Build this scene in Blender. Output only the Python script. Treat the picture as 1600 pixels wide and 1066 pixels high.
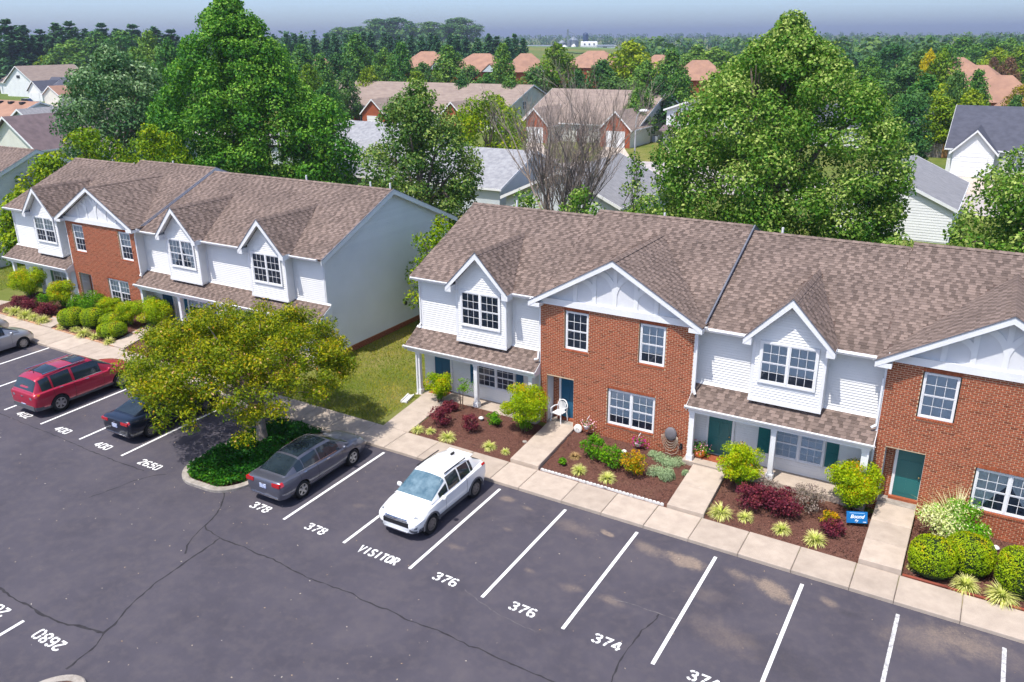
import bpy, bmesh, math, random
import numpy as np
from mathutils import Vector, Matrix, Quaternion
R = math.radians
for o in list(bpy.data.objects): bpy.data.objects.remove(o)
SC = bpy.context.scene
COL = SC.collection
random.seed(7); RNG = np.random.default_rng(11)

# ---------------------------------------------------------------- camera
CAMP = Vector((22.3772, -22.9075, 15.6611))
YAW, PITCH, ROLL = R(-30.66041), R(20.22483), R(-0.50586)
fw = Vector((math.sin(YAW)*math.cos(PITCH), math.cos(YAW)*math.cos(PITCH), -math.sin(PITCH)))
rt = Vector((math.cos(YAW), -math.sin(YAW), 0)); up = rt.cross(fw)
rt2 = rt*math.cos(ROLL)+up*math.sin(ROLL); up2 = -rt*math.sin(ROLL)+up*math.cos(ROLL)
cd = bpy.data.cameras.new('camera'); cam = bpy.data.objects.new('camera', cd); COL.objects.link(cam)
cd.sensor_width = 36; cd.lens = 28.965; cd.clip_start = .5; cd.clip_end = 20000
cam.matrix_world = Matrix(((rt2.x, up2.x, -fw.x, CAMP.x), (rt2.y, up2.y, -fw.y, CAMP.y), (rt2.z, up2.z, -fw.z, CAMP.z), (0,0,0,1)))
SC.camera = cam
# ---------------------------------------------------------------- sky, sun, exposure
SUNDIR = Vector((.11, .40, -.91)).normalized()
w = bpy.data.worlds.new('World'); SC.world = w; w.use_nodes = True
nt = w.node_tree; bgn = nt.nodes['Background']
sky = nt.nodes.new('ShaderNodeTexSky'); sky.sky_type = 'NISHITA'; sky.sun_disc = False
sky.sun_elevation = math.asin(-SUNDIR.z); sky.sun_rotation = math.atan2(-SUNDIR.x, -SUNDIR.y)
sky.altitude = 0; sky.air_density = .6; sky.dust_density = 1.6; sky.ozone_density = 4.5
nt.links.new(sky.outputs[0], bgn.inputs[0]); bgn.inputs[1].default_value = .15
sl = bpy.data.lights.new('sun', 'SUN'); sl.energy = 3.1; sl.angle = R(.53); sl.color = (1, .955, .88)
so = bpy.data.objects.new('sun', sl); COL.objects.link(so)
so.rotation_mode = 'QUATERNION'; so.rotation_quaternion = SUNDIR.to_track_quat('-Z', 'Y'); so.location = (0,0,60)
SC.view_settings.view_transform = 'Standard'; SC.view_settings.look = 'None'
SC.view_settings.exposure = .84; SC.view_settings.gamma = 1; SC.view_settings.use_curve_mapping = False
SC.cycles.use_denoising = True; SC.cycles.denoiser = 'OPENIMAGEDENOISE'
SC.cycles.max_bounces = 5; SC.cycles.diffuse_bounces = 2; SC.cycles.glossy_bounces = 2; SC.cycles.use_adaptive_sampling = True; SC.cycles.adaptive_threshold = .025
SC.cycles.transmission_bounces = 4; SC.cycles.transparent_max_bounces = 10; SC.cycles.volume_bounces = 0
SC.cycles.sample_clamp_indirect = 6

# ---------------------------------------------------------------- terrain height
GA, GB = -.0167, .0113
def sstep(a, b, x):
    t = np.clip((x-a)/(b-a), 0, 1); return t*t*(3-2*t)
def gz(x, y):
    x = np.asarray(x, float); y = np.asarray(y, float)
    near = GA*np.clip(x, -48, 48) + GB*np.clip(y, -45, 20)
    return near*(1-sstep(22, 50, y))
def gzf(x, y): return float(gz(x, y))

# ---------------------------------------------------------------- materials
def newmat(name):
    m = bpy.data.materials.new(name); m.use_nodes = True
    t = m.node_tree; b = t.nodes['Principled BSDF']
    return m, t, b
def N(t, kind, **kw):
    n = t.nodes.new('ShaderNode'+kind)
    for k, v in kw.items():
        if k in n.inputs: n.inputs[k].default_value = v
        else: setattr(n, k, v)
    return n
def mixc(t, fac, a, b, blend='MIX'):
    n = t.nodes.new('ShaderNodeMix'); n.data_type = 'RGBA'; n.blend_type = blend
    for s, v in ((n.inputs[0], fac), (n.inputs[6], a), (n.inputs[7], b)):
        if hasattr(v, 'links'): t.links.new(v, s)
        else: s.default_value = v if not isinstance(v, tuple) else (*v[:3], 1)
    return n.outputs[2]
def mth(t, op, a, b=None, c=None, clamp=False):
    n = t.nodes.new('ShaderNodeMath'); n.operation = op; n.use_clamp = clamp
    for i, v in enumerate((a, b, c)):
        if v is None: continue
        if hasattr(v, 'links'): t.links.new(v, n.inputs[i])
        else: n.inputs[i].default_value = v
    return n.outputs[0]
def noise(t, scale, detail=4, rough=.55, vec=None, dist=0):
    n = N(t, 'TexNoise', Scale=scale, Detail=detail, Roughness=rough, Distortion=dist)
    if vec is not None: t.links.new(vec, n.inputs['Vector'])
    return n.outputs[0]
def coords(t, kind='Object'):
    return t.nodes.new('ShaderNodeTexCoord').outputs[kind]
def worldpos(t):
    return t.nodes.new('ShaderNodeNewGeometry').outputs['Position']
def ramp(t, fac, stops):
    n = t.nodes.new('ShaderNodeValToRGB'); t.links.new(fac, n.inputs[0]); e = n.color_ramp.elements
    while len(e) < len(stops): e.new(.5)
    for k, (p, c) in enumerate(stops):
        e[k].position = p; e[k].color = (*c, 1) if len(c) == 3 else c
    return n.outputs[0]
MATS = {}
def mat(name, c, c2=None, scale=4., rough=.75, spec=.3, bump=0, bscale=60., rnd=0, metal=0, coat=0, detail=4, lo=.35, hi=.65, aniso=None):
    """plain procedural: two tones by noise, per-piece tone from the 'rnd' attribute, fine bump"""
    if name in MATS: return MATS[name]
    m, t, b = newmat(name)
    vec = worldpos(t)
    if aniso:
        mp = t.nodes.new('ShaderNodeMapping'); t.links.new(vec, mp.inputs[0]); mp.inputs['Scale'].default_value = aniso; vec = mp.outputs[0]
    col = None
    if c2 is not None:
        f = noise(t, scale, detail, vec=vec)
        mr = N(t, 'MapRange'); t.links.new(f, mr.inputs[0]); mr.inputs[1].default_value = lo; mr.inputs[2].default_value = hi
        col = mixc(t, mr.outputs[0], c, c2)
    if rnd:
        at = N(t, 'Attribute', attribute_name='rnd')
        v = mth(t, 'MULTIPLY_ADD', at.outputs['Fac'], 2*rnd, 1-rnd)
        hs = t.nodes.new('ShaderNodeHueSaturation'); t.links.new(v, hs.inputs['Value'])
        if col is not None: t.links.new(col, hs.inputs['Color'])
        else: hs.inputs['Color'].default_value = (*c, 1)
        col = hs.outputs[0]
    if col is not None: t.links.new(col, b.inputs['Base Color'])
    else: b.inputs['Base Color'].default_value = (*c, 1)
    b.inputs['Roughness'].default_value = rough; b.inputs['Specular IOR Level'].default_value = spec
    b.inputs['Metallic'].default_value = metal; b.inputs['Coat Weight'].default_value = coat; b.inputs['Coat Roughness'].default_value = .04
    if bump:
        bn = t.nodes.new('ShaderNodeBump'); bn.inputs['Strength'].default_value = bump; bn.inputs['Distance'].default_value = .02
        t.links.new(noise(t, bscale, 3, vec=worldpos(t)), bn.inputs['Height']); t.links.new(bn.outputs[0], b.inputs['Normal'])
    MATS[name] = m; return m
def leafmat(name, stops, trans=.22, rough=.55, spec=.16, objvar=0.0):
    if name in MATS: return MATS[name]
    stops = [(p, tuple(max(.004, ((sum(c)/3)+(v-sum(c)/3)*1.28)*1.14) for v in c)) for p, c in stops]
    m, t, b = newmat(name)
    at = N(t, 'Attribute', attribute_name='rnd')
    col = ramp(t, at.outputs['Fac'], stops)
    if objvar:
        oi = t.nodes.new('ShaderNodeObjectInfo')
        hs = t.nodes.new('ShaderNodeHueSaturation'); t.links.new(col, hs.inputs['Color'])
        t.links.new(mth(t, 'MULTIPLY_ADD', oi.outputs['Random'], .05*objvar, .5-.025*objvar), hs.inputs['Hue'])
        t.links.new(mth(t, 'MULTIPLY_ADD', oi.outputs['Random'], -.5*objvar, 1+.25*objvar), hs.inputs['Value']); col = hs.outputs[0]
    t.links.new(col, b.inputs['Base Color']); b.inputs['Roughness'].default_value = rough; b.inputs['Specular IOR Level'].default_value = spec
    tr = t.nodes.new('ShaderNodeBsdfTranslucent'); t.links.new(mixc(t, 1., col, (.92, 1, .5), 'MULTIPLY'), tr.inputs[0])
    mx = t.nodes.new('ShaderNodeMixShader'); mx.inputs[0].default_value = trans
    t.links.new(b.outputs[0], mx.inputs[1]); t.links.new(tr.outputs[0], mx.inputs[2])
    t.links.new(mx.outputs[0], t.nodes['Material Output'].inputs[0]); MATS[name] = m; return m
def glassmat(name, tint, trans=.75, rough=.03, ior=1.5, gl=1.0):
    if name in MATS: return MATS[name]
    m, t, b = newmat(name); t.nodes.remove(b)
    tr = t.nodes.new('ShaderNodeBsdfTransparent'); tr.inputs[0].default_value = (*[c*trans for c in tint], 1)
    g = N(t, 'BsdfGlossy', Roughness=rough); g.inputs[0].default_value = (gl, gl, gl, 1)
    fr = N(t, 'Fresnel', IOR=ior); mx = t.nodes.new('ShaderNodeMixShader')
    t.links.new(fr.outputs[0], mx.inputs[0]); t.links.new(tr.outputs[0], mx.inputs[1]); t.links.new(g.outputs[0], mx.inputs[2])
    t.links.new(mx.outputs[0], t.nodes['Material Output'].inputs[0]); MATS[name] = m; return m

# ---------------------------------------------------------------- mesh helpers
def V3(v): return np.array(v, float)
class MB:
    def __init__(s): s.v = []; s.f = []; s.r = []; s.n = 0
    def add(s, verts, faces, rnd=.5):
        k = s.n; s.v.append(np.asarray(verts, float).reshape(-1, 3)); s.n += len(s.v[-1])
        for f in faces: s.f.append(tuple(i+k for i in f))
        s.r += [rnd]*len(faces); return s
    def box(s, x0, y0, z0, x1, y1, z1, rnd=.5):
        return s.add([(x0,y0,z0),(x1,y0,z0),(x1,y1,z0),(x0,y1,z0),(x0,y0,z1),(x1,y0,z1),(x1,y1,z1),(x0,y1,z1)],
                     [(0,3,2,1),(4,5,6,7),(0,1,5,4),(1,2,6,5),(2,3,7,6),(3,0,4,7)], rnd)
    def bar(s, a, b, wd, ht, upv=(0,0,1), rnd=.5):
        a, b = V3(a), V3(b); d = b-a; d /= np.linalg.norm(d); u = V3(upv); sd = np.cross(d, u); sd /= np.linalg.norm(sd); u = np.cross(sd, d)
        q = [a+sd*sx*wd/2+u*sz*ht/2 for sx, sz in ((-1,-1),(1,-1),(1,1),(-1,1))] + [b+sd*sx*wd/2+u*sz*ht/2 for sx, sz in ((-1,-1),(1,-1),(1,1),(-1,1))]
        return s.add(q, [(0,1,2,3),(7,6,5,4),(0,4,5,1),(1,5,6,2),(2,6,7,3),(3,7,4,0)], rnd)
    def prism(s, poly, axis, lo, hi, rnd=.5):
        """poly: 2-D points in the plane of the other two axes (kept in x,y,z order)"""
        n = len(poly); q = []
        for e in (lo, hi):
            for p in poly:
                c = list(p); c.insert(axis, e); q.append(c)
        fs = [tuple(range(n)), tuple(range(2*n-1, n-1, -1))] + [(i, i+n, (i+1) % n+n, (i+1) % n) for i in range(n)]
        return s.add(q, fs, rnd)
    def tube(s, pts, rad, n=8, cap=True, rnd=.5):
        pts = [V3(p) for p in pts]
        if np.isscalar(rad): rad = [rad]*len(pts)
        prev = None; q = []
        for i, p in enumerate(pts):
            d = pts[min(i+1, len(pts)-1)]-pts[max(i-1, 0)]; d = d/(np.linalg.norm(d)+1e-9)
            if prev is None:
                a = np.array((0,0,1.)) if abs(d[2]) < .9 else np.array((1.,0,0)); s1 = np.cross(d, a)
            else: s1 = prev-d*np.dot(prev, d)
            s1 /= np.linalg.norm(s1)+1e-9; prev = s1; s2 = np.cross(d, s1)
            for k in range(n):
                t = 2*math.pi*k/n; q.append(p+rad[i]*(math.cos(t)*s1+math.sin(t)*s2))
        fs = []
        for i in range(len(pts)-1):
            for k in range(n):
                k2 = (k+1) % n; fs.append((i*n+k, i*n+k2, (i+1)*n+k2, (i+1)*n+k))
        if cap: fs += [tuple(range(n-1, -1, -1)), tuple((len(pts)-1)*n+k for k in range(n))]
        return s.add(q, fs, rnd)
    def lathe(s, prof, n=16, c=(0,0,0), rnd=.5):
        q = []; m = len(prof)
        for r, z in prof:
            for k in range(n):
                t = 2*math.pi*k/n; q.append((c[0]+r*math.cos(t), c[1]+r*math.sin(t), c[2]+z))
        fs = []
        for i in range(m-1):
            for k in range(n):
                k2 = (k+1) % n; fs.append((i*n+k, i*n+k2, (i+1)*n+k2, (i+1)*n+k))
        fs += [tuple(range(n-1, -1, -1)), tuple((m-1)*n+k for k in range(n))]
        return s.add(q, fs, rnd)
    def mesh(s, name, m, smooth=False):
        me = bpy.data.meshes.new(name)
        v = np.concatenate(s.v) if s.v else np.zeros((0, 3))
        me.from_pydata(v.tolist(), [], s.f); me.update()
        a = me.attributes.new('rnd', 'FLOAT', 'FACE'); a.data.foreach_set('value', np.array(s.r, np.float32))
        if smooth: me.polygons.foreach_set('use_smooth', np.ones(len(me.polygons), bool))
        if m is not None: me.materials.append(m)
        return me
    def build(s, name, m, parent=None, loc=None, smooth=False, **kw):
        return obj(name, s.mesh(name, m, smooth), parent, loc, **kw)
def quadmesh(name, V, m, rnd=None):
    """V: (n,4,3) loose quads, fast path"""
    V = np.asarray(V, np.float32); n = len(V)
    me = bpy.data.meshes.new(name); me.vertices.add(4*n); me.vertices.foreach_set('co', V.reshape(-1))
    me.loops.add(4*n); me.loops.foreach_set('vertex_index', np.arange(4*n, dtype=np.int32))
    me.polygons.add(n); me.polygons.foreach_set('loop_start', np.arange(0, 4*n, 4, dtype=np.int32))
    me.update(calc_edges=True)
    a = me.attributes.new('rnd', 'FLOAT', 'FACE'); a.data.foreach_set('value', (RNG.random(n) if rnd is None else rnd).astype(np.float32))
    me.materials.append(m); return me
def obj(name, me, parent=None, loc=None, rot=None, kind=None, label=None, cat=None, group=None):
    o = bpy.data.objects.new(name, me); COL.objects.link(o)
    if parent is not None: o.parent = parent
    if loc is not None: o.location = loc
    if rot is not None: o.rotation_euler = rot
    if kind: o['kind'] = kind
    if label: o['label'] = label
    if cat: o['category'] = cat
    if group: o['group'] = group
    return o
def thing(name, label, cat, loc=(0,0,0), rotz=0, group=None):
    return obj(name, None, None, loc, (0,0,rotz), None, label, cat, group)
def copytree(o, loc, rotz, label=None, scale=None):
    c = o.copy(); COL.objects.link(c); c.location = loc; c.rotation_euler = (0,0,rotz)
    if scale is not None: c.scale = scale
    if label: c['label'] = label
    for ch in o.children:
        d = ch.copy(); COL.objects.link(d); d.parent = c
        for g in ch.children:
            e = g.copy(); COL.objects.link(e); e.parent = d
    return c
# ================================================================ THE SETTING: ground, lot, pavement, beds
CRACKS= [[(-14.22, -5.86), (-12.07, -5.89), (-9.95, -5.87), (-8.04, -5.95), (-6.1, -5.95), (-4.36, -5.88)], [(-3.39, -5.59), (-3.81, -6.0), (-4.05, -6.53), (-4.15, -7.06), (-4.25, -7.5), (-4.44, -8.15)], [(1.71, -7.48), (1.81, -9.09), (1.88, -10.21), (2.16, -11.41), (2.45, -11.98), (2.49, -12.36), (2.75, -12.77), (2.84, -13.07), (2.9, -13.76)], [(-2.07, -12.72), (-1.27, -12.79), (-0.51, -12.75), (0.34, -12.78), (1.16, -12.71), (1.77, -12.51), (2.49, -12.36)], [(1.42, -8.63), (1.09, -8.3), (0.89, -7.89), (0.66, -7.19), (0.42, -6.46), (-0.12, -5.72), (-0.58, -5.28)], [(0.66, -7.19), (0.91, -7.35), (1.7, -7.47), (2.79, -7.41), (3.5, -7.45), (4.1, -7.42), (4.84, -7.48), (5.56, -7.54), (6.36, -7.51), (7.44, -7.42), (8.07, -7.52), (8.84, -7.47), (9.7, -7.52), (10.29, -7.45), (11.0, -7.43), (11.77, -7.51), (12.23, -7.44), (12.96, -7.51), (13.46, -7.49), (14.4, -7.49), (15.08, -7.48)], [(15.84, -3.57), (15.89, -3.78), (15.8, -4.17), (15.66, -4.49), (15.68, -4.92), (15.62, -5.34), (15.65, -5.81), (15.63, -6.12), (15.73, -6.71), (15.8, -7.06)], [(10.32, -5.54), (11.08, -5.79), (11.85, -5.98), (12.55, -6.03), (13.07, -6.06)], [(14.42, -3.64), (15.05, -3.55), (15.75, -3.53), (16.36, -3.53)]]
SAND= [(11.74, -0.86, 0.68, 0.35), (12.86, -0.59, 0.2, 0.9), (14.34, -0.65, 0.49, 0.6), (15.69, -0.72, 0.52, 0.95), (14.38, -3.74, 0.33, 0.5), (13.1, -3.8, 0.33, 0.4), (17.33, -0.54, 0.39, 0.6), (18.43, -0.69, 0.56, 0.95), (17.79, -3.45, 0.99, 0.3), (22.98, -0.59, 1.28, 0.45), (24.07, -0.36, 1.08, 0.35), (8.83, -0.45, 0.31, 0.6), (9.76, -0.63, 0.21, 0.5), (8.8, -3.87, 0.31, 0.35), (9.78, -2.1, 0.18, 0.4), (11.58, -3.7, 0.19, 0.4), (20.06, -0.46, 0.3, 0.6), (19.75, -3.67, 1.17, -0.6), (20.66, -0.7, 0.3, -0.7), (-19.97, -0.59, 0.55, 0.4), (4.41, -3.55, 0.24, 0.2), (16.72, -2.05, 0.63, 0.2)]
PLANTS={
 'A':[
  ('tuft',3.0,1.95,0.63,0.61),
  ('tuft',3.5,2.16,0.54,0.49),
  ('tuft',4.47,1.99,0.82,0.68),
  ('tuft',6.36,2.25,0.68,0.63),
  ('tuft',7.12,2.24,0.46,0.41),
  ('plum',3.47,2.94,0.94,0.89),
  ('plum',3.08,4.22,0.68,0.49),
  ('plum',4.9,3.06,0.73,0.84),
  ('nandina',2.09,4.82,1.08,1.33),
  ('sapling',3.41,4.65,0.85,1.52),
  ('green',5.45,4.06,0.63,0.61),
  ('nandina',6.85,4.22,1.61,1.9),
 ],
 'B':[
  ('green',10.34,3.58,0.92,1.0),
  ('green',11.26,3.24,0.85,1.0),
  ('autumn',12.17,3.26,0.94,0.97),
  ('dry',9.69,3.31,0.56,0.58),
  ('green',9.51,2.57,0.3,0.28),
  ('tuft',10.33,2.37,0.7,0.59),
  ('tuft',11.5,2.38,0.76,0.55),
  ('mat',13.03,4.86,0.98,0.17),
  ('mat',13.18,3.62,0.85,0.34),
  ('mat',12.34,5.08,0.57,0.08),
  ('mat',13.88,4.25,0.25,0.19),
 ],
 'C':[
  ('nandina',15.92,4.37,1.38,1.6),
  ('plum',16.64,3.21,1.0,0.97),
  ('plum',17.64,3.4,1.34,0.93),
  ('grey',17.09,4.13,0.88,0.84),
  ('grey',18.48,4.05,1.12,1.02),
  ('nandina',19.76,4.9,1.53,1.69),
  ('tuft',15.89,2.25,0.94,0.65),
  ('tuft',16.71,2.43,0.66,0.42),
  ('tuft',17.97,2.34,0.7,0.6),
  ('tuft',19.06,2.25,0.86,0.59),
  ('autumn',19.27,3.57,0.62,0.52),
  ('plum',19.5,3.08,0.76,0.52),
 ],
 'D':[
  ('willow',22.95,4.86,2.26,1.33),
  ('box',22.54,2.5,1.43,1.16),
  ('box',23.51,3.18,1.46,1.19),
  ('box',24.87,2.76,1.35,1.45),
  ('tuft',22.06,2.38,0.46,0.35),
  ('tuft',23.53,2.15,0.92,0.76),
  ('tuft',24.5,2.11,1.1,0.89),
 ],
 'L1':[
  ('tuft',-27.22,1.92,0.58,0.39),
  ('tuft',-26.29,1.94,1.1,0.58),
  ('tuft',-25.2,1.87,1.12,0.61),
  ('tuft',-24.46,1.92,0.86,0.54),
  ('tuft',-23.49,1.86,0.97,0.61),
  ('plum',-27.49,2.88,0.95,0.66),
  ('plum',-26.11,2.77,1.06,0.64),
  ('plum',-24.58,2.74,1.12,0.71),
  ('green',-25.47,3.41,1.14,0.96),
  ('nandina',-28.63,4.26,1.76,1.57),
  ('nandina',-24.75,3.99,1.31,1.59),
 ],
 'L2':[
  ('green',-23.15,4.49,1.8,0.97),
  ('box',-21.42,2.44,1.51,1.08),
  ('box',-20.28,2.91,1.33,1.12),
  ('box',-19.37,3.45,1.52,0.82),
  ('box',-18.03,2.48,1.47,0.84),
  ('nandina',-20.8,4.36,1.24,1.07),
  ('nandina',-18.58,4.0,1.11,1.38),
  ('nandina',-17.47,4.75,1.81,1.4),
  ('tuft',-21.67,1.84,0.7,0.34),
  ('tuft',-20.67,1.99,0.65,0.38),
  ('tuft',-19.52,1.76,1.03,0.55),
  ('tuft',-18.64,1.82,0.7,0.4),
  ('tuft',-17.32,1.74,0.76,0.38),
 ],
}
def grassmat():
    m, t, b = newmat('grass_ground'); p = worldpos(t)
    n1 = noise(t, .35, 5, vec=p); n2 = noise(t, 3.5, 4, vec=p); n3 = noise(t, .012, 4, vec=p)
    c = ramp(t, n1, [(.3, (.10,.13,.025)), (.5, (.20,.18,.05)), (.68, (.34,.25,.11))])
    c = mixc(t, mth(t, 'MULTIPLY', n2, .6), c, (.09,.15,.02))
    c = mixc(t, ramp(t, n3, [(.4, (0,0,0)), (.6, (1,1,1))]), c, (.10,.15,.03))
    t.links.new(c, b.inputs['Base Color']); b.inputs['Roughness'].default_value = .95; b.inputs['Specular IOR Level'].default_value = .1
    bn = t.nodes.new('ShaderNodeBump'); bn.inputs['Strength'].default_value = .8; bn.inputs['Distance'].default_value = .05
    t.links.new(noise(t, 25, 4, vec=p), bn.inputs['Height']); t.links.new(bn.outputs[0], b.inputs['Normal']); return m
GRASS = grassmat()
def axis_pts(lo, hi, dense_lo, dense_hi, step):
    a = list(np.arange(dense_lo, dense_hi+.1, step)); d = step
    while a[-1] < hi: d *= 1.35; a.append(a[-1]+d)
    d = step
    while a[0] > lo: d *= 1.35; a.insert(0, a[0]-d)
    return a
gx = axis_pts(-3300, 3300, -72, 72, 4); gy = sorted(axis_pts(-300, 3500, -56, 80, 4)+[1.0, 1.4])
XX, YY = np.meshgrid(gx, gy)
ZZ = gz(XX, YY)+np.where(YY <= 1.01, -.06, .09*(1-sstep(22, 40, YY)))
# the land rolls gently far out
far = np.hypot(XX-22, YY+23)
ZZ = ZZ+sstep(500, 1500, far)*(4*np.sin(XX/310+1)*np.sin(YY/420)) + sstep(1400, 3200, far)*9 + 13*np.exp(-((XX+458)**2+(YY-602)**2)/160**2)
nx, ny = len(gx), len(gy)
me = bpy.data.meshes.new('ground')
me.from_pydata(np.stack([XX, YY, ZZ], -1).reshape(-1, 3).tolist(), [], [(j*nx+i, j*nx+i+1, (j+1)*nx+i+1, (j+1)*nx+i) for j in range(ny-1) for i in range(nx-1)])
me.materials.append(GRASS); obj('ground', me, kind='structure')

def asphaltmat():
    m, t, b = newmat('asphalt'); p = worldpos(t)
    n1 = noise(t, .45, 5, .6, p, .4); n2 = noise(t, 3.0, 5, .6, p); n3 = noise(t, 140, 2, .5, p); n4 = noise(t, 16, 7, .8, p)
    c = ramp(t, n1, [(.3, (.060,.054,.070)), (.55, (.077,.069,.087)), (.75, (.098,.086,.101))])
    c = mixc(t, ramp(t, n2, [(.45, (0,0,0)), (.75, (.5,.5,.5))]), c, (.122,.105,.108))
    c = mixc(t, mth(t, 'MULTIPLY', n3, .35), c, (.032,.030,.036))
    # sandy run-off, pale scuffs and oil marks, each with its own place in the stalls
    wob = noise(t, 2.2, 4, .6, p); wob2 = noise(t, 11, 6, .75, p)
    for (sx, sy, r, s) in SAND:
        mp = t.nodes.new('ShaderNodeMapping'); t.links.new(p, mp.inputs[0]); mp.vector_type = 'TEXTURE'
        mp.inputs['Location'].default_value = (sx, sy, 0); mp.inputs['Scale'].default_value = (r*1.25, r*.62, 50); mp.inputs['Rotation'].default_value = (0, 0, (sx*7.3) % 1.2-.6)
        ln = t.nodes.new('ShaderNodeVectorMath'); ln.operation = 'LENGTH'; t.links.new(mp.outputs[0], ln.inputs[0])
        d = mth(t, 'MULTIPLY_ADD', wob2, .9, mth(t, 'MULTIPLY_ADD', wob, 1.6, ln.outputs['Value']))
        mr = N(t, 'MapRange'); t.links.new(d, mr.inputs[0]); mr.interpolation_type = 'SMOOTHERSTEP'
        mr.inputs[1].default_value = 2.65; mr.inputs[2].default_value = 1.2 if abs(s) < .8 else 1.65; mr.inputs[3].default_value = 0; mr.inputs[4].default_value = min(abs(s)*.6, 1)
        fac = mth(t, 'MULTIPLY', mr.outputs[0], mth(t, 'MULTIPLY_ADD', n4, 2.4, -.55, clamp=True))
        c = mixc(t, fac, c, (.46,.34,.23) if s > 0 else (.022,.02,.022))
    t.links.new(c, b.inputs['Base Color']); b.inputs['Roughness'].default_value = .82; b.inputs['Specular IOR Level'].default_value = .32
    bn = t.nodes.new('ShaderNodeBump'); bn.inputs['Strength'].default_value = .35; bn.inputs['Distance'].default_value = .01
    t.links.new(n3, bn.inputs['Height']); t.links.new(bn.outputs[0], b.inputs['Normal']); return m
ASPH = asphaltmat()
def sheet(pts, h, name, m, parent=None, **kw):
    b = MB(); b.add([(x, y, gzf(x, y)+h) for x, y in pts], [tuple(range(len(pts)))]); return b.build(name, m, parent, **kw)
lot = sheet([(-47, -44), (46, -44), (46, .75), (-47, .75)], 0, 'parking_lot', ASPH, kind='structure')

def paintmat(name, c, wear):
    m, t, b = newmat(name); p = worldpos(t)
    f = ramp(t, noise(t, 9, 6, .7, p), [(.62-wear, (0,0,0)), (.72-wear*.5, (1,1,1))])
    f2 = mth(t, 'MULTIPLY', f, .75*min(1, wear*5))
    t.links.new(mixc(t, f2, mixc(t, noise(t, 2, 3, vec=p), c, tuple(v*.86 for v in c)), (.16,.15,.155)), b.inputs['Base Color'])
    b.inputs['Roughness'].default_value = .7; return m
PAINT = paintmat('line_paint', (.80,.79,.77), .04); PAINTW = paintmat('worn_line_paint', (.74,.73,.72), .22)
S = 2.74
def line(x, y0, y1, m=PAINT, slant=0):
    wdt = .055
    return sheet([(x-wdt+slant, y0), (x+wdt+slant, y0), (x+wdt, y1), (x-wdt, y1)], .006, 'parking_line', m, lot)
for i in range(1, 10): line(i*S, -5.57, 0.0, PAINTW if i >= 8 else PAINT)
for k in range(-4, 4): line(-14.39+k*S, -5.57, -.06)
for x in (.04, -2.7, -5.44, -8.2): line(x, -19.0, -13.22)
STK = {  # stencil strokes in a 0.62 x 1 box
 '0': [[(.08,.47),(.08,.22),(.2,.06),(.31,.05)], [(.39,.05),(.5,.1),(.54,.24),(.54,.76),(.5,.9),(.39,.95)], [(.31,.95),(.14,.92),(.08,.8),(.08,.55)]],
 '2': [[(.07,.74),(.12,.88),(.3,.95),(.47,.9),(.54,.74),(.47,.58),(.1,.1)], [(.08,.07),(.56,.07)]],
 '3': [[(.06,.8),(.15,.92),(.31,.95)], [(.37,.95),(.5,.89),(.53,.73),(.44,.57),(.22,.53)], [(.32,.5),(.48,.44),(.55,.28),(.5,.12),(.36,.05)], [(.28,.05),(.13,.09),(.05,.22)]],
 '4': [[(.4,.95),(.06,.36),(.06,.3),(.3,.3)], [(.38,.3),(.6,.3)], [(.42,.95),(.42,.4)], [(.42,.22),(.42,.04)]],
 '5': [[(.54,.93),(.12,.93),(.1,.58)], [(.1,.55),(.28,.62),(.46,.57),(.55,.4)], [(.55,.32),(.5,.14),(.36,.05)], [(.28,.05),(.12,.09),(.05,.2)]],
 '6': [[(.52,.84),(.43,.94),(.3,.95)], [(.24,.94),(.12,.85),(.07,.66),(.07,.3),(.13,.12),(.28,.05)], [(.36,.05),(.5,.11),(.55,.29),(.5,.46),(.36,.54),(.2,.52),(.1,.42)]],
 '7': [[(.05,.93),(.56,.93),(.5,.75),(.36,.5)], [(.33,.43),(.26,.2),(.24,.04)]],
 '8': [[(.28,.95),(.13,.9),(.09,.74),(.17,.58),(.4,.5),(.53,.36),(.53,.2)], [(.5,.14),(.36,.05),(.22,.05),(.09,.14),(.07,.3),(.15,.43)], [(.24,.5),(.45,.6),(.52,.74),(.46,.9),(.36,.95)]],
 'V': [[(.03,.97),(.3,.05),(.57,.97)]], 'I': [[(.31,.02),(.31,.98)]], 'T': [[(.03,.92),(.59,.92)], [(.31,.9),(.31,.02)]],
 'S': [[(.54,.8),(.46,.92),(.3,.95),(.13,.89),(.09,.74),(.16,.6),(.44,.44),(.53,.28),(.47,.12),(.3,.05),(.14,.09),(.06,.22)]],
 'O': [[(.31,.05),(.12,.13),(.06,.35),(.06,.65),(.12,.87),(.31,.95),(.5,.87),(.56,.65),(.56,.35),(.5,.13),(.31,.05)]],
 'R': [[(.09,.02),(.09,.94),(.36,.94),(.52,.86),(.54,.7),(.48,.56),(.34,.5),(.1,.5)], [(.3,.5),(.57,.02)]]}
def stroke(pts, wdt):
    """one bent strip of quads with mitred joints"""
    P = np.array(pts, float); n = len(P); L = []; Rr = []
    for i in range(n):
        d0 = P[i]-P[i-1] if i else P[1]-P[0]; d1 = P[i+1]-P[i] if i < n-1 else P[-1]-P[-2]
        d0 = d0/np.linalg.norm(d0); d1 = d1/np.linalg.norm(d1); t = d0+d1; t = t/(np.linalg.norm(t)+1e-9); nn = np.array((-t[1], t[0]))
        k = min(1.6, 1/max(.4, np.dot(nn, (-d0[1], d0[0])))); L.append(P[i]+nn*k*wdt/2); Rr.append(P[i]-nn*k*wdt/2)
    return L, Rr
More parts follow.
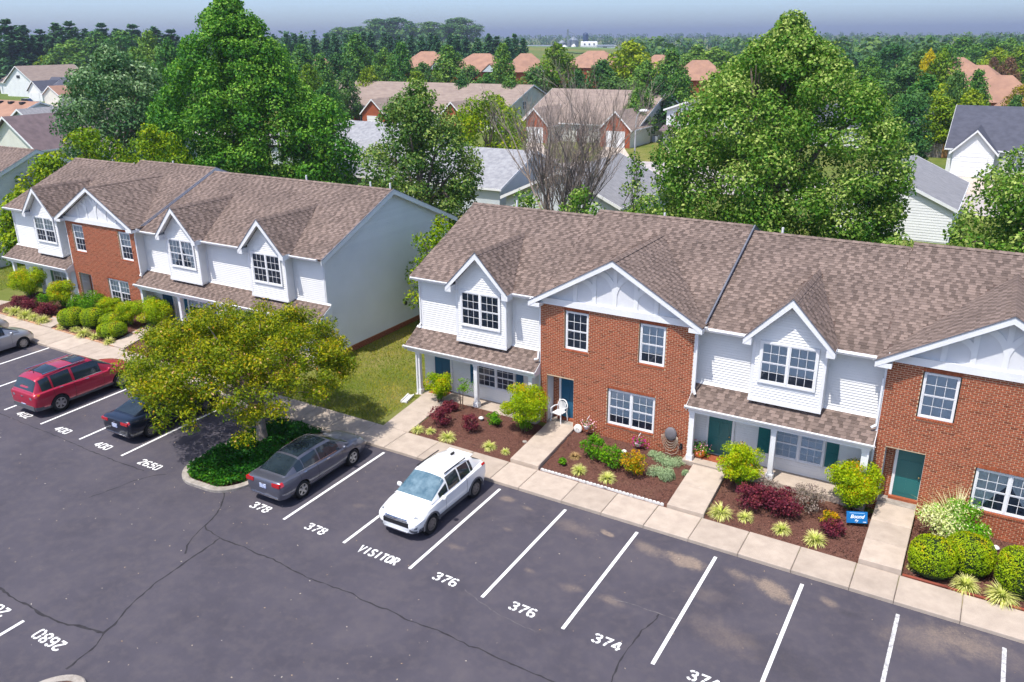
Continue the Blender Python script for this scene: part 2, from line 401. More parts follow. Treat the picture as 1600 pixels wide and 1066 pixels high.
def number(txt, cx, cy, h=.38, wd=None, flip=False, m=PAINT, name='stall_number', tw=.18):
    n = len(txt); cw = (wd or n*.30)/n; b = MB(); k = .002
    for i, ch in enumerate(txt):
        for st in STK[ch]:
            k += .0004
            sc = cw/.72
            L, Rr = stroke([(x*sc/h, y) for x, y in st], tw)
            pts = []
            for a in L+Rr[::-1]:
                x, y = (a[0]*h+i*cw-n*cw/2), (a[1]-.5)*h
                if flip: x, y = -x, -y
                pts.append((cx+x, cy+y))
            q = len(L); b.add([(x, y, gzf(x, y)+.004+k) for x, y in pts], [(j, j+1, 2*q-2-j, 2*q-1-j) for j in range(q-1)])
    return b.build(name, m, lot, label='white stencilled marking reading '+txt)
for txt, x in (('400', -10.25), ('400', -7.52), ('378', 1.5), ('378', 4.15), ('376', 9.55), ('376', 12.33), ('374', 15.05), ('374', 17.85), ('374', 20.5), ('372', 23.3)):
    number(txt, x, -5.42, wd=.9)
number('402', -13.1, -5.40, wd=.9); number('402', -15.9, -5.4, wd=.9)
number('2650', -4.55, -5.45, wd=1.2); number('VISITOR', 6.93, -5.5, wd=1.6, name='stall_marking', tw=.19)
number('2680', 1.42, -13.32, wd=1.25, flip=True); number('2682', -1.33, -13.32, wd=1.25, flip=True)
# tar-filled cracks
TAR = mat('crack_tar', (.022,.02,.024), (.04,.037,.042), 6, rough=.9)
PALE = mat('crack_pale', (.19,.17,.17), (.08,.075,.08), 7, rough=.9)
for ci, c in enumerate(CRACKS):
    pts = []
    for (a, b_) in zip(c[:-1], c[1:]):
        nseg = max(2, int(math.dist(a, b_)/.16))
        for k in range(nseg): pts.append((a[0]+(b_[0]-a[0])*k/nseg+random.uniform(-.028, .028), a[1]+(b_[1]-a[1])*k/nseg+random.uniform(-.028, .028)))
    pts.append(c[-1])
    wd = (.045, .035, .065, .085, .055, .05, .05, .022, .025)[ci]
    L, Rr = stroke(pts, wd); b = MB(); q = len(L)
    for i in range(q):
        f = random.uniform(.35, 1.25); mid = (L[i]+Rr[i])/2; L[i] = mid+(L[i]-mid)*f; Rr[i] = mid+(Rr[i]-mid)*f
    P2 = L+Rr[::-1]
    b.add([(x, y, gzf(x, y)+.0035) for x, y in P2], [(j, j+1, 2*q-2-j, 2*q-1-j) for j in range(q-1)])
    b.build('asphalt_crack', PALE if ci >= 7 else TAR, lot)
# blown petals and grit on the asphalt
q = []
for _ in range(420):
    x, y = random.uniform(-14, 25), random.uniform(-15, .2); s = random.uniform(.012, .035); a = random.uniform(0, 3.1); z = gzf(x, y)+.008
    ca, sa = math.cos(a)*s, math.sin(a)*s; q.append([(x+ca, y+sa, z), (x-sa*.6, y+ca*.6, z+.004), (x-ca, y-sa, z), (x+sa*.6, y-ca*.6, z+.004)])
me = quadmesh('blown_litter', np.array(q), mat('litter', (.55,.50,.42), (.32,.2,.1), 1.5, rough=.9)); obj('blown_litter', me, lot, kind='stuff')

# ---------------------------------------------------------------- pavement slabs and walks
CONC = mat('concrete', (.47,.39,.32), (.37,.305,.25), 2.4, rough=.9, spec=.2, bump=.25, bscale=90, rnd=.09, detail=7, lo=.3, hi=.72)
CONC2 = mat('kerb_concrete', (.38,.34,.30), (.25,.22,.19), 5, rough=.9, bump=.3, bscale=60, rnd=.12)
def yk(x): return .16+.012*x
def yi(x): return 1.70+.006*x
def slab(b, pts, top, bot, bev=.012, rnd=.5):
    """pts: four plan corners; top, bot: heights at the corners"""
    c = np.mean(pts, 0); n = 4
    ins = [tuple(np.array(p)+(c-np.array(p))/np.linalg.norm(c-np.array(p))*bev*1.5) for p in pts]
    v = [(p[0], p[1], bot[i]) for i, p in enumerate(pts)]+[(p[0], p[1], top[i]-bev) for i, p in enumerate(pts)]+[(p[0], p[1], top[i]) for i, p in enumerate(ins)]
    f = [(8,9,10,11)]
    for i in range(4):
        j = (i+1) % 4; f += [(i, j, 4+j, 4+i), (4+i, 4+j, 8+j, 8+i)]
    b.add(v, f, rnd)
side = MB(); side.add([(x, y, gzf(x, y)+.02) for x, y in ((-34, yk(-34)+.05), (27, yk(27)+.05), (27, yi(27)-.03), (-34, yi(-34)-.03))], [(0,1,2,3)])
sidewalk = side.build('sidewalk', TAR, kind='structure')
jx = [2.6, 4.25, 5.95, 7.6, 8.86, 10.63, 12.2, 13.78, 15.37, 17.04, 18.73, 20.47, 21.73, 23.51, 25.2, 27]
xx = 2.6
while xx > -33: xx -= 1.62; jx.insert(0, xx)
for a, c in zip(jx[:-1], jx[1:]):
    b = MB(); h = .13+random.uniform(-.005, .005); pts = [(a+.008, yk(a)), (c-.008, yk(c)), (c-.008, yi(c)), (a+.008, yi(a))]
    slab(b, pts, [gzf(*p)+h for p in pts], [gzf(*p)-.02 for p in pts], .02, random.random()); b.build('paving_slab', CONC, sidewalk)
def walk(name, xa, xb, x2a, x2b, y1, ztop0, ztop1, nseg, label):
    """a concrete walk of nseg slabs from the pavement to y1"""
    wb = MB(); y0 = yi((xa+xb)/2)+.012
    wb.add([(xa+.03, y0+.03, gzf(xa, y0)+.03), (xb-.03, y0+.03, gzf(xb, y0)+.03), (x2b-.03, y1, gzf(xb, y1)+.03), (x2a+.03, y1, gzf(xa, y1)+.03)], [(0,1,2,3)])
    w_ = wb.build(name, TAR, kind='structure')
    for k in range(nseg):
        f0, f1 = k/nseg, (k+1)/nseg; g = .006
        ya, yb = y0+(y1-y0)*f0+(g if k else 0), y0+(y1-y0)*f1-g
        pts = [(xa+(x2a-xa)*f0, ya), (xb+(x2b-xb)*f0, ya), (xb+(x2b-xb)*f1, yb), (xa+(x2a-xa)*f1, yb)]
        za, zb = ztop0+(ztop1-ztop0)*f0, ztop0+(ztop1-ztop0)*f1
        b = MB(); slab(b, pts, [za, za, zb, zb], [gzf(*p)-.02 for p in pts], .015, random.random()); b.build('walk_slab', CONC, w_)
def zg(x, y, h): return gzf(x, y)+h
walk('front_path', 1.33, 2.66, .95, 2.35, 5.02, zg(2, 1.7, .135), .17, 2, '')
walk('front_path', 7.63, 8.88, 7.35, 8.60, 5.55, zg(8.2, 1.8, .29), .165, 3, '')
walk('front_path', 14.08, 15.42, 13.95, 15.25, 5.0, zg(14.7, 1.8, .27), .10, 2, '')
walk('front_path', 20.5, 21.76, 20.5, 21.76, 5.55, zg(21, 1.85, .31), .14, 3, '')
walk('front_path', -23.5, -22.25, -25.1, -23.9, 5.55, zg(-23, 1.6, .2), .50, 3, '')
walk('front_path', -17.1, -15.9, -18.4, -17.2, 5.0, zg(-16.5, 1.6, .2), .48, 2, '')
walk('front_path', -30.2, -28.6, -30.9, -29.4, 5.0, zg(-29, 1.6, .2), .52, 2, '')

# ---------------------------------------------------------------- mulch beds
def mulchmat():
    m, t, b = newmat('mulch'); p = worldpos(t)
    c = ramp(t, noise(t, 26, 5, .7, p), [(.3, (.055,.022,.018)), (.5, (.125,.056,.042)), (.68, (.21,.11,.08))])
    c = mixc(t, ramp(t, noise(t, 1.1, 4, .6, p), [(.52, (0,0,0)), (.75, (.45,.45,.45))]), c, (.17,.10,.065))
    t.links.new(c, b.inputs['Base Color']); b.inputs['Roughness'].default_value = .95; b.inputs['Specular IOR Level'].default_value = .1
    bn = t.nodes.new('ShaderNodeBump'); bn.inputs['Strength'].default_value = 1; bn.inputs['Distance'].default_value = .03
    t.links.new(noise(t, 35, 4, .7, p), bn.inputs['Height']); t.links.new(bn.outputs[0], b.inputs['Normal']); return m
MULCH = mulchmat(); CHIP = mat('bark_chip', (.16,.072,.052), (.08,.034,.026), 3, rough=.9, rnd=.6)
def bed(x0, x1, x2, x3, y1, h0=.11, h1=.13):
    nxs, nys = max(8, int((x1-x0)/.22)), 18; V = []; F = []
    for j in range(nys+1):
        f = j/nys
        for i in range(nxs+1):
            g = i/nxs; x = (x0+(x2-x0)*f)*(1-g)+(x1+(x3-x1)*f)*g; y = yi(x)+(y1-yi(x))*f
            e = min(1, min(g, 1-g, f*1.2)*6)
            V.append((x, y, gzf(x, y)+h0+(h1-h0)*f+e*.035+random.uniform(-.012, .012)))
    for j in range(nys):
        for i in range(nxs): k = j*(nxs+1)+i; F.append((k, k+1, k+nxs+2, k+nxs+1))
    b = MB(); b.add(V, F); o = b.build('mulch_bed', MULCH, kind='structure', smooth=True)
    q = []
    for _ in range(int((x1-x0)*(y1-1.8)*130)):
        f, g = random.random(), random.random(); x = (x0+(x2-x0)*f)*(1-g)+(x1+(x3-x1)*f)*g; y = yi(x)+.03+(y1-yi(x)-.03)*f
        s = random.uniform(.02, .05); a = random.uniform(0, 6.3); z = gzf(x, y)+h0+(h1-h0)*f+.04+random.uniform(0, .02); t1 = random.uniform(-.02, .02)
        ca, sa = math.cos(a)*s, math.sin(a)*s; q.append([(x+ca, y+sa, z+t1), (x-sa*.4, y+ca*.4, z+.006), (x-ca, y-sa, z-t1), (x+sa*.4, y-ca*.4, z)])
    obj('bark_chips', quadmesh('bark_chips', np.array(q), CHIP), o, kind='stuff'); return o
bed(2.70, 7.62, 2.40, 7.33, 5.08); bed(8.90, 14.07, 8.62, 13.92, 5.52); bed(15.44, 20.49, 15.27, 20.49, 5.08); bed(21.78, 27, 21.78, 27, 5.52)
bed(-28.6, -23.52, -29.4, -25.2, 5.1, .12, .16); bed(-22.23, -17.12, -23.8, -18.5, 5.5, .12, .2); bed(-15.88, -6.4, -17.1, -6.2, 5.1, .12, .2)

# ---------------------------------------------------------------- kerbed islands with ground cover
def rounded(pts, r, n=6):
    out = []; m = len(pts)
    for i in range(m):
        p0, p1, p2 = (np.array(pts[(i+k-1) % m], float) for k in range(3)); rr = r[i] if isinstance(r, (list, tuple)) else r
        a = p1+(p0-p1)/np.linalg.norm(p0-p1)*rr; c = p1+(p2-p1)/np.linalg.norm(p2-p1)*rr
        for k in range(n+1):
            t = k/n; out.append((1-t)**2*a+2*t*(1-t)*p1+t*t*c)
    return out
def island(pts, r, label):
    P = rounded(pts, r); n = len(P); c = np.mean(P, 0); b = MB(); v = []
    ins = []
    for i in range(n):
        d = P[(i+1) % n]-P[i-1]; d /= np.linalg.norm(d)+1e-9; ins.append(P[i]+np.array((-d[1], d[0]))*.24)
    # kerb in real cast lengths: split round the ring
    root = MB(); root.add([(p[0], p[1], gzf(*p)+.10) for p in ins], [tuple(range(n))])
    o = root.build('kerbed_island', MULCH, kind='structure')
    acc = 0; seg = []
    groups = []; cur = [0]
    for i in range(n):
        acc += np.linalg.norm(P[(i+1) % n]-P[i]); cur.append(i+1)
        if acc > .95: groups.append(cur); cur = [i+1]; acc = 0
    if len(cur) > 1: groups.append(cur)
    for g in groups:
        kb = MB(); dz = random.uniform(-.008, .008); q = []
        for i in g:
            a, c2 = P[i % n], ins[i % n]; q += [(a[0], a[1], gzf(*a)-.02), (a[0], a[1], gzf(*a)+.10+dz), (a[0]+(c2[0]-a[0])*.15, a[1]+(c2[1]-a[1])*.15, gzf(*a)+.125+dz), (c2[0], c2[1], gzf(*c2)+.125+dz), (c2[0], c2[1], gzf(*c2)+.0)]
        m_ = len(g); fs = []
        for k in range(m_-1):
            for e in range(4): fs.append((k*5+e, k*5+e+1, (k+1)*5+e+1, (k+1)*5+e))
        fs += [(0,1,2,3,4), tuple((m_-1)*5+e for e in (4,3,2,1,0))]
        kb.add(q, fs, random.random()); kb.build('kerb_stone', CONC2, o)
    return o, ins
isl, ins1 = island([(-3.25, .1), (-3.3, -4.9), (-2.4, -5.72), (-.5, -5.62), (.12, -4.6), (-.15, .1)], [.05, .7, .5, .6, .6, .05], '')
isl2, ins2 = island([(2.85, -20), (4.6, -20), (4.55, -14.2), (3.6, -13.62), (2.75, -14.3)], [.05, .05, .6, .5, .6], '')
# ================================================================ THE TOWNHOUSE ROWS
WHITE = mat('white_trim', (.80,.80,.80), (.74,.74,.75), 1.2, rough=.45, spec=.4)
SIDING = mat('vinyl_siding', (.82,.81,.785), (.78,.77,.745), .9, rough=.5, spec=.35, rnd=.035)
BRICKM = mat('brick', (.36,.105,.048), (.27,.072,.034), 18, rough=.85, spec=.2, bump=.3, bscale=150, rnd=.17)
MORTAR = mat('mortar', (.66,.47,.31), (.56,.39,.25), 12, rough=.95, spec=.1)
SHING = mat('shingle', (.188,.140,.119), (.150,.112,.096), .55, rough=.92, spec=.15, bump=.4, bscale=220, rnd=.5)
DECK = mat('roof_deck', (.115,.078,.066), (.10,.07,.06), 2, rough=.95, spec=.1)
FLASH = mat('flashing', (.10,.11,.14), (.14,.15,.18), 3, rough=.5, spec=.5)
GLASS = glassmat('window_glass', (.86,.93,.97), .97)
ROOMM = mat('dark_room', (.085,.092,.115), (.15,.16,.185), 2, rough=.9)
BLIND = mat('blind', (.80,.81,.82), None, rough=.7); CURT = mat('curtain', (.80,.78,.75), (.66,.64,.61), 6, rough=.9)
TEAL = mat('teal_paint', (.012,.135,.14), None, rough=.35, spec=.5); NAVY = mat('blue_paint', (.014,.095,.18), None, rough=.35, spec=.5)
DGREEN = mat('green_paint', (.014,.13,.08), None, rough=.4, spec=.5); BROWN = mat('red_brown_paint', (.16,.04,.025), None, rough=.5)
BRASS = mat('door_brass', (.5,.38,.18), None, rough=.3, metal=1); DARKM = mat('dark_metal', (.03,.03,.032), None, rough=.5)
SL = .436                                            # main roof slope
camv = np.array(CAMP)
_boards = {}
def board_mesh(length, h, m):
    k = (round(length, 2), round(h, 3), m.name)
    if k not in _boards:
        b = MB(); L = length; t0, t1, hs = .030, .012, h-.024
        b.add([(0,-t0,0),(L,-t0,0),(L,-t1,hs),(0,-t1,hs),(0,.004,0),(L,.004,0),(L,.014,hs-.004),(0,.014,hs-.004)], [(0,1,2,3),(0,4,5,1),(0,3,4),(1,5,2),(3,2,6,7)], random.random()); _boards[k] = b.mesh('siding_board', m)
    return _boards[k]
def siding(parent, p0, du, z0, z1, ext, m=SIDING, step=.102, cuts=()):
    """lapped boards on a vertical wall. p0 = plan point, du = unit plan direction (outside is to its right),
    ext(z) -> list of (u0, u1) spans the board covers at height z"""
    ang = math.atan2(du[1], du[0]); n = int(round((z1-z0)/step)); st = (z1-z0)/n
    for k in range(n):
        z = z0+k*st
        spans = ext(z+st*.5)
        for (c0, c1, cz0, cz1) in cuts:
            if z+st*.5 > cz0 and z+st*.5 < cz1: spans = [q for (a, b) in spans for q in ((a, min(b, c0)), (max(a, c1), b)) if q[1] > q[0]]
        for (u0, u1) in spans:
            if u1-u0 < .04: continue
            obj('siding_board', board_mesh(u1-u0, st*1.02, m), parent, (p0[0]+du[0]*u0, p0[1]+du[1]*u0, z), (0,0,ang))
def full(L): return lambda z: [(0, L)]

# --- shingles: tabs laid course by course on a plane
_tabs = {}
EXPO = .145
def tab_mesh(wd, r):
    k = (wd, r)
    if k not in _tabs:
        b = MB(); h = EXPO*1.18; t = .014
        b.add([(0,0,t),(wd,0,t),(wd,h,.002),(0,h,.002),(0,0,0),(wd,0,0)], [(0,1,2,3),(0,4,5,1),(0,3,4),(1,5,2)], r); _tabs[k] = b.mesh('shingle', SHING)
    return _tabs[k]
def lay_tabs(org, u, v, L, H, keep, store):
    """collect tabs (width, tone, 4x4) on the plane org + u*a + v*b"""
    u, v = V3(u), V3(v); u /= np.linalg.norm(u); v /= np.linalg.norm(v); n = np.cross(u, v)
    rows = int(H/EXPO)
    for j in range(rows):
        a = -random.uniform(0, .3)
        hi = random.random() < .5
        while a < L:
            wd = random.choice((.14, .18, .22, .28)); hi = not hi
            tone = random.choice((.58, .7, .84)) if hi else random.choice((.18, .3, .42))
            aa, ww = max(a, 0), min(a+wd, L)-max(a, 0)
            if ww > .05:
                o = V3(org)+u*aa+v*(j*EXPO)+n*(.006 if hi else 0)
                if keep(o+u*ww*.5+v*EXPO*.5): store.append((o, u, v, n, ww if ww < wd-.01 else wd, wd, tone))
            a += wd
def emit_tabs(store, root, parent, individuals):
    """the tabs that show largest become objects; the rest one joined part"""
    C = camv-V3(root.location); d = [np.linalg.norm(t[0]-C) for t in store]; order = np.argsort(d)
    pick = [i for i in order if abs(store[i][4]-store[i][5]) < .01][:individuals]; ps = set(pick)
    for i in pick:
        o, u, v, n, ww, wd, tone = store[i]; ob = obj('shingle', tab_mesh(wd, tone), parent)
        ob.matrix_local = Matrix(((u[0],v[0],n[0],o[0]),(u[1],v[1],n[1],o[1]),(u[2],v[2],n[2],o[2]),(0,0,0,1)))
    b = MB(); h = EXPO*1.18; t = .014
    for i, (o, u, v, n, ww, wd, tone) in enumerate(store):
        if i in ps: continue
        b.add([o+n*t, o+u*ww+n*t, o+u*ww+v*h+n*.002, o+v*h+n*.002, o, o+u*ww], [(0,1,2,3),(0,4,5,1),(0,3,4),(1,5,2)], tone)
    b.build('shingle_courses', SHING, parent, kind='stuff')
_caps = {}
def ridge_caps(parent, a, b_, half=.15, pitch=.436, step=.2):
    a, b_ = V3(a), V3(b_); L = np.linalg.norm(b_-a); u = (b_-a)/L; s = np.cross(u, (0,0,1)); s /= np.linalg.norm(s)
    n = int(L/step)
    for k in range(n):
        key = (half, pitch, k % 4)
        if key not in _caps:
            m = MB(); d = half*pitch; l = step*1.15; t0, t1 = .022, .006
            m.add([(0,-half,-d+t0),(0,0,t0),(0,half,-d+t0),(l,-half,-d+t1),(l,0,t1),(l,half,-d+t1),(0,-half,-d-.03),(0,0,-.03),(0,half,-d-.03)],
                  [(0,3,4,1),(1,4,5,2),(0,1,7,6),(1,2,8,7)], (.55,.75,.4,.85)[k % 4]); _caps[key] = m.mesh('ridge_cap', SHING)
        o = a+u*(k*step); ob = obj('ridge_cap', _caps[key], parent)
        ob.matrix_local = Matrix(((u[0],-s[0],0,o[0]),(u[1],-s[1],0,o[1]),(u[2],-s[2],1,o[2]+.012),(0,0,0,1)))

# --- windows
_panes = {}
def pane_mesh(w_, h):
    k = (round(w_, 3), round(h, 3))
    if k not in _panes:
        b = MB(); b.add([(0,0,0),(w_,0,0),(w_,0,h),(0,0,h)], [(0,1,2,3)]); _panes[k] = b.mesh('pane', GLASS)
    return _panes[k]
def window(parent, x0, x1, z0, z1, y, units=1, fill='dark', fine=True, casing=.07, grid=True):
    """front faces -y, frame face at y; glass set back 3 cm, a shallow dark room box behind it"""
    f = MB(); W_ = x1-x0; fr = .05; dep = .05
    f.box(x0-casing, y, z1, x1+casing, y+dep, z1+casing); f.box(x0-casing, y, z0-casing*.9, x1+casing, y+dep, z0)
    f.box(x0-casing, y, z0, x0, y+dep, z1); f.box(x1, y, z0, x1+casing, y+dep, z1)
    win = None; uw = W_/units; panes = []; ms = .016
    for k in range(units):
        a, b_ = x0+k*uw+(.035 if k else 0), x0+(k+1)*uw-(.035 if k < units-1 else 0)
        if k: f.box(a-.07, y-.004, z0, a, y+dep, z1)
        zm = (z0+z1)/2
        for si, (c, d) in enumerate(((z0, zm), (zm, z1))):
            ys = y+(.012 if si else .022)
            f.box(a, ys, c, a+fr*.7, ys+.03, d); f.box(b_-fr*.7, ys, c, b_, ys+.03, d)
            f.box(a+fr*.7, ys, c, b_-fr*.7, ys+.03, c+(fr if si == 0 else fr*.6)); f.box(a+fr*.7, ys, d-fr*.7, b_-fr*.7, ys+.03, d)
            xa, xb, za, zb = a+fr*.7, b_-fr*.7, c+(fr if si == 0 else fr*.6), d-fr*.7; pw, ph = (xb-xa)/3, (zb-za)/2
            if grid:
                for i in (1, 2): f.box(xa+pw*i-ms/2, ys+.006, za, xa+pw*i+ms/2, ys+.024, zb)
                f.box(xa, ys+.007, za+ph-ms/2, xb, ys+.023, za+ph+ms/2)
            if fine:
                for i in range(3):
                    for j in range(2): panes.append((xa+pw*i, ys+.015, za+ph*j, pw, ph))
            else: panes.append((xa, ys+.015, za, xb-xa, zb-za))
    win = f.build('window', WHITE, parent)
    for (px, py, pz, pw, ph) in panes: obj('pane', pane_mesh(pw, ph), win, (px, py, pz))
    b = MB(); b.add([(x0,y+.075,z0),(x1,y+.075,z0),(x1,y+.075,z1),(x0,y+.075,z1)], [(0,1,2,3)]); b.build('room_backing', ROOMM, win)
    if fill in ('blind', 'half_blind', 'low_blind'):
        zb = {'blind': z0+.03, 'half_blind': (z0+z1)/2+.02, 'low_blind': z0+(z1-z0)*.28}[fill]; b = MB(); z = z1-.03
        while z > zb: b.add([(x0+.03,y+.062,z),(x1-.03,y+.062,z),(x1-.03,y+.052,z-.034),(x0+.03,y+.052,z-.034)], [(0,1,2,3)]); z -= .042
        b.build('blind', BLIND, win)
    elif fill in ('curtain', 'half_curtain', 'side_curtain'):
        b = MB(); n = 40; zb = z0+.02 if fill != 'half_curtain' else (z0+z1)/2; v = []
        for i in range(n+1):
            t = i/n; zz = zb
            if fill == 'side_curtain': zz = z0+.02+(z1-z0)*.75*max(0, 1-abs(t-.5)*2.6)
            for z in (zz, z1-.02): v.append((x0+.02+t*(W_-.04), y+.064+.008*math.sin(i*1.7), z))
        b.add(v, [(2*i, 2*i+2, 2*i+3, 2*i+1) for i in range(n)]); b.build('curtain', CURT, win)
    return win
def door(parent, x0, x1, z0, z1, y, m, glassy=False):
    """faces -y: slab with six raised panels, white jambs, knob"""
    b = MB(); b.box(x0, y+.03, z0, x1, y+.07, z1); w_ = x1-x0; h = z1-z0
    d = b.build('door', m, parent); p = MB()
    for i in range(2):
        for (a, c) in ((.08, .38), (.44, .74), (.80, .94)):
            xa = x0+w_*(.12+.42*i); p.box(xa, y+.018, z0+h*a, xa+w_*.34, y+.031, z0+h*c)
    p.build('door_panels', m, d)
    j = MB(); j.box(x0-.09, y, z0, x0, y+.08, z1+.09); j.box(x1, y, z0, x1+.09, y+.08, z1+.09); j.box(x0, y, z1, x1, y+.08, z1+.09); j.build('door_frame', WHITE, d)
    k = MB(); k.lathe([(.012,0),(.014,.03),(.032,.04),(.034,.06),(.02,.075)], 10); ob = k.build('door_knob', BRASS, d, (x1-.07, y+.03, z0+h*.46), smooth=True); ob.rotation_euler = (R(90), 0, 0)
    return d
def gutter(parent, x0, x1, y, z, name='gutter'):
    b = MB(); b.prism([(y, z), (y-.015, z+.1), (y-.11, z+.11), (y-.12, z+.085), (y-.085, z+.0)], 0, x0, x1)
    b.box(x0-.012, y-.122, z-.004, x0, y+.004, z+.114); b.box(x1, y-.122, z-.004, x1+.012, y+.004, z+.114); return b.build(name, WHITE, parent)
def downspout(parent, pts, name='downspout'):
    b = MB()
    for a, c in zip(pts[:-1], pts[1:]): b.bar(a, c, .065, .055, (0,1,0) if abs(c[2]-a[2]) > abs(c[1]-a[1]) else (0,0,1))
    return b.build(name, WHITE, parent)
def shutter(parent, x0, x1, z0, z1, y, m):
    b = MB(); b.box(x0, y, z0, x1, y+.03, z1); w_ = x1-x0; h = z1-z0
    for (a, c) in ((.06, .46), (.52, .94)): b.box(x0+w_*.16, y-.014, z0+h*a, x1-w_*.16, y, z0+h*c)
    return b.build('shutter', m, parent)

# --- brickwork
_bricks = {}
BW, BH, JT = .194, .060, .0175
def brick_mesh(wd, hh, tone):
    k = (round(wd, 3), round(hh, 3), tone)
    if k not in _bricks:
        b = MB(); d = .012; e = .004
        b.add([(e,-d,e),(wd-e,-d,e),(wd-e,-d,hh-e),(e,-d,hh-e),(0,0,0),(wd,0,0),(wd,0,hh),(0,0,hh)], [(0,1,2,3),(4,5,1,0),(5,6,2,1),(6,7,3,2),(7,4,0,3)], tone); _bricks[k] = b.mesh('brick', BRICKM)
    return _bricks[k]
def brick_wall(root, parent, x0, x1, z0, z1, y, holes, individuals):
    rows = int((z1-z0)/(BH+JT)); lst = []
    for j in range(rows):
        z = z0+j*(BH+JT); x = x0+(0 if j % 2 else -(BW+JT)/2)
        while x < x1-.02:
            a, c = max(x, x0), min(x+BW, x1); segs = [(a, c)]
            for (hx0, hx1, hz0, hz1) in holes:
                if z+BH > hz0 and z < hz1:
                    ns = []
                    for (p, q) in segs:
                        if q <= hx0 or p >= hx1: ns.append((p, q))
                        else:
                            if p < hx0-.02: ns.append((p, hx0-.004))
                            if q > hx1+.02: ns.append((hx1+.004, q))
                    segs = ns
            for (p, q) in segs:
                if q-p > .03: lst.append((p, z, q-p, BH, random.choice((.05,.2,.35,.5,.6,.7,.85,1.)) if random.random() > .04 else -.6))
            x += BW+JT
    def dist(t): return (root.location.x+t[0]-camv[0])**2+(root.location.z+t[1]-camv[2])**2
    fullb = sorted([t for t in lst if abs(t[2]-BW) < .001], key=dist)[:individuals]; fs = set(id(t) for t in fullb)
    for t in fullb: obj('brick', brick_mesh(t[2], t[3], t[4]), parent, (t[0], y, t[1]))
    b = MB(); d, e = .012, .004
    for t in lst:
        if id(t) in fs: continue
        p, z, wd, hh, tone = t
        b.add([(p+e,y-d,z+e),(p+wd-e,y-d,z+e),(p+wd-e,y-d,z+hh-e),(p+e,y-d,z+hh-e),(p,y,z),(p+wd,y,z),(p+wd,y,z+hh),(p,y,z+hh)], [(0,1,2,3),(4,5,1,0),(5,6,2,1),(6,7,3,2),(7,4,0,3)], tone)
    b.build('brick_courses', BRICKM, parent, kind='stuff')
def soldier(parent, x0, x1, z, h, y, proud, name):
    b = MB(); x = x0
    while x < x1-.03:
        c = min(x+.068, x1); b.box(x, y-proud, z, c, y+.09, z+h, random.random()); x = c+.011
    return b.build(name, BRICKM, parent)

def gable_roof(root, parent, store, xc, za, slope, hw, yf, yb, main):
    """small cross gable: two slopes with fascia, soffit, returns, ridge caps. main(x,y)->height of the main roof"""
    dk = MB(); n = math.hypot(1, slope); ze = za-slope*hw
    for s in (-1, 1):
        dk.prism([(xc, za), (xc+s*hw, ze), (xc+s*hw, ze-.05), (xc, za-.05)], 1, yf, yb)
        u = (0, -s, 0) if s > 0 else (0, 1, 0); org = (xc+s*hw, yb if s < 0 else yf, ze)
        org = (xc+s*hw, yf, ze) if s > 0 else (xc+s*hw, yb, ze)
        u = (0, 1, 0) if s > 0 else (0, -1, 0)
        lay_tabs(org, u, (-s, 0, slope), yb-yf, hw*n, lambda q: q[2] > main(q[0], q[1])-.03, store)
    dk.build('roof_deck', DECK, parent)
    ridge_caps(parent, (xc, yf, za+.015), (xc, yb-.05, za+.015), .13, slope)
    fa = MB(); so_ = MB()
    for s in (-1, 1):
        e = .02
        fa.add([(xc, yf-.03, za+.0), (xc+s*(hw+e), yf-.03, ze-slope*e), (xc+s*(hw+e), yf-.03, ze-slope*e-.22*1.0), (xc, yf-.03, za-.22*n*.9),
                (xc, yf+.0, za+.0), (xc+s*(hw+e), yf+.0, ze-slope*e), (xc+s*(hw+e), yf+.0, ze-slope*e-.22), (xc, yf+.0, za-.22*n*.9)],
               [(0,1,2,3), (4,7,6,5), (0,4,5,1), (1,5,6,2), (2,6,7,3)])
    fa.build('fascia_board', WHITE, parent)
    dr = MB()
    for s in (-1, 1): dr.bar((xc, yf-.035, za+.012), (xc+s*(hw+.03), yf-.035, ze-slope*.03+.012), .03, .022)
    dr.build('drip_edge', FLASH, parent)
    return ze

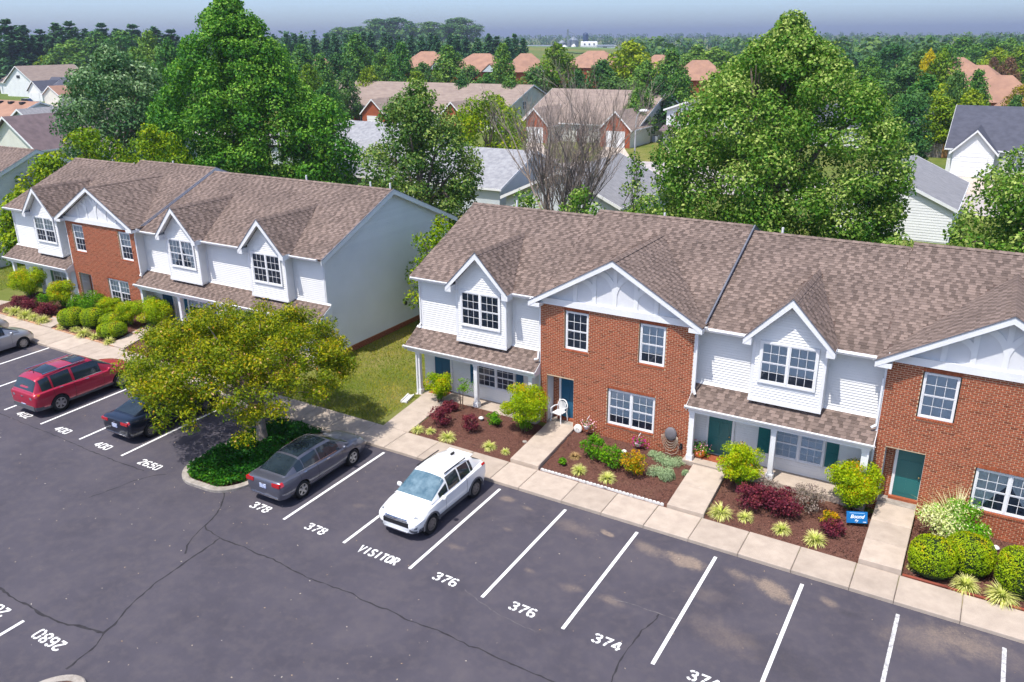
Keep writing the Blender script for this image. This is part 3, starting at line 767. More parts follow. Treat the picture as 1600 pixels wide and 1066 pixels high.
def row_house(cfg):
    X0, dz, ind = cfg['x0'], cfg['dz'], cfg['ind']
    root = thing(cfg['name'], cfg['label'], 'townhouses', (X0, 5.5, dz), 0, 'townhouse rows along the car park'); fine = ind > 0
    units = [(k, a-X0, b-X0, d) for (k, a, b, d) in cfg['units']]; roofs = cfg['roofs']
    xl, xr = units[0][1], units[-1][2]; YW = .55; YB = 11.0; FL = cfg['floor']
    zmain = lambda off, y: 5.6+off+SL*(y-.15)
    # hidden carcass: one box plus the gable prism, so that nothing is hollow
    cb = MB(); cb.prism([(1.3, -.6), (YB, -.6), (YB, 5.5), (5.7, 7.7), (1.3, 5.75)], 0, xl+.01, xr-.015)
    wall = cb.build('wall', SIDING, root)
    store = []
    # ---- main roof
    roof = None
    allg = []
    for (a, b, off, segs) in roofs:
        for (sa, sb, ry) in segs:
            sa, sb = sa-X0, sb-X0; br = any(k == 'B' and sa-.4 < (p+q)/2 < sb+.4 for (k, p, q, d) in units); y0 = .35 if br else .15
            zr = zmain(off, ry); m = MB()
            m.prism([(y0, zmain(off, y0)), (ry, zr), (2*ry-.15, zmain(off, .15)), (2*ry-.15, zmain(off, .15)-.1), (ry, zr-.12), (y0, zmain(off, y0)-.1)], 0, sa, sb)
            if roof is None: roof = m.build('roof', DECK, root)
            else: m.build('roof_deck', DECK, roof)
    gables = []
    for (k, a, b, d) in units:
        off = next(o for (ra, rb, o, sg) in roofs if ra-X0-.4 <= (a+b)/2 <= rb-X0+.4)
        if k == 'B':
            xc = (a+b)/2; gables.append((xc, 7.68+off*.5, .575, (b-a)/2+.36, -.38, off))
        else:
            for xb in d['bays']: gables.append((xb-X0, 7.24+off*.5, 1.06, 1.56, -.33, off))
    def gz_at(x): return max([za-s*abs(x-xc) for (xc, za, s, hw, yf, off) in gables if abs(x-xc) < hw] or [-9])
    for (a, b, off, segs) in roofs:
        for (sa, sb, ry) in segs:
            sa, sb = sa-X0, sb-X0; n = math.hypot(1, SL)
            y0 = .15
            lay_tabs((sa, y0-.02, zmain(off, y0-.02)), (1,0,0), (0,1,SL), sb-sa, (ry-y0)*n, lambda q: gz_at(q[0]) < q[2]+.0 and not (q[1] < .5 and any(k == 'B' and p-.1 < q[0] < r+.1 for (k, p, r, d) in units)), store)
            ridge_caps(roof, (sa, ry, zmain(off, ry)+.012), (sb, ry, zmain(off, ry)+.012), .15, SL, .26)
    # step boards where one roof stands above the next, and end rakes
    for i, (a, b, off, segs) in enumerate(roofs):
        xe = b-X0; ry = segs[-1][2]; zr = zmain(off, ry)
        if i < len(roofs)-1 or cfg.get('end_rake', True):
            m = MB(); t = .2 if i < len(roofs)-1 else .24
            m.prism([(.05, zmain(off, .05)+.01), (ry, zr+.02), (2*ry-.05, zmain(off, .05)+.01), (2*ry-.05, zmain(off, .05)-t), (ry, zr-t), (.05, zmain(off, .05)-t)], 0, xe, xe+.03); m.build('rake_board', FLASH if cfg.get('dark_step') and i < len(roofs)-1 else WHITE, roof)
            dm = MB(); dm.bar((xe+.02, .05, zmain(off, .05)+.02), (xe+.02, ry, zr+.03), .06, .02); dm.bar((xe+.02, ry, zr+.03), (xe+.02, 2*ry-.05, zmain(off, .05)+.02), .06, .02); dm.build('drip_edge', FLASH, roof)
        if i == len(roofs)-1 and cfg.get('end_rake', True):
            m = MB(); m.prism([(.2, zmain(off, .2)-.11), (ry, zr-.13), (2*ry-.2, zmain(off, .2)-.11), (2*ry-.2, zmain(off, .2)-.13), (ry, zr-.15), (.2, zmain(off, .2)-.13)], 0, xr, xe); m.build('soffit', WHITE, roof)
    for (xc, za, s, hw, yf, off) in gables:
        yb = .15+(za-5.6-off)/SL+.1
        gable_roof(root, roof, store, xc, za, s, hw, yf, yb, lambda x, y, o=off: zmain(o, y))
    emit_tabs(store, root, roof, ind)
    # ---- units
    nb = sum(1 for u in units if u[0] == 'B')
    for (k, a, b, d) in units:
        off = next(o for (ra, rb, o, sg) in roofs if ra-X0-.4 <= (a+b)/2 <= rb-X0+.4)
        if k == 'B':
            zt = 5.47; hs = [(w_[0]-X0, w_[1]-X0, w_[2], w_[3]) for w_ in d['wins']]
            e0, e1, ez = d['entry'][0]-X0, d['entry'][1]-X0, d['entry'][2]
            holes = [(p-.09, q+.09, r-.13, t+.09) for (p, q, r, t) in hs]+[(e0, e1, -1, ez)]
            bw = MB(); dep = YW+.2; zb = -.75
            # mortar backing with real openings: strips between the holes
            xs = sorted(set([a, b]+[v for h in holes for v in h[:2]]))
            for p, q in zip(xs[:-1], xs[1:]):
                cuts = sorted([(h[2], h[3]) for h in holes if h[0] < (p+q)/2 < h[1]]); z = zb
                for (c0, c1) in cuts:
                    if c0 > z: bw.box(p, 0, z, q, .11, c0)
                    z = max(z, c1)
                bw.box(p, 0, z, q, .11, zt)
            bwall = bw.build('brick_wall', MORTAR, root)
            brick_wall(root, bwall, a, b, zb, zt, 0, holes, ind//nb if ind else 0)
            for (p, q, r, t), w_ in zip(hs, d['wins']):
                window(root, p, q, r, t, .055, w_[4], w_[5], fine, .05)
                soldier(bwall, p-.09, q+.09, r-.125, .068, .0, .035, 'brick_sill'); soldier(bwall, p-.09, q+.09, t+.09-.0, .12, -.001, .014, 'brick_header')
            # returns at both ends
            for xs_, du, p0 in ((b, (0,1), (b, .02)), (a, (0,-1), (a, YW))):
                ret = MB(); ret.box(xs_-.05 if du[1] > 0 else xs_, .112, -.7, xs_ if du[1] > 0 else xs_+.05, YW+.02, 5.5); rw = ret.build('return_wall', SIDING, root)
                if du[1] > 0: siding(rw, (xs_+.002, .09), (0,1), 2.6, 5.5, full(YW-.09))
                tr = MB(); tr.box(xs_-.002 if du[1] > 0 else xs_-.07, -.002, FL, xs_+.07 if du[1] > 0 else xs_+.002, .09, 5.5); tr.build('corner_trim', WHITE, root)
            # recessed entry
            ed = .62; en = MB(); en.box(e0-.06, .115, -.6, e0-.002, ed, ez+.02); en.box(e1+.002, .115, -.6, e1+.06, ed, ez+.02); en.box(e0-.06, .115, ez+.02, e1+.06, ed, ez+.06); en.box(e0-.06, ed, -.6, e1+.06, ed+.05, ez+.06)
            ew = en.build('entry_recess', SIDING if True else BRICKM, root)
            siding(ew, (e0, ed), (0,-1), FL, ez, full(ed-.115))
            eb = MB(); eb.box(e0, ed-.012, FL, e0+.30, ed, ez); ebw = eb.build('entry_brickwork', MORTAR, root)
            brick_wall(root, ebw, e0+.005, e0+.29, FL, ez, ed-.012, [], 0)
            door(root, e0+.40, min(e1-.02, e0+1.24), FL+.1, min(ez-.12, FL+2.12), ed-.08, d['door'])
            st = MB(); st.box(e0+.30, ed-.2, FL, e1, ed, FL+.1); st.build('threshold', BRICKM, root)
            fl = MB(); fl.box(e0-.0, .05, -.6, e1+.0, ed, FL); fl.build('entry_floor', CONC2, root)
            # half-timbered gable
            xc = (a+b)/2; za = 7.68+off*.5; hw = (b-a)/2+.36; sl = .575
            ty = MB(); zz = za-.14; ty.prism([(xc-hw+.1, zt+.0), (xc+hw-.1, zt), (xc+hw-.1, zz-sl*(hw-.1)+.0), (xc, zz), (xc-hw+.1, zz-sl*(hw-.1)+.0)], 1, .0, .12)
            tym = ty.build('gable_panel', mat('stucco', (.70,.70,.71), (.66,.66,.675), 2, rough=.85), root)
            bm_ = MB(); bm_.box(a-.02, -.10, zt-.02, b+.02, .0, zt+.25); bm_.build('gable_band', WHITE, tym)
            for xo in (-1.72, -.88, 0, .88, 1.72):
                zt2 = zz-sl*abs(xo)-.02; pb = MB(); pb.box(xc+xo-.085, -.035, zt+.25, xc+xo+.085, 0, zt2-.1); pb.build('timber_post', WHITE, tym)
            for (xo, s, r0, r1) in ((0, 1, .72, .56), (0, -1, .72, .56), (.88, 1, .55, .44), (-.88, -1, .55, .44)):
                ar = MB(); nseg = 10; base = zt+.5; top = zz-sl*abs(xo+s*r0)-.16; H = top-base; v = []
                for i in range(nseg+1):
                    t = i/nseg*math.pi/2; xx = xc+xo+s*(.06+r0*(1-math.cos(t))); z_ = base+H*math.sin(t); v += [(xx-s*.0, -.03, z_-.0), (xx-s*.0, 0, z_)]
                    x2 = xc+xo+s*(-.06+r0*.96*(1-math.cos(t))+.0); z2 = min(base+.16+H*1.0*math.sin(t), zz-sl*abs(x2-xc)-.06); v += [(x2, -.03, z2), (x2, 0, z2)]
                fs = []
                for i in range(nseg):
                    o = i*4; fs += [(o, o+4, o+6, o+2), (o, o+1, o+5, o+4), (o+2, o+6, o+7, o+3)]
                ar.add(v, fs); ar.build('timber_brace', WHITE, tym)
            sf = MB()
            for s in (-1, 1): sf.prism([(xc, za-.07), (xc+s*hw, za-.07-sl*hw), (xc+s*hw, za-.09-sl*hw), (xc, za-.09)], 1, -.38, .0)
            sf.build('gable_soffit', WHITE, root)
            zc = za-sl*hw
            for s in (-1, 1):
                rb = MB(); rb.box(min(xc+s*(hw+.02), xc+s*(hw-.5)), -.40, zc-.22, max(xc+s*(hw+.02), xc+s*(hw-.5)), .12, zc-.06); rb.build('cornice_return', WHITE, root)
                gutter(root, xc+s*hw-.02 if s > 0 else xc-hw-.1, xc+hw+.1 if s > 0 else xc-hw+.02, -.0, zc-.12)
        else:
            # ---- sided unit: upper wall, bays, porch
            zlo = 2.9; up_ = MB(); up_.box(a, YW, zlo, b, YW+.02, 5.56); uw = up_.build('siding_wall', SIDING, root)
            bays = sorted(x-X0 for x in d['bays'])
            def ext(z, a=a, b=b, bays=bays):
                e = [a]; 
                for x in bays: e += [x-1.27, x+1.27]
                e.append(b); return [(e[i]-a, e[i+1]-a) for i in range(0, len(e), 2)]
            siding(uw, (a, YW), (1,0), 3.02, 5.56, ext)
            lo_ = MB(); lo_.box(a, YW+.05, -.6, b, YW+.07, 3.0); lw = lo_.build('porch_wall', SIDING, root)
            siding(lw, (a, YW+.05), (1,0), FL, 2.75, full(b-a), cuts=[(q[0]-X0-a-.02, q[1]-X0-a+.02, q[2]-.02, q[3]+.02) for q in d['wins']]+[(q[0]-X0-a-.05, q[1]-X0-a+.05, 0, 2.12) for q in d['doors']])
            sof = MB(); sof.box(a, .1, 5.44, b, YW, 5.47); sof.build('soffit', WHITE, root)
            cuts = [a]+[v for x in bays for v in (x-1.42, x+1.42)]+[b]
            for i in range(0, len(cuts), 2):
                l0, l1 = cuts[i], cuts[i+1]
                if i == 0 and a > xl+1: l0 += .35
                if i == len(cuts)-2 and b < xr-1: l1 -= .32
                if l1-l0 > .3: gutter(root, l0-(.2 if a == l0 else 0), l1, .14, 5.49+off)
            if a == xl:
                ct = MB(); ct.box(a-.03, YW-.03, 3.0, a+.09, YW+.1, 5.5); ct.build('corner_trim', WHITE, root)
            if b == xr:
                ct = MB(); ct.box(b-.09, YW-.03, 3.0, b+.035, YW+.1, 5.5); ct.build('corner_trim', WHITE, root)
            for bi, xb in enumerate(bays):
                za, hw, sl = 7.24+off*.5, 1.56, 1.06; bb = MB(); zz = za-.16
                bb.prism([(xb-1.27, 3.02), (xb+1.27, 3.02), (xb+1.27, zz-sl*1.27), (xb, zz), (xb-1.27, zz-sl*1.27)], 1, .05, YW+.1)
                bay = bb.build('bay', SIDING, root)
                siding(bay, (xb-1.19, .05), (1,0), 3.12, zz-.05, lambda z, zz=zz, sl=sl: [(max(0, 1.19-(zz-z)/sl), min(2.38, 1.19+(zz-z)/sl))], cuts=[(.21, 2.17, 3.82, 5.37)])
                siding(bay, (xb+1.27, .06), (0,1), 3.12, 5.5, full(YW-.06))
                for s in (-1, 1):
                    tr = MB(); x_ = xb+s*1.27; tr.box(min(x_, x_-s*.085), .02, 3.02, max(x_, x_-s*.085), .05, zz-sl*1.27+.06); tr.box(min(x_, x_+s*.022), .02, 3.02, max(x_, x_+s*.022), .14, 5.45); tr.build('corner_trim', WHITE, bay)
                tb = MB(); tb.box(xb-1.3, .0, 3.0, xb+1.3, .05, 3.12); tb.build('skirt_board', WHITE, bay)
                wi = d['baywins'][bi]
                window(root, xb-.94, xb+.94, 3.86, 5.33, -.04, 2, wi, fine, .08)
                sf = MB()
                for s in (-1, 1): sf.prism([(xb, za-.08), (xb+s*hw, za-.08-sl*hw), (xb+s*hw, za-.1-sl*hw), (xb, za-.1)], 1, -.33, .06)
                sf.build('gable_soffit', WHITE, bay)
                for s in (-1, 1):
                    zc = za-sl*hw; rb = MB(); rb.box(min(xb+s*(hw+.01), xb+s*(hw-.28)), -.35, zc-.24, max(xb+s*(hw+.01), xb+s*(hw-.28)), .12, zc+.02); rb.build('cornice_return', WHITE, bay)
            # porch roof
            pa, pb = a-(.28 if a == xl else -.02), b+(.28 if b == xr else -.02); ye, ze, yw, zw = -.5, 2.5, YW, 3.12; ps = (zw-ze)/(yw-ye)
            m = MB(); m.prism([(ye, ze), (yw, zw), (yw, zw-.08), (ye, ze-.08)], 0, pa, pb); proof = m.build('porch_roof', DECK, root)
            pst = []; lay_tabs((pa, ye-.02, ze-.012), (1,0,0), (0,1,ps), pb-pa, (yw-ye)*math.hypot(1, ps), lambda q: True, pst); 
            emit_tabs(pst, root, proof, 0)
            fl_ = MB(); fl_.prism([(yw, zw+.02), (yw-.1, zw-.04), (yw-.1, zw-.055), (yw, zw+.0)], 0, pa, pb); fl_.build('flashing', WHITE, proof)
            for x_ in ((pa, pb)):
                en = MB(); en.prism([(ye, ze-.02), (yw, zw-.02), (yw, ze-.22), (ye, ze-.22)], 0, x_-.02 if x_ == pa else x_, x_ if x_ == pa else x_+.02)
                en.build('porch_gable', WHITE, proof)
            bmm = MB(); bmm.box(pa+.05, ye+.1, ze-.3, pb-.05, ye+.3, ze-.06); bmm.box(pa, ye+.02, ze-.13, pb, ye+.1, ze-.02); bmm.box(pa+.06, ye+.3, ze-.2, pb-.06, yw, ze-.17); bmm.build('porch_beam', WHITE, root)
            gutter(root, pa-.05, pb+.03, ye+.02, ze-.11)
            for xp in d['posts']:
                xp -= X0; p_ = MB(); p_.box(xp-.09, -.36, FL, xp+.09, -.18, ze-.3); p_.box(xp-.125, -.395, FL, xp+.125, -.145, FL+.22); p_.box(xp-.11, -.38, ze-.4, xp+.11, -.16, ze-.3); p_.build('porch_post', WHITE, root)
            sb_ = MB(); sb_.box(a-.02, -.47, -.7, b+(.02 if b == xr else 0), YW+.05, FL-.0); sb_.build('porch_floor', CONC, root)
            for (x0_, x1_, z0_, z1_, un, fi) in d['wins']: window(root, x0_-X0, x1_-X0, z0_, z1_, YW-.035, un, fi, fine, .06)
            for (x0_, x1_, z0_, z1_, m_) in d['shutters']: shutter(root, x0_-X0, x1_-X0, z0_, z1_, YW+.005, m_)
            for (x0_, x1_, m_) in d['doors']:
                door(root, x0_-X0, x1_-X0, FL+.06, 2.08, YW-.035, m_)
                mt = MB(); mt.box(x0_-X0-.02, -.05, FL, x1_-X0+.05, .5, FL+.02); mt.build('door_mat', BRICKM, root)
    for pts in cfg['spouts']: downspout(root, [(p[0]-X0, p[1]-5.5, p[2]) for p in pts])
    for (x_, y_) in cfg.get('vents', []):
        v_ = MB(); v_.tube([(x_-X0, y_, 7.2), (x_-X0, y_, 8.15)], .05, 8); v_.build('vent_pipe', WHITE, roof)
    if cfg.get('end_wall'):
        off = roofs[-1][2]; ry = roofs[-1][3][-1][2]; YE = 2*ry-YW
        eb = MB(); eb.prism([(YW, -.6), (YE, -.6), (YE, zmain(off, YW)-.12), (ry, zmain(off, ry)-.16), (YW, zmain(off, YW)-.12)], 0, xr-.02, xr); ew = eb.build('end_wall', SIDING, root)
        def ex(z):
            lim = zmain(off, YW)-.2; q = max(0, (z-lim)/SL); return [(q, YE-YW-q)]
        siding(ew, (xr, YW), (0,1), FL+.12, zmain(off, ry)-.2, ex, step=.115)
        fb = MB(); fb.box(xr-.02, YW, -.6, xr+.03, YE, FL+.12); fo = fb.build('brick_footing', MORTAR, root)
        bk = MB(); y_ = YW
        while y_ < YE:
            for j in range(6): bk.box(xr+.03, y_+.1*(j % 2), FL+.1-(j+1)*.078, xr+.042, min(YE, y_+.2+.1*(j % 2)), FL+.1-j*.078-.012, random.random())
            y_ += .2125
        bk.build('brick_courses', BRICKM, fo, kind='stuff')
        dt = MB(); dt.box(xr+.02, YW+6.1, 1.35, xr+.1, YW+6.25, 1.55); dt.build('vent_cover', DARKM, root)
        ct = MB(); ct.box(xr-.0, YE-.1, FL, xr+.035, YE, zmain(off, YW)-.2); ct.build('corner_trim', WHITE, root)
    return root

row_right = row_house(dict(name='townhouse_row', label='row of white sided and red brick townhouses behind the numbered stalls', x0=.4, dz=0, ind=300, floor=.14, end_rake=False, dark_step=True,
    units=[('S', .4, 6.93, dict(bays=[3.96], baywins=['dark'], posts=[.72, 3.85, 6.62], wins=[(3.42, 5.3, .82, 1.97, 2, 'dark')], shutters=[(2.98, 3.33, .82, 1.97, NAVY), (5.4, 5.76, .82, 1.97, NAVY)], doors=[(1.02, 1.9, NAVY)])),
           ('B', 6.93, 13.5, dict(wins=[(8.12, 9.03, 3.66, 5.2, 1, 'dark'), (11.36, 12.29, 3.66, 5.2, 1, 'low_blind'), (10.11, 12.01, .73, 2.19, 2, 'low_blind')], entry=(7.24, 8.5, 2.28), door=NAVY)),
           ('S', 13.5, 20.17, dict(bays=[16.95], baywins=['low_blind'], posts=[13.72, 16.8, 19.9], wins=[(16.72, 18.43, .72, 1.93, 2, 'blind')], shutters=[(16.06, 16.5, .72, 1.95, TEAL), (18.53, 18.96, .72, 1.95, TEAL)], doors=[(14.14, 15.06, TEAL)])),
           ('B', 20.17, 26.75, dict(wins=[(21.34, 22.3, 3.66, 5.18, 1, 'blind'), (24.6, 25.5, 3.66, 5.18, 1, 'blind'), (23.35, 25.25, .78, 2.16, 2, 'side_curtain')], entry=(20.5, 21.75, 2.3), door=TEAL))],
    roofs=[(.08, 13.8, 0, [(.08, 6.7, 5.63), (6.7, 13.8, 6.06)]), (13.8, 27.05, -.15, [(13.83, 19.9, 5.94), (19.9, 27.05, 6.23)])],
    spouts=[[(.36, 5.78, 5.5), (.36, 6.0, 5.35), (.36, 6.0, 3.3), (.36, 5.85, 3.2)], [(.68, 5.04, 2.42), (.68, 5.1, 2.3), (.66, 5.1, .16), (.66, 4.95, .1)], [(13.58, 5.5, 5.3), (13.62, 5.46, 5.0), (13.62, 5.46, 3.0), (13.72, 5.32, 2.85)], [(20.2, 5.04, 2.42), (20.02, 5.12, 2.3), (20.02, 5.12, .2)], [(20.1, 5.46, 4.8), (20.1, 5.46, 3.05), (19.95, 5.4, 2.95)], [(6.86, 5.46, 3.3), (6.86, 5.4, 2.98), (6.7, 5.35, 2.93)]],
    vents=[(2.1, 6.4), (9.5, 7.0), (14.9, 6.4)]))
row_left = row_house(dict(name='townhouse_row', label='row of white sided and brick townhouses farther back behind the leafy parking tree', x0=-31.95, dz=.2, ind=0, floor=.3, end_wall=True,
    units=[('S', -31.95, -25.5, dict(bays=[-27.75], baywins=['half_curtain'], posts=[-31.6, -28.7, -25.8], wins=[(-28.75, -27.2, .9, 2.0, 2, 'half_blind')], shutters=[(-29.15, -28.82, .9, 2.0, DGREEN)], doors=[(-31.0, -30.1, DGREEN)])),
           ('B', -25.5, -19.1, dict(wins=[(-24.88, -23.98, 3.66, 5.2, 1, 'half_curtain'), (-20.52, -19.62, 3.66, 5.2, 1, 'half_curtain'), (-22.25, -20.5, .8, 2.2, 2, 'half_curtain')], entry=(-25.15, -23.9, 2.25), door=BROWN)),
           ('S', -19.1, -5.45, dict(bays=[-15.2, -8.82], baywins=['side_curtain', 'dark'], posts=[-18.8, -15.6, -12.3, -9.0, -5.75], wins=[(-16.0, -14.2, .85, 2.0, 2, 'half_blind'), (-8.4, -6.8, .85, 2.0, 2, 'dark')], shutters=[(-16.4, -16.05, .85, 2.0, NAVY), (-14.15, -13.8, .85, 2.0, NAVY)], doors=[(-18.2, -17.3, NAVY), (-11.5, -10.6, NAVY)]))],
    roofs=[(-32.25, -18.85, 0, [(-32.25, -25.9, 5.63), (-25.9, -18.85, 6.06)]), (-18.85, -5.15, -.12, [(-18.82, -5.15, 5.9)])],
    spouts=[[(-31.97, 6.0, 5.3), (-31.97, 6.0, 3.2)], [(-19.0, 5.46, 5.2), (-19.0, 5.46, 3.0), (-18.9, 5.3, 2.9)], [(-13.9, 6.0, 5.4), (-13.9, 6.0, 3.1)], [(-5.5, 6.02, 5.4), (-5.5, 6.02, 3.1)], [(-5.5, 5.1, 2.4), (-5.5, 5.1, .4)]], vents=[(-24.0, 7.0), (-12, 6.6), (-7.2, 6.5), (-4.0-2, 6.7)]))
third = row_house(dict(name='townhouse_row', label='grey end of a third townhouse row at the far edge beyond the lawn', x0=-50, dz=.45, ind=0, floor=.2, end_wall=True,
    units=[('S', -50, -37.2, dict(bays=[-41.2], baywins=['dark'], posts=[-40.5, -37.5], wins=[], shutters=[], doors=[]))],
    roofs=[(-50.3, -36.9, 0, [(-50.3, -36.9, 5.7)])], spouts=[[(-37.15, 6.02, 5.4), (-37.15, 6.02, .3)]]))
mb_ = MB(); mb_.box(0, 0, 0, .3, .9, .7); mb_.box(.3, .12, .35, .36, .38, .6); mb_.box(.3, .5, .35, .36, .76, .6); mb_.tube([(.15, .2, 0), (.15, .2, -1.2)], .05, 8)
mb_.build('meter_box', mat('meter_grey', (.33,.36,.40), None, rough=.5), third, (50-37.2+.03, 4.3, 1.1))
# ================================================================ CARS (built nose towards +x, then turned)
TYRE = mat('tyre', (.018,.018,.019), None, rough=.85); RIMM = mat('alloy', (.42,.42,.43), None, rough=.3, metal=.9); RIMD = mat('dark_alloy', (.22,.21,.21), None, rough=.35, metal=.8)
BLACKP = mat('black_plastic', (.02,.02,.022), None, rough=.6); GREYP = mat('grey_cladding', (.10,.10,.11), None, rough=.6); CHROME = mat('chrome', (.75,.75,.77), None, rough=.15, metal=1)
REDL = mat('red_lens', (.45,.008,.012), None, rough=.15, spec=.6, coat=1); CLEARL = mat('clear_lens', (.20,.22,.25), None, rough=.12, spec=.7, coat=1); AMBER = mat('amber_lens', (.6,.14,.01), None, rough=.2, coat=1)
CGLASS = mat('car_glass', (.012,.020,.028), (.022,.034,.044), 1.3, rough=.04, spec=.75); PLATE = mat('number_plate', (.62,.66,.72), (.2,.25,.5), 22, rough=.5)
SKYREFL = mat('screen_sky_reflection', (.05,.11,.15), (.15,.23,.27), 3.0, rough=.06, spec=.7, coat=.6)  # windscreen glass with the cloudy sky's reflection painted into its two blue-grey tones
def paint(name, c, metal=.35): return mat(name, c, None, rough=.34, spec=.5, metal=metal, coat=1)
def cr(P, t):
    """Catmull-Rom through rows of P at float index t"""
    n = len(P); i = min(max(int(math.floor(t)), 0), n-2); f = t-i
    p0, p1, p2, p3 = P[max(i-1, 0)], P[i], P[i+1], P[min(i+2, n-1)]
    return .5*((2*p1)+(-p0+p2)*f+(2*p0-5*p1+4*p2-p3)*f*f+(-p0+3*p1-3*p2+p3)*f**3)
def make_car(spec):
    """spec['st']: stations rear to front (x, z_low, w_sill, z_mid, w_mid, z_shoulder, w_shoulder, z_crown)
       spec['gh']: greenhouse stations rear to front (x, z_belt, w_belt, z_roof, w_roof)"""
    st = np.array(spec['st'], float); body_m = spec['paint']
    root = thing(spec['name'], spec['label'], 'car', spec['loc'], spec['rot'], 'cars parked in the stalls')
    # tilt with the lot
    def section(r):
        x, zl, ws, zm, wm, zs, wsh, zc = r
        pts = [(0, zl), (ws*.86, zl), (ws*.97, zl+.05), (ws, zl+.13), ((ws+wm)/2+.005, (zl+.13+zm)/2), (wm, zm), (wm*.998, zm+(zs-zm)*.5), ((wm+wsh)/2+.012, zs-.045), (wsh, zs), (wsh*.93, zs+(zc-zs)*.42), (wsh*.72, zs+(zc-zs)*.76), (wsh*.4, zs+(zc-zs)*.95), (0, zc)]
        return x, pts
    NS = 64; tt = np.linspace(0, len(st)-1, NS); rings = [section(cr(st, t)) for t in tt]; m = len(rings[0][1])
    b = MB(); v = []
    for x, pts in rings:
        for y, z in pts: v.append((x, y, z))
        for y, z in pts[-2:0:-1]: v.append((x, -y, z))
    K = 2*m-2; fs = []
    for i in range(NS-1):
        for k in range(K): k2 = (k+1) % K; fs.append((i*K+k, (i+1)*K+k, (i+1)*K+k2, i*K+k2))
    fs += [tuple(range(K)), tuple((NS-1)*K+k for k in range(K-1, -1, -1))]
    b.add(v, fs); me = b.mesh('body', body_m, True)
    body = obj('body', me, root)
    # wheel arches cut with cylinders
    wr, wb2 = spec['wr'], spec['axles']; cut = MB(); halfw = spec['hw']
    for ax in wb2:
        for s in (-1, 1):
            n = 28; q = []
            for yy in (s*(halfw-.27), s*(halfw+.2)):
                for k in range(n): a = 2*math.pi*k/n; q.append((ax+(wr+.055)*math.cos(a), yy, wr+(wr+.055)*math.sin(a)))
            f = [tuple(range(n)), tuple(range(2*n-1, n-1, -1))]+[(k, (k+1) % n, (k+1) % n+n, k+n) for k in range(n)]
            if s > 0: f = [tuple(reversed(x)) for x in f]
            cut.add(q, f)
    cme = cut.mesh('cutter', BLACKP); co = bpy.data.objects.new('cutter', cme); COL.objects.link(co)
    bm2 = bmesh.new(); bm2.from_mesh(cme); bmesh.ops.recalc_face_normals(bm2, faces=bm2.faces); bm2.to_mesh(cme); bm2.free()
    bm2 = bmesh.new(); bm2.from_mesh(me); bmesh.ops.recalc_face_normals(bm2, faces=bm2.faces); bm2.to_mesh(me); bm2.free()
    mo = body.modifiers.new('arch', 'BOOLEAN'); mo.object = co; mo.operation = 'DIFFERENCE'; mo.solver = 'EXACT'
    co.parent = root
    dg = bpy.context.evaluated_depsgraph_get(); dg.update(); nm = bpy.data.meshes.new_from_object(body.evaluated_get(dg))
    body.modifiers.clear(); body.data = nm; bpy.data.objects.remove(co)
    if not nm.materials: nm.materials.append(body_m)
    bm2 = bmesh.new(); bm2.from_mesh(nm)
    for e in bm2.edges:
        if len(e.link_faces) == 2 and e.calc_face_angle(0) > .6: e.smooth = False
    for f in bm2.faces: f.smooth = True
    bm2.to_mesh(nm); bm2.free()
    # ---- conformal patches on the body skin
    def skin(t, s, side, off=.006):
        """t: station float, s: section index float, side +-1"""
        def at(tq, sq):
            x, pts = section(cr(st, min(max(tq, 0), len(st)-1))); P = cr(np.array(pts), min(max(sq, 0), m-1)); return np.array((x, side*P[0], P[1]))
        p = at(t, s); du = at(t+.02, s)-at(t-.02, s); dv = at(t, s+.03)-at(t, s-.03); n = np.cross(du, dv)*side; n /= np.linalg.norm(n)+1e-9
        return p+n*off*(1 if n[1]*side > -.3 else -1)
    def patch(name, mt, t0, t1, s0, s1, side, off=.007, nt_=8, ns_=4, shape=None, parent=None):
        b = MB(); v = []
        for i in range(nt_+1):
            for j in range(ns_+1):
                f, g = i/nt_, j/ns_; a, c = (s0, s1) if shape is None else shape(f); v.append(skin(t0+(t1-t0)*f, a+(c-a)*g, side, off))
        b.add(v, [(i*(ns_+1)+j, (i+1)*(ns_+1)+j, (i+1)*(ns_+1)+j+1, i*(ns_+1)+j+1) for i in range(nt_) for j in range(ns_)]); return b.build(name, mt, parent or body, smooth=True)
    # ---- greenhouse
    gh = np.array(spec['gh'], float); NG = len(gh)
    def gsec(r):
        x, zb, wb_, zr, wr_ = r; h = zr-zb
        return np.array([(x, wb_, zb), (x, wb_+(wr_-wb_)*.45, zb+h*.5), (x, wr_+.01, zb+h*.86), (x, wr_*.94, zb+h*.965), (x, wr_*.75, zr), (x, wr_*.4, zr+.02*(h > .2)), (x, 0, zr+.028*(h > .2))])
    b = MB(); v = []; ng = 40; tg = np.linspace(0, NG-1, ng)
    def grow(t):
        i = min(int(t), NG-2); f = t-i; return gh[i]*(1-f)+gh[i+1]*f if spec.get('lin', True) else cr(gh, t)
    for t in tg:
        P = gsec(grow(t)); v += [tuple(p) for p in P]+[(p[0], -p[1], p[2]) for p in P[-2::-1]]
    K = 13; b.add(v, [(i*K+k, i*K+k+1, (i+1)*K+k+1, (i+1)*K+k) for i in range(ng-1) for k in range(K-1)]); roof = b.build('roof', spec.get('roofpaint', body_m), root, smooth=True)
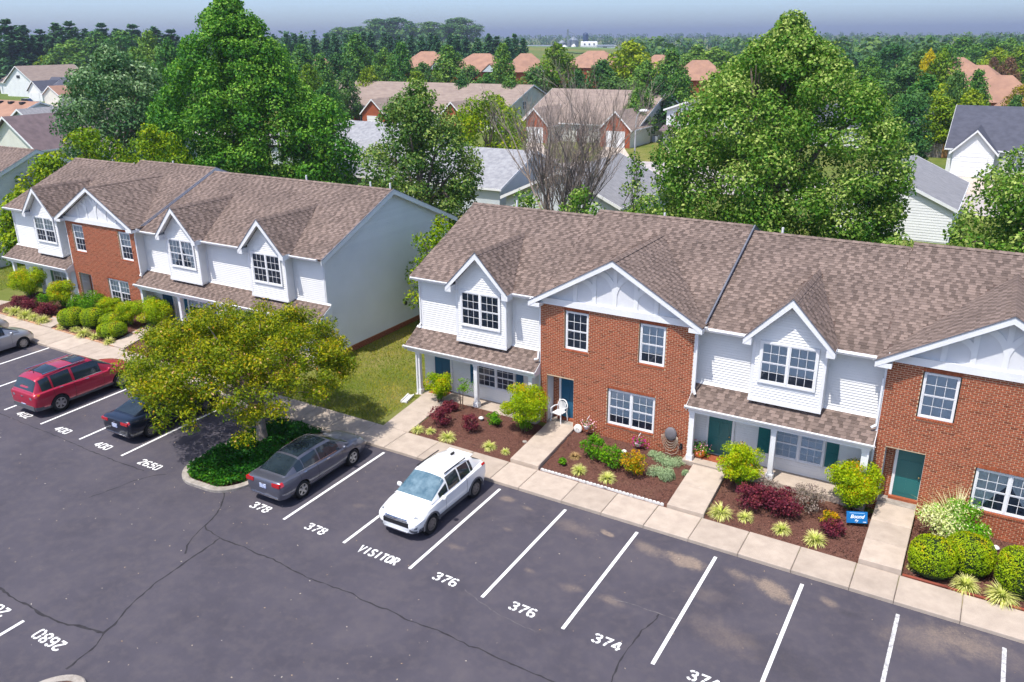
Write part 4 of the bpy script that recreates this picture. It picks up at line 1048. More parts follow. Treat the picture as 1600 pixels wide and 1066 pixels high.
    def gpt(t, s, side, off):
        def at(tq, sq):
            P = gsec(grow(min(max(tq, 0), NG-1.0001))); i = min(int(sq), 5); f = sq-i; q = P[i]*(1-f)+P[i+1]*f; return np.array((q[0], q[1]*side, q[2]))
        p = at(t, s); du = at(t+.03, s)-at(t-.03, s); dv = at(t, s+.05)-at(t, s-.05); n = np.cross(du, dv)*side; n /= np.linalg.norm(n)+1e-9
        if n[2] < 0 and abs(n[2]) > .3: n = -n
        elif abs(n[2]) <= .3 and n[1]*side < 0: n = -n
        return p+n*off
    def gpatch(name, mt, t0, t1, s0, s1, side=None, off=.008, nt_=8, ns_=6, parent=None):
        b = MB(); v = []
        for i in range(nt_+1):
            t = t0+(t1-t0)*i/nt_
            row = [gpt(t, s0+(s1-s0)*j/ns_, 1 if side is None else side, off) for j in range(ns_+1)]
            if side is None: row = row+[np.array((p[0], -p[1], p[2])) for p in row[-2::-1]]
            v += row
        w_ = len(v)//(nt_+1); b.add(v, [(i*w_+j, (i+1)*w_+j, (i+1)*w_+j+1, i*w_+j+1) for i in range(nt_) for j in range(w_-1)]); return b.build(name, mt, parent or root, smooth=True)
    rw, ws_ = spec['rear_glass'], spec['windscreen']
    gpatch('rear_window', CGLASS, rw[0], rw[1], 2.0, 6)
    gpatch('windscreen', spec.get('screen', CGLASS), ws_[0], ws_[1], 1.75, 6)
    for s in (-1, 1):
        for (t0, t1) in spec['side_glass']: gpatch('side_window', spec.get('sideglass', CGLASS), t0, t1, .12, 2.05 if t0 < 4 else 1.25, s)
        if spec.get('trim'): gpatch('window_trim', CHROME, spec['side_glass'][0][0]-.05, spec['side_glass'][-1][1]+.05, .03, .10, s, .010)
    for (t0, t1) in spec.get('sunroof', []): gpatch('sunroof', CGLASS, t0, t1, 4.1, 6, None, .012)
    if spec.get('dark_top'): gpatch('roof_panel', CGLASS, spec['dark_top'][0], spec['dark_top'][1], 3.6, 6, None, .010)
    # ---- wheels
    n = 26
    for ax in wb2:
        for s in (-1, 1):
            wm = MB(); prof = [(wr*.62, -.10), (wr*.95, -.105), (wr, -.07), (wr, .07), (wr*.95, .105), (wr*.66, .10)]
            q = [];
            for r_, yy in prof:
                for k in range(n): a = 2*math.pi*k/n; q.append((r_*math.cos(a), s*yy, r_*math.sin(a)))
            wm.add(q, [(i*n+k, i*n+(k+1) % n, (i+1)*n+(k+1) % n, (i+1)*n+k) for i in range(len(prof)-1) for k in range(n)])
            whl = wm.build('wheel', TYRE, root, (ax, s*(halfw-.115), wr), smooth=True)
            dk = MB(); dk.tube([(0, s*.0, 0), (0, s*.045, 0)], wr*.66, 24); dk.build('brake_disc', BLACKP, whl)
            rm = MB(); rr = wr*.66; ns = spec.get('spokes', 5)
            for r0, r1, y0, y1 in ((rr, rr*.9, .10, .095),):
                q = []
                for r_, yy in ((rr, .06), (rr, .102), (rr*.88, .098), (rr*.88, .06)):
                    for k in range(n): a = 2*math.pi*k/n; q.append((r_*math.cos(a), s*yy, r_*math.sin(a)))
                rm.add(q, [(i*n+k, i*n+(k+1) % n, (i+1)*n+(k+1) % n, (i+1)*n+k) for i in range(3) for k in range(n)])
            for k in range(ns):
                a = 2*math.pi*k/ns+.3; d = np.array((math.cos(a), 0, math.sin(a))); t_ = np.array((-math.sin(a), 0, math.cos(a))); wi, wo = rr*.17, rr*(.2 if ns < 8 else .1)
                P = [d*rr*.12-t_*wi+np.array((0, s*.085, 0)), d*rr*.92-t_*wo+np.array((0, s*.095, 0)), d*rr*.92+t_*wo+np.array((0, s*.095, 0)), d*rr*.12+t_*wi+np.array((0, s*.085, 0))]
                rm.add(P+[p-np.array((0, s*.03, 0)) for p in P], [(0,1,2,3), (0,4,5,1), (2,6,7,3)])
            rm.tube([(0, s*.05, 0), (0, s*.10, 0)], rr*.2, 12); rm.build('rim', spec.get('rim', RIMM), whl)
            li = MB(); q = [];
            for yy in (-.14, .085):
                for k in range(n): a = 2*math.pi*k/n; q.append(((wr+.053)*math.cos(a), s*yy, (wr+.053)*math.sin(a)))
            li.add(q, [(k, (k+1) % n, (k+1) % n+n, k+n) for k in range(n)]+[tuple(range(n))]); li.build('wheel_arch', BLACKP, root, (ax, s*(halfw-.125), wr))
            if spec.get('clad'):
                cl = MB(); q = []
                for r_, yy in ((wr+.05, .02), (wr+.12, .02), (wr+.12, -.02)):
                    for k in range(15): a = math.pi*k/14*1.04-.06; q.append((r_*math.cos(a), s*yy, r_*math.sin(a)))
                cl.add(q, [(i*15+k, i*15+k+1, (i+1)*15+k+1, (i+1)*15+k) for i in range(2) for k in range(14)]); cl.build('arch_trim', spec['clad'], root, (ax, s*(halfw-.004), wr))
    # ---- lamps, mirrors, handles, plate and trim given per car
    for s in (-1, 1):
        for (nm, mt, t0, t1, s0, s1) in spec['patches']: patch(nm, mt, t0, t1, s0, s1, s)
        xm, zm_, ym = spec['mirror']; mm = MB(); mm.lathe([(.02,-.09),(.09,-.085),(.105,-.02),(.1,.05),(.05,.075)], 12, (0,0,0)); ob = mm.build('mirror', spec.get('mirrorpaint', body_m), root, (xm, s*(ym+.1), zm_), smooth=True); ob.rotation_euler = (R(90), 0, 0); ob.scale = (.7, .85, 1.05)
        for (t, sidx) in spec['handles']: patch('door_handle', spec.get('handle', body_m), t-.08, t+.08, sidx-.16, sidx+.16, s, .022, 4, 2)
        for (t, sa, sb) in spec['seams']: patch('door_seam', BLACKP, t-.008, t+.008, sa, sb, s, .004, 1, 8)
    for (nm, mt, x, y, z, dx, dy, dz_) in spec['boxes']:
        bb = MB(); bb.box(-dx/2, -dy/2, -dz_/2, dx/2, dy/2, dz_/2); bb.build(nm, mt, root, (x, y, z))
    return root
def cz(x, y): return gzf(x, y)-.005
SUVW = make_car(dict(name='suv', label='white compact crossover parked nose out with red rear lamps towards the pavement', loc=(6.85, -2.25, cz(6.85, -2.25)), rot=R(-90.5), paint=paint('pearl_white', (.80,.80,.79), 0), rim=RIMD, spokes=10, wr=.345, hw=.90, axles=(-1.35, 1.35), clad=GREYP,
    st=[(-2.19,.42,.60,.62,.66,.86,.62,.90), (-2.14,.30,.72,.66,.80,1.03,.74,1.06), (-1.95,.24,.82,.68,.88,1.10,.80,1.13), (-1.35,.23,.84,.68,.90,1.11,.83,1.15), (-.4,.22,.84,.66,.895,1.05,.84,1.10), (.5,.22,.84,.64,.89,1.01,.83,1.06), (1.0,.22,.84,.63,.895,.99,.80,1.04), (1.5,.23,.84,.62,.90,.94,.76,1.0), (1.9,.25,.80,.60,.87,.86,.68,.93), (2.10,.28,.70,.56,.78,.76,.58,.82), (2.18,.36,.56,.52,.64,.64,.48,.69)],
    gh=[(-2.06,1.12,.70,1.15,.60), (-1.55,1.11,.78,1.48,.57), (-1.1,1.09,.81,1.57,.61), (-.4,1.06,.83,1.625,.63), (.22,1.03,.82,1.59,.62), (1.22,1.01,.80,1.04,.73)],
    windscreen=(4.08, 4.93), rear_glass=(.15, .9), side_glass=[(1.5, 1.85), (1.95, 2.85), (2.95, 4.0), (4.06, 4.55)], screen=SKYREFL, mirror=(.72, 1.06, .86), handles=[(3.15, 7.0), (4.35, 7.0)], seams=[(3.6, 2.6, 8), (5.0, 2.6, 8)],
    patches=[('headlight', CLEARL, 8.05, 9.0, 7.2, 8.4), ('fog_lamp', CLEARL, 8.7, 9.3, 4.0, 5.2), ('tail_light', REDL, .55, 2.3, 7.0, 8.3), ('sill_cladding', GREYP, 2.2, 8.2, 2.0, 3.7), ('bumper_cladding', GREYP, 8.4, 9.9, 2.0, 3.2)],
    boxes=[('grille', BLACKP, 2.13, 0, .60, .12, 1.05, .16), ('grille_bar', CHROME, 2.155, 0, .72, .09, .98, .022), ('grille_bar', CHROME, 2.15, 0, .775, .08, .9, .018), ('bumper_lip', CHROME, 2.16, 0, .34, .10, 1.0, .03), ('badge', CHROME, 2.21, 0, .74, .02, .1, .09), ('aerial', BLACKP, -1.2, 0, 1.63, .2, .05, .07), ('spoiler', mat('pearl_white', (0,0,0)), -1.66, 0, 1.47, .2, 1.02, .03), ('roof_rail', BLACKP, -.5, .585, 1.625, 1.3, .03, .03), ('roof_rail', BLACKP, -.5, -.585, 1.625, 1.3, .03, .03), ('wiper', BLACKP, 1.02, .25, 1.085, .05, .62, .02)]))
GREYP2 = paint('steel_grey', (.115,.12,.155), .5)
make_car(dict(name='sedan', label='grey sedan with sunroof parked nose in beside the planted island', loc=(1.45, -2.75, cz(1.45, -2.75)), rot=R(90.5), paint=GREYP2, rim=RIMM, spokes=5, wr=.335, hw=.925, axles=(-1.42, 1.36), trim=True,
    st=[(-2.45,.42,.64,.60,.70,.84,.60,.88), (-2.38,.28,.76,.62,.84,.98,.72,1.02), (-2.1,.23,.84,.62,.90,1.01,.76,1.04), (-1.42,.21,.86,.60,.925,.99,.80,1.03), (-.6,.2,.87,.58,.92,.96,.82,1.0), (.4,.2,.87,.57,.915,.94,.82,.99), (1.0,.2,.86,.57,.915,.93,.79,.98), (1.5,.2,.86,.57,.925,.90,.76,.95), (2.0,.22,.82,.55,.88,.82,.68,.88), (2.3,.26,.72,.52,.80,.72,.58,.77), (2.42,.34,.56,.48,.64,.58,.46,.62)],
    gh=[(-2.05,1.0,.70,1.03,.62), (-1.15,.99,.78,1.40,.56), (-.7,.98,.80,1.45,.58), (-.05,.97,.81,1.475,.585), (.45,.96,.81,1.44,.575), (1.35,.96,.78,.985,.70)],
    windscreen=(4.06, 4.95), rear_glass=(.10, .95), side_glass=[(.62, 1.0), (1.08, 2.5), (2.6, 4.3)], dark_top=(1.1, 3.85), sunroof=[(2.6, 3.5)], mirror=(.85, 1.02, .86), handles=[(3.3, 7.1), (4.6, 7.1)], seams=[(4.05, 2.6, 8), (2.95, 3.5, 8), (5.6, 2.6, 8)], handle=CHROME,
    patches=[('tail_light', REDL, .35, 1.55, 6.3, 7.8), ('headlight', CLEARL, 8.1, 9.2, 6.9, 8.2), ('chrome_strip', CHROME, 2.2, 7.3, 3.45, 3.62), ('sill_strip', BLACKP, 2.2, 7.3, 2.2, 2.6)],
    boxes=[('tail_light', REDL, -2.425, .63, .90, .08, .36, .13), ('tail_light', REDL, -2.425, -.63, .90, .08, .36, .13), ('number_plate', PLATE, -2.455, 0, .76, .03, .32, .16), ('bumper_trim', CHROME, -2.44, 0, .40, .06, 1.3, .03), ('boot_trim', CHROME, -2.385, 0, .955, .04, 1.1, .025), ('grille', BLACKP, 2.36, 0, .55, .1, .95, .2), ('badge', CHROME, -2.46, 0, .875, .02, .1, .07)]))
REDP = paint('candy_red', (.42,.010,.040), .25)
make_car(dict(name='suv', label='red three row crossover with roof glass parked nose in', loc=(-13.0, -2.78, cz(-13.0, -2.78)), rot=R(90), paint=REDP, rim=RIMM, spokes=6, wr=.385, hw=1.0, axles=(-1.52, 1.5), trim=True,
    st=[(-2.60,.42,.70,.70,.76,.98,.70,1.04), (-2.54,.30,.84,.72,.92,1.08,.82,1.12), (-2.25,.26,.92,.72,.98,1.12,.88,1.15), (-1.5,.26,.94,.72,1.0,1.13,.90,1.16), (-.5,.25,.94,.70,.995,1.10,.91,1.14), (.5,.25,.94,.70,.99,1.08,.90,1.12), (1.1,.25,.94,.70,.995,1.07,.87,1.12), (1.6,.26,.93,.70,1.0,1.03,.82,1.09), (2.1,.28,.88,.66,.95,.92,.72,1.0), (2.4,.32,.76,.6,.84,.80,.62,.88), (2.52,.42,.6,.55,.68,.66,.5,.72)],
    gh=[(-2.52,1.10,.80,1.13,.72), (-2.25,1.10,.86,1.64,.64), (-2.0,1.10,.88,1.72,.66), (-.9,1.10,.90,1.79,.68), (.35,1.09,.89,1.77,.66), (1.45,1.08,.85,1.12,.76)],
    windscreen=(4.06, 4.95), rear_glass=(.12, .95), side_glass=[(1.3, 2.25), (2.33, 3.1), (3.2, 4.25)], sunroof=[(2.2, 2.85), (3.4, 3.95)], mirror=(.95, 1.14, .94), handles=[(3.15, 7.0), (4.35, 7.0)], handle=CHROME, seams=[(3.75, 2.8, 8), (2.75, 3.4, 8), (5.2, 2.8, 8)],
    patches=[('tail_light', REDL, .5, 1.7, 6.4, 7.8), ('tail_reflector', AMBER, 1.45, 1.8, 6.6, 7.3), ('sill_cladding', GREYP, 2.0, 7.6, 1.8, 3.2), ('rear_cladding', GREYP, .6, 2.0, 1.8, 3.6), ('headlight', CLEARL, 8.1, 9.2, 6.9, 8.2)],
    boxes=[('number_plate', PLATE, -2.60, 0, .50, .03, .32, .16), ('rear_bumper', GREYP, -2.56, 0, .44, .12, 1.55, .2), ('roof_rail', CHROME, -.9, .63, 1.80, 2.0, .04, .04), ('roof_rail', CHROME, -.9, -.63, 1.80, 2.0, .04, .04), ('badge', CHROME, -2.61, 0, .93, .02, .16, .06), ('aerial', BLACKP, -1.9, 0, 1.83, .02, .02, .16), ('reversing_lamp', CLEARL, -2.585, .62, .90, .05, .14, .1), ('reversing_lamp', CLEARL, -2.585, -.62, .90, .05, .14, .1)]))
NAVYP = paint('midnight_blue', (.006,.012,.028), .4)
make_car(dict(name='sedan', label='dark blue sedan half hidden under the leafy parking tree', loc=(-7.35, -2.45, cz(-7.35, -2.45)), rot=R(90), paint=NAVYP, rim=RIMD, spokes=10, wr=.33, hw=.925, axles=(-1.40, 1.42), trim=True,
    st=[(-2.42,.42,.64,.60,.72,.86,.62,.90), (-2.36,.27,.78,.62,.85,.99,.74,1.03), (-2.1,.23,.85,.62,.90,1.03,.77,1.06), (-1.4,.21,.87,.6,.925,1.0,.80,1.04), (-.6,.2,.87,.58,.92,.97,.82,1.0), (.4,.2,.87,.57,.915,.95,.82,.99), (1.0,.2,.86,.57,.915,.93,.79,.98), (1.5,.2,.86,.57,.925,.90,.76,.95), (2.0,.22,.82,.55,.88,.82,.68,.88), (2.3,.26,.72,.52,.8,.72,.58,.77), (2.42,.34,.56,.48,.64,.58,.46,.62)],
    gh=[(-2.0,1.02,.70,1.05,.62), (-1.0,.99,.78,1.41,.55), (-.6,.98,.80,1.455,.575), (0,.97,.81,1.475,.58), (.45,.96,.81,1.44,.57), (1.4,.96,.78,.985,.70)],
    windscreen=(4.06, 4.95), rear_glass=(.10, .95), side_glass=[(.7, 1.0), (1.08, 2.5), (2.6, 4.3)], mirror=(.88, 1.02, .86), handles=[(3.3, 7.1), (4.6, 7.1)], seams=[(4.05, 2.6, 8), (5.6, 2.6, 8)],
    patches=[('tail_light', REDL, .3, 1.35, 6.5, 7.5), ('headlight', CLEARL, 8.1, 9.2, 6.9, 8.2)],
    boxes=[('tail_light', REDL, -2.40, .62, .90, .08, .40, .11), ('tail_light', REDL, -2.40, -.62, .90, .08, .40, .11), ('number_plate', PLATE, -2.43, 0, .74, .03, .32, .16), ('bumper_trim', CHROME, -2.40, 0, .38, .06, 1.2, .03), ('badge', CHROME, -2.43, 0, .88, .02, .12, .05)]))
SILV = paint('silver', (.42,.43,.46), .7)
silver = make_car(dict(name='hatchback', label='silver hatchback front with alloy wheel beside the white stall line', loc=(-21.75, -2.05, cz(-21.75, -2.05)), rot=R(90), paint=SILV, rim=RIMM, spokes=10, wr=.31, hw=.86, axles=(-1.28, 1.28),
    st=[(-1.95,.42,.6,.62,.66,.86,.6,.9), (-1.9,.28,.72,.64,.78,.98,.7,1.01), (-1.6,.23,.8,.62,.85,1.0,.76,1.03), (-1.2,.21,.81,.6,.86,1.0,.78,1.03), (-.4,.2,.81,.58,.855,.97,.78,1.01), (.5,.2,.81,.57,.85,.95,.77,1.0), (1.0,.2,.8,.57,.855,.93,.74,.98), (1.4,.2,.8,.57,.86,.89,.7,.94), (1.75,.22,.75,.54,.81,.8,.62,.85), (1.95,.27,.66,.5,.72,.68,.52,.73), (2.04,.34,.5,.47,.58,.56,.42,.6)],
    gh=[(-1.88,1.0,.66,1.02,.6), (-1.5,.99,.72,1.4,.52), (-1.1,.98,.75,1.48,.55), (-.3,.97,.76,1.52,.56), (.3,.96,.76,1.48,.55), (1.25,.96,.72,.985,.64)],
    windscreen=(4.06, 4.95), rear_glass=(.12, .95), side_glass=[(1.1, 1.5), (1.58, 2.6), (2.7, 4.2)], mirror=(.75, 1.02, .80), handles=[(3.3, 7.1)], seams=[(4.0, 2.6, 8), (5.4, 2.6, 8)],
    patches=[('headlight', CLEARL, 8.1, 9.2, 6.9, 8.2), ('indicator', AMBER, 8.0, 8.35, 7.3, 8.1), ('tail_light', REDL, .4, 1.4, 6.4, 7.8)],
    boxes=[('grille', BLACKP, 1.98, 0, .5, .1, .8, .16), ('number_plate', PLATE, -1.96, 0, .72, .03, .32, .16)]))
copytree(silver, (-24.6, -1.75, cz(-24.6, -1.75)), R(90), 'silver hatchback bonnet just showing at the very edge beyond the nearer silver car')
# ================================================================ FOLIAGE
def leaf_quads(P, Nrm, size, jitter=.7, aspect=.62, droop=0.0, fold=0.0):
    """P (n,3) centres, Nrm (n,3) rough facing; returns (n,4,3) diamond-ish leaves"""
    n = len(P); d = Nrm+RNG.normal(0, jitter, (n, 3)); d /= np.linalg.norm(d, axis=1)[:, None]+1e-9
    t = RNG.normal(0, 1, (n, 3)); t -= d*np.sum(t*d, 1)[:, None]; t /= np.linalg.norm(t, axis=1)[:, None]+1e-9; b = np.cross(d, t)
    s = (size*RNG.uniform(.6, 1.35, n))[:, None] if np.isscalar(size) else (size*RNG.uniform(.7, 1.3, n))[:, None]
    a = t*s*.5; c = b*s*.5*aspect
    return np.stack([P-a, P+c*1.0+a*.1, P+a, P-c*1.0+a*.1], 1)
def sphere_pts(n):
    v = RNG.normal(0, 1, (n, 3)); return v/(np.linalg.norm(v, axis=1)[:, None]+1e-9)
def clump_cloud(lobes, per_area, size, shell=.42, jitter=.65, under=.5, aspect=.62, tone=None):
    """lobes: list of (cx,cy,cz,rx,ry,rz). Leaves gather in each lobe's outer shell; lower sides are thinner"""
    Q = []; T = []
    for (cx, cy, cz, rx, ry, rz) in lobes:
        area = 4*math.pi*((rx*ry)**1.6/3+(rx*rz)**1.6/3+(ry*rz)**1.6/3)**(1/1.6); n = max(6, int(area*per_area))
        d = sphere_pts(n); keep = (d[:, 2] > -.35) | (RNG.random(n) < under); d = d[keep]; n = len(d)
        r = 1-shell*RNG.random(n)**1.8; P = np.array((cx, cy, cz))+d*np.array((rx, ry, rz))*r[:, None]*(1+.10*np.sin(d[:, :1]*9+cx)*np.cos(d[:, 1:2]*8+cy))
        Q.append(leaf_quads(P, d+np.array((0, 0, .35)), size, jitter, aspect)); base = RNG.random()
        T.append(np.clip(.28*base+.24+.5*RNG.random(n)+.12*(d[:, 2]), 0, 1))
    return np.concatenate(Q), np.concatenate(T)
def make_lobes(n, R_, H0, H1, lobe, taper=None, flat=.8, seed=0, fill=.25):
    """n lobes over an ovoid of radius R_ from height H0 to H1; taper(f)->radius factor"""
    rg = np.random.default_rng(seed); out = []; taper = taper or (lambda f: math.sin(math.pi*min(max(f*.92+.06, 0), 1))**.6)
    for i in range(n):
        f = (i+.5)/n if n > 12 else rg.random(); f = min(1, max(0, f+rg.normal(0, .03))); a = i*2.39996+rg.normal(0, .35); rr = R_*taper(f)*(1 if rg.random() > fill else rg.uniform(.2, .75)); l = lobe*rg.uniform(.7, 1.3)*(.75+.35*taper(f))
        rr = max(0, rr-l*.6)
        out.append((rr*math.cos(a), rr*math.sin(a), H0+(H1-H0)*f, l, l, l*flat))
    return out
def trunk_mesh(H, r0, lobes, m, nlimb=9, lean=(0, 0), fork=.35, seed=0, twist=.3):
    rg = np.random.default_rng(seed); b = MB(); zt = H*fork
    pts = [(lean[0]*t, lean[1]*t, -.25+(zt+.25)*t) for t in (0, .06, .3, .65, 1)]; b.tube(pts, [r0*1.55, r0*1.15, r0*.95, r0*.86, r0*.78], 10)
    ids = rg.permutation(len(lobes))[:nlimb]
    for k in ids:
        l = np.array(lobes[k][:3]); s = np.array((lean[0], lean[1], zt*rg.uniform(.72, 1.0))); mid = s+(l-s)*.5+np.array((rg.normal(0, twist), rg.normal(0, twist), .08*H)); q = .5*(s+mid)+np.array((0, 0, .02*H))
        b.tube([s, q, mid, l], [r0*.5, r0*.38, r0*.26, r0*.09], 7)
        for _ in range(2):
            e = l+np.array(lobes[k][3:6])*sphere_pts(1)[0]*.75; b.tube([mid, (mid+e)/2+np.array((0, 0, .15)), e], [r0*.2, r0*.12, r0*.04], 5)
    return b.mesh('trunk', m, True)
BARK = mat('bark', (.20,.155,.125), (.10,.078,.064), 9, rough=.95, bump=.8, bscale=25, aniso=(1, 1, .25)); BARKL = mat('pale_bark', (.33,.27,.225), (.20,.16,.135), 7, rough=.95, bump=.6, bscale=25)
def tree(name, label, loc, crown, trunk, group=None, rotz=0, scale=None, cat='tree'):
    t = thing(name, label, cat, loc, rotz, group)
    obj('crown', crown, t); obj('trunk', trunk, t)
    if scale is not None: t.scale = scale
    return t
# ---------------------------------------------------------------- garden plants
LM = dict(
 nandina=leafmat('nandina_leaf', [(0, (.07,.14,.012)), (.4, (.17,.27,.016)), (.75, (.32,.40,.024)), (.93, (.44,.42,.04)), (1, (.50,.26,.05))], .3),
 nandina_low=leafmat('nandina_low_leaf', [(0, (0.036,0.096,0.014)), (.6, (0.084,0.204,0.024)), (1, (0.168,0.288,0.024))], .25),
 plum=leafmat('plum_leaf', [(0, (.04,.012,.02)), (.5, (.085,.022,.034)), (.85, (.15,.035,.045)), (1, (.2,.07,.06))], .15),
 green=leafmat('shrub_leaf', [(0, (0.026,0.084,0.014)), (.55, (0.060,0.168,0.019)), (1, (0.168,0.288,0.036))], .2),
 autumn=leafmat('autumn_leaf', [(0, (0.048,0.120,0.014)), (.45, (0.132,0.216,0.024)), (.7, (0.360,0.240,0.036)), (1, (0.504,0.240,0.060))], .25),
 grey=leafmat('mauve_leaf', [(0, (.06,.09,.04)), (.4, (.15,.13,.10)), (.8, (.24,.19,.17)), (1, (.30,.25,.22))], .15),
 box=leafmat('box_leaf', [(0, (0.087,0.160,0.012)), (.5, (0.203,0.290,0.012)), (.85, (0.319,0.377,0.014)), (1, (0.435,0.319,0.029))], .2),
 tuft=leafmat('tuft_blade', [(0, (.14,.22,.04)), (.4, (.30,.37,.09)), (.75, (.52,.52,.20)), (1, (.66,.64,.34))], .25),
 dry=leafmat('dry_blade', [(0, (.20,.13,.07)), (1, (.40,.29,.16))], .2),
 mat=leafmat('juniper_leaf', [(0, (.12,.18,.10)), (.5, (.22,.29,.17)), (1, (.36,.43,.27))], .15),
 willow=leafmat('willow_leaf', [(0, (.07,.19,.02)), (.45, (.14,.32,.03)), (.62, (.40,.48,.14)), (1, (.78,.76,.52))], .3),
 cover=leafmat('ground_cover_leaf', [(0, (0.014,0.066,0.014)), (.6, (0.036,0.126,0.017)), (1, (0.108,0.204,0.024))], .2),
 lawn=leafmat('grass_blade', [(0, (.07,.13,.016)), (.4, (.16,.19,.03)), (.7, (.30,.26,.07)), (1, (.46,.34,.15))], .2))
STEM = mat('stem', (.16,.11,.08), (.10,.07,.05), 8, rough=.9)
def blades(n, r, h, arch=.6, wd=.018):
    """arching strap leaves from a crown: (n*3,4,3) quads"""
    a = RNG.uniform(0, 2*math.pi, n); tilt = RNG.uniform(.15, 1.15, n); L = h*RNG.uniform(.75, 1.25, n); Q = []; T = []
    for k in range(n):
        o = np.array((math.cos(a[k]), math.sin(a[k]), 0)); s = np.array((-math.sin(a[k]), math.cos(a[k]), 0)); p = o*RNG.uniform(0, .12)*r; w_ = wd*RNG.uniform(.7, 1.3); prev = p; th = tilt[k]
        for j in range(3):
            d = o*math.sin(th)+np.array((0, 0, 1))*math.cos(th); q = prev+d*L[k]/3; w0, w1 = w_*(1-j*.22), w_*(1-(j+1)*.30); Q.append([prev-s*w0, prev+s*w0, q+s*w1, q-s*w1]); T.append(min(1, .1+.3*j+RNG.random()*.4)); prev = q; th += arch*(1.0+.4*j)*(.35+tilt[k]*.5)
    return np.array(Q), np.array(T)
def plant(kind, x, y, W_, H, label, base=.12):
    loc = (x, y, gzf(x, y)+base); r = W_/2; sd = int(abs(x*131+y*77)) ; rg = np.random.default_rng(sd)
    nm = {'tuft': 'lilyturf_tuft', 'nandina': 'nandina_shrub', 'plum': 'plum_leaved_shrub', 'green': 'evergreen_shrub', 'autumn': 'tinted_shrub', 'grey': 'mauve_shrub', 'box': 'clipped_shrub', 'dry': 'dry_tuft', 'mat': 'juniper_mat', 'willow': 'variegated_shrub', 'sapling': 'sapling'}[kind]
    cat = 'grass tuft' if kind in ('tuft', 'dry') else ('ground cover' if kind == 'mat' else 'shrub')
    if kind in ('tuft', 'dry'):
        Q, T = blades(int(230*min(1.4, W_/.7)), r, r*1.0, .75, .015 if W_ > .4 else .012); Q[:, :, 2] = np.maximum(Q[:, :, 2], .0)*.95
        o = obj(nm, quadmesh(nm, Q, LM[kind], T), None, loc, None, None, label, cat, 'low plants in the front beds'); return o
    t = thing(nm, label, cat, loc, 0, 'shrubs in the front beds')
    def part(name, Q, m, T): obj(name, quadmesh(name, Q, m, T), t)
    if kind == 'nandina':
        lob = make_lobes(26, r, H*.42, H*.98, r*.42, lambda f: .72+.42*math.sin(math.pi*min(1, f*.8+.1)), .75, sd); Q, T = clump_cloud(lob, 420, .072, .6, .8, .5, .5); part('foliage', Q, LM['nandina'], T)
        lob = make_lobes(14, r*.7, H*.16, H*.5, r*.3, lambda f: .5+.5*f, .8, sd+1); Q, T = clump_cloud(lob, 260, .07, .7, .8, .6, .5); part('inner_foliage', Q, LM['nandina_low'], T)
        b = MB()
        for k in range(9):
            a = rg.uniform(0, 6.3); e = r*.6*rg.random()**.5; b.tube([(math.cos(a)*.08, math.sin(a)*.08, -.03), (math.cos(a)*e*.6, math.sin(a)*e*.6, H*.3), (math.cos(a)*e, math.sin(a)*e, H*.75)], [.018, .014, .006], 5)
        b.build('stems', STEM, t)
    elif kind == 'sapling':
        lob = [(rg.normal(0, r*.45), rg.normal(0, r*.45), H*.78+rg.normal(0, H*.09), r*.42, r*.42, r*.32) for _ in range(12)]; Q, T = clump_cloud(lob, 90, .09, .7, .8, .6, .5); part('foliage', Q, LM['nandina_low'], np.clip(T+.25, 0, 1))
        b = MB()
        for k in range(4): a = k*1.6; b.tube([(math.cos(a)*.04, math.sin(a)*.04, -.03), (math.cos(a)*.09, math.sin(a)*.09, H*.4), (math.cos(a)*r*.4, math.sin(a)*r*.4, H*.8)], [.016, .012, .006], 5)
        b.build('stems', STEM, t)
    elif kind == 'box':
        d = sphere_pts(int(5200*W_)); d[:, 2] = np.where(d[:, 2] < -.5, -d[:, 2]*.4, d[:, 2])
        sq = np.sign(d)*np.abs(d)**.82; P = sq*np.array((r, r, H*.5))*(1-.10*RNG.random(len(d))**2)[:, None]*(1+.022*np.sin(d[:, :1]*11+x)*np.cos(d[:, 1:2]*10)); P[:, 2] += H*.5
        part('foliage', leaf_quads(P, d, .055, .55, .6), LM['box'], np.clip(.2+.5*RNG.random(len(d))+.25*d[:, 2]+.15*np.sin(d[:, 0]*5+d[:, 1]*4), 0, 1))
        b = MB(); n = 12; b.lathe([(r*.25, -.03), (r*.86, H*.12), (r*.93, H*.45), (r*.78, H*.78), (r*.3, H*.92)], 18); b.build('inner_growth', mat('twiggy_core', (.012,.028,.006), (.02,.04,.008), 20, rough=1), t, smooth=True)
    elif kind == 'mat':
        H = max(H, .16); lob = [(rg.uniform(-.9, .9)*r, rg.uniform(-.6, .6)*r, H*.4, r*.5, r*.42, H*.8) for _ in range(16)]; Q, T = clump_cloud(lob, 620, .055, .5, .7, .1, .45); part('foliage', Q, LM['mat'], T)
    elif kind == 'willow':
        lob = make_lobes(30, r, H*.2, H*.95, r*.3, None, .8, sd); Q, T = clump_cloud(lob, 170, .10, .6, .8, .6, .4)
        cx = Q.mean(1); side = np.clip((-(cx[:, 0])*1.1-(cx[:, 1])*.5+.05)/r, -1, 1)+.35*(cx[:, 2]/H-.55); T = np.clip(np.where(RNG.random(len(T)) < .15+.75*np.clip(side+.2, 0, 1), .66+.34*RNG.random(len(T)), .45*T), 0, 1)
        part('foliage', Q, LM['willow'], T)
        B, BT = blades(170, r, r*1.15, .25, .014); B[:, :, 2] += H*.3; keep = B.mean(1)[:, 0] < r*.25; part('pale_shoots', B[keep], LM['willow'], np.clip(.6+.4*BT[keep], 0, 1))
        b = MB(); [b.tube([(0, 0, -.03), (math.cos(k)*r*.3, math.sin(k)*r*.3, H*.4)], [.03, .012], 5) for k in range(6)]; b.build('stems', STEM, t)
    else:
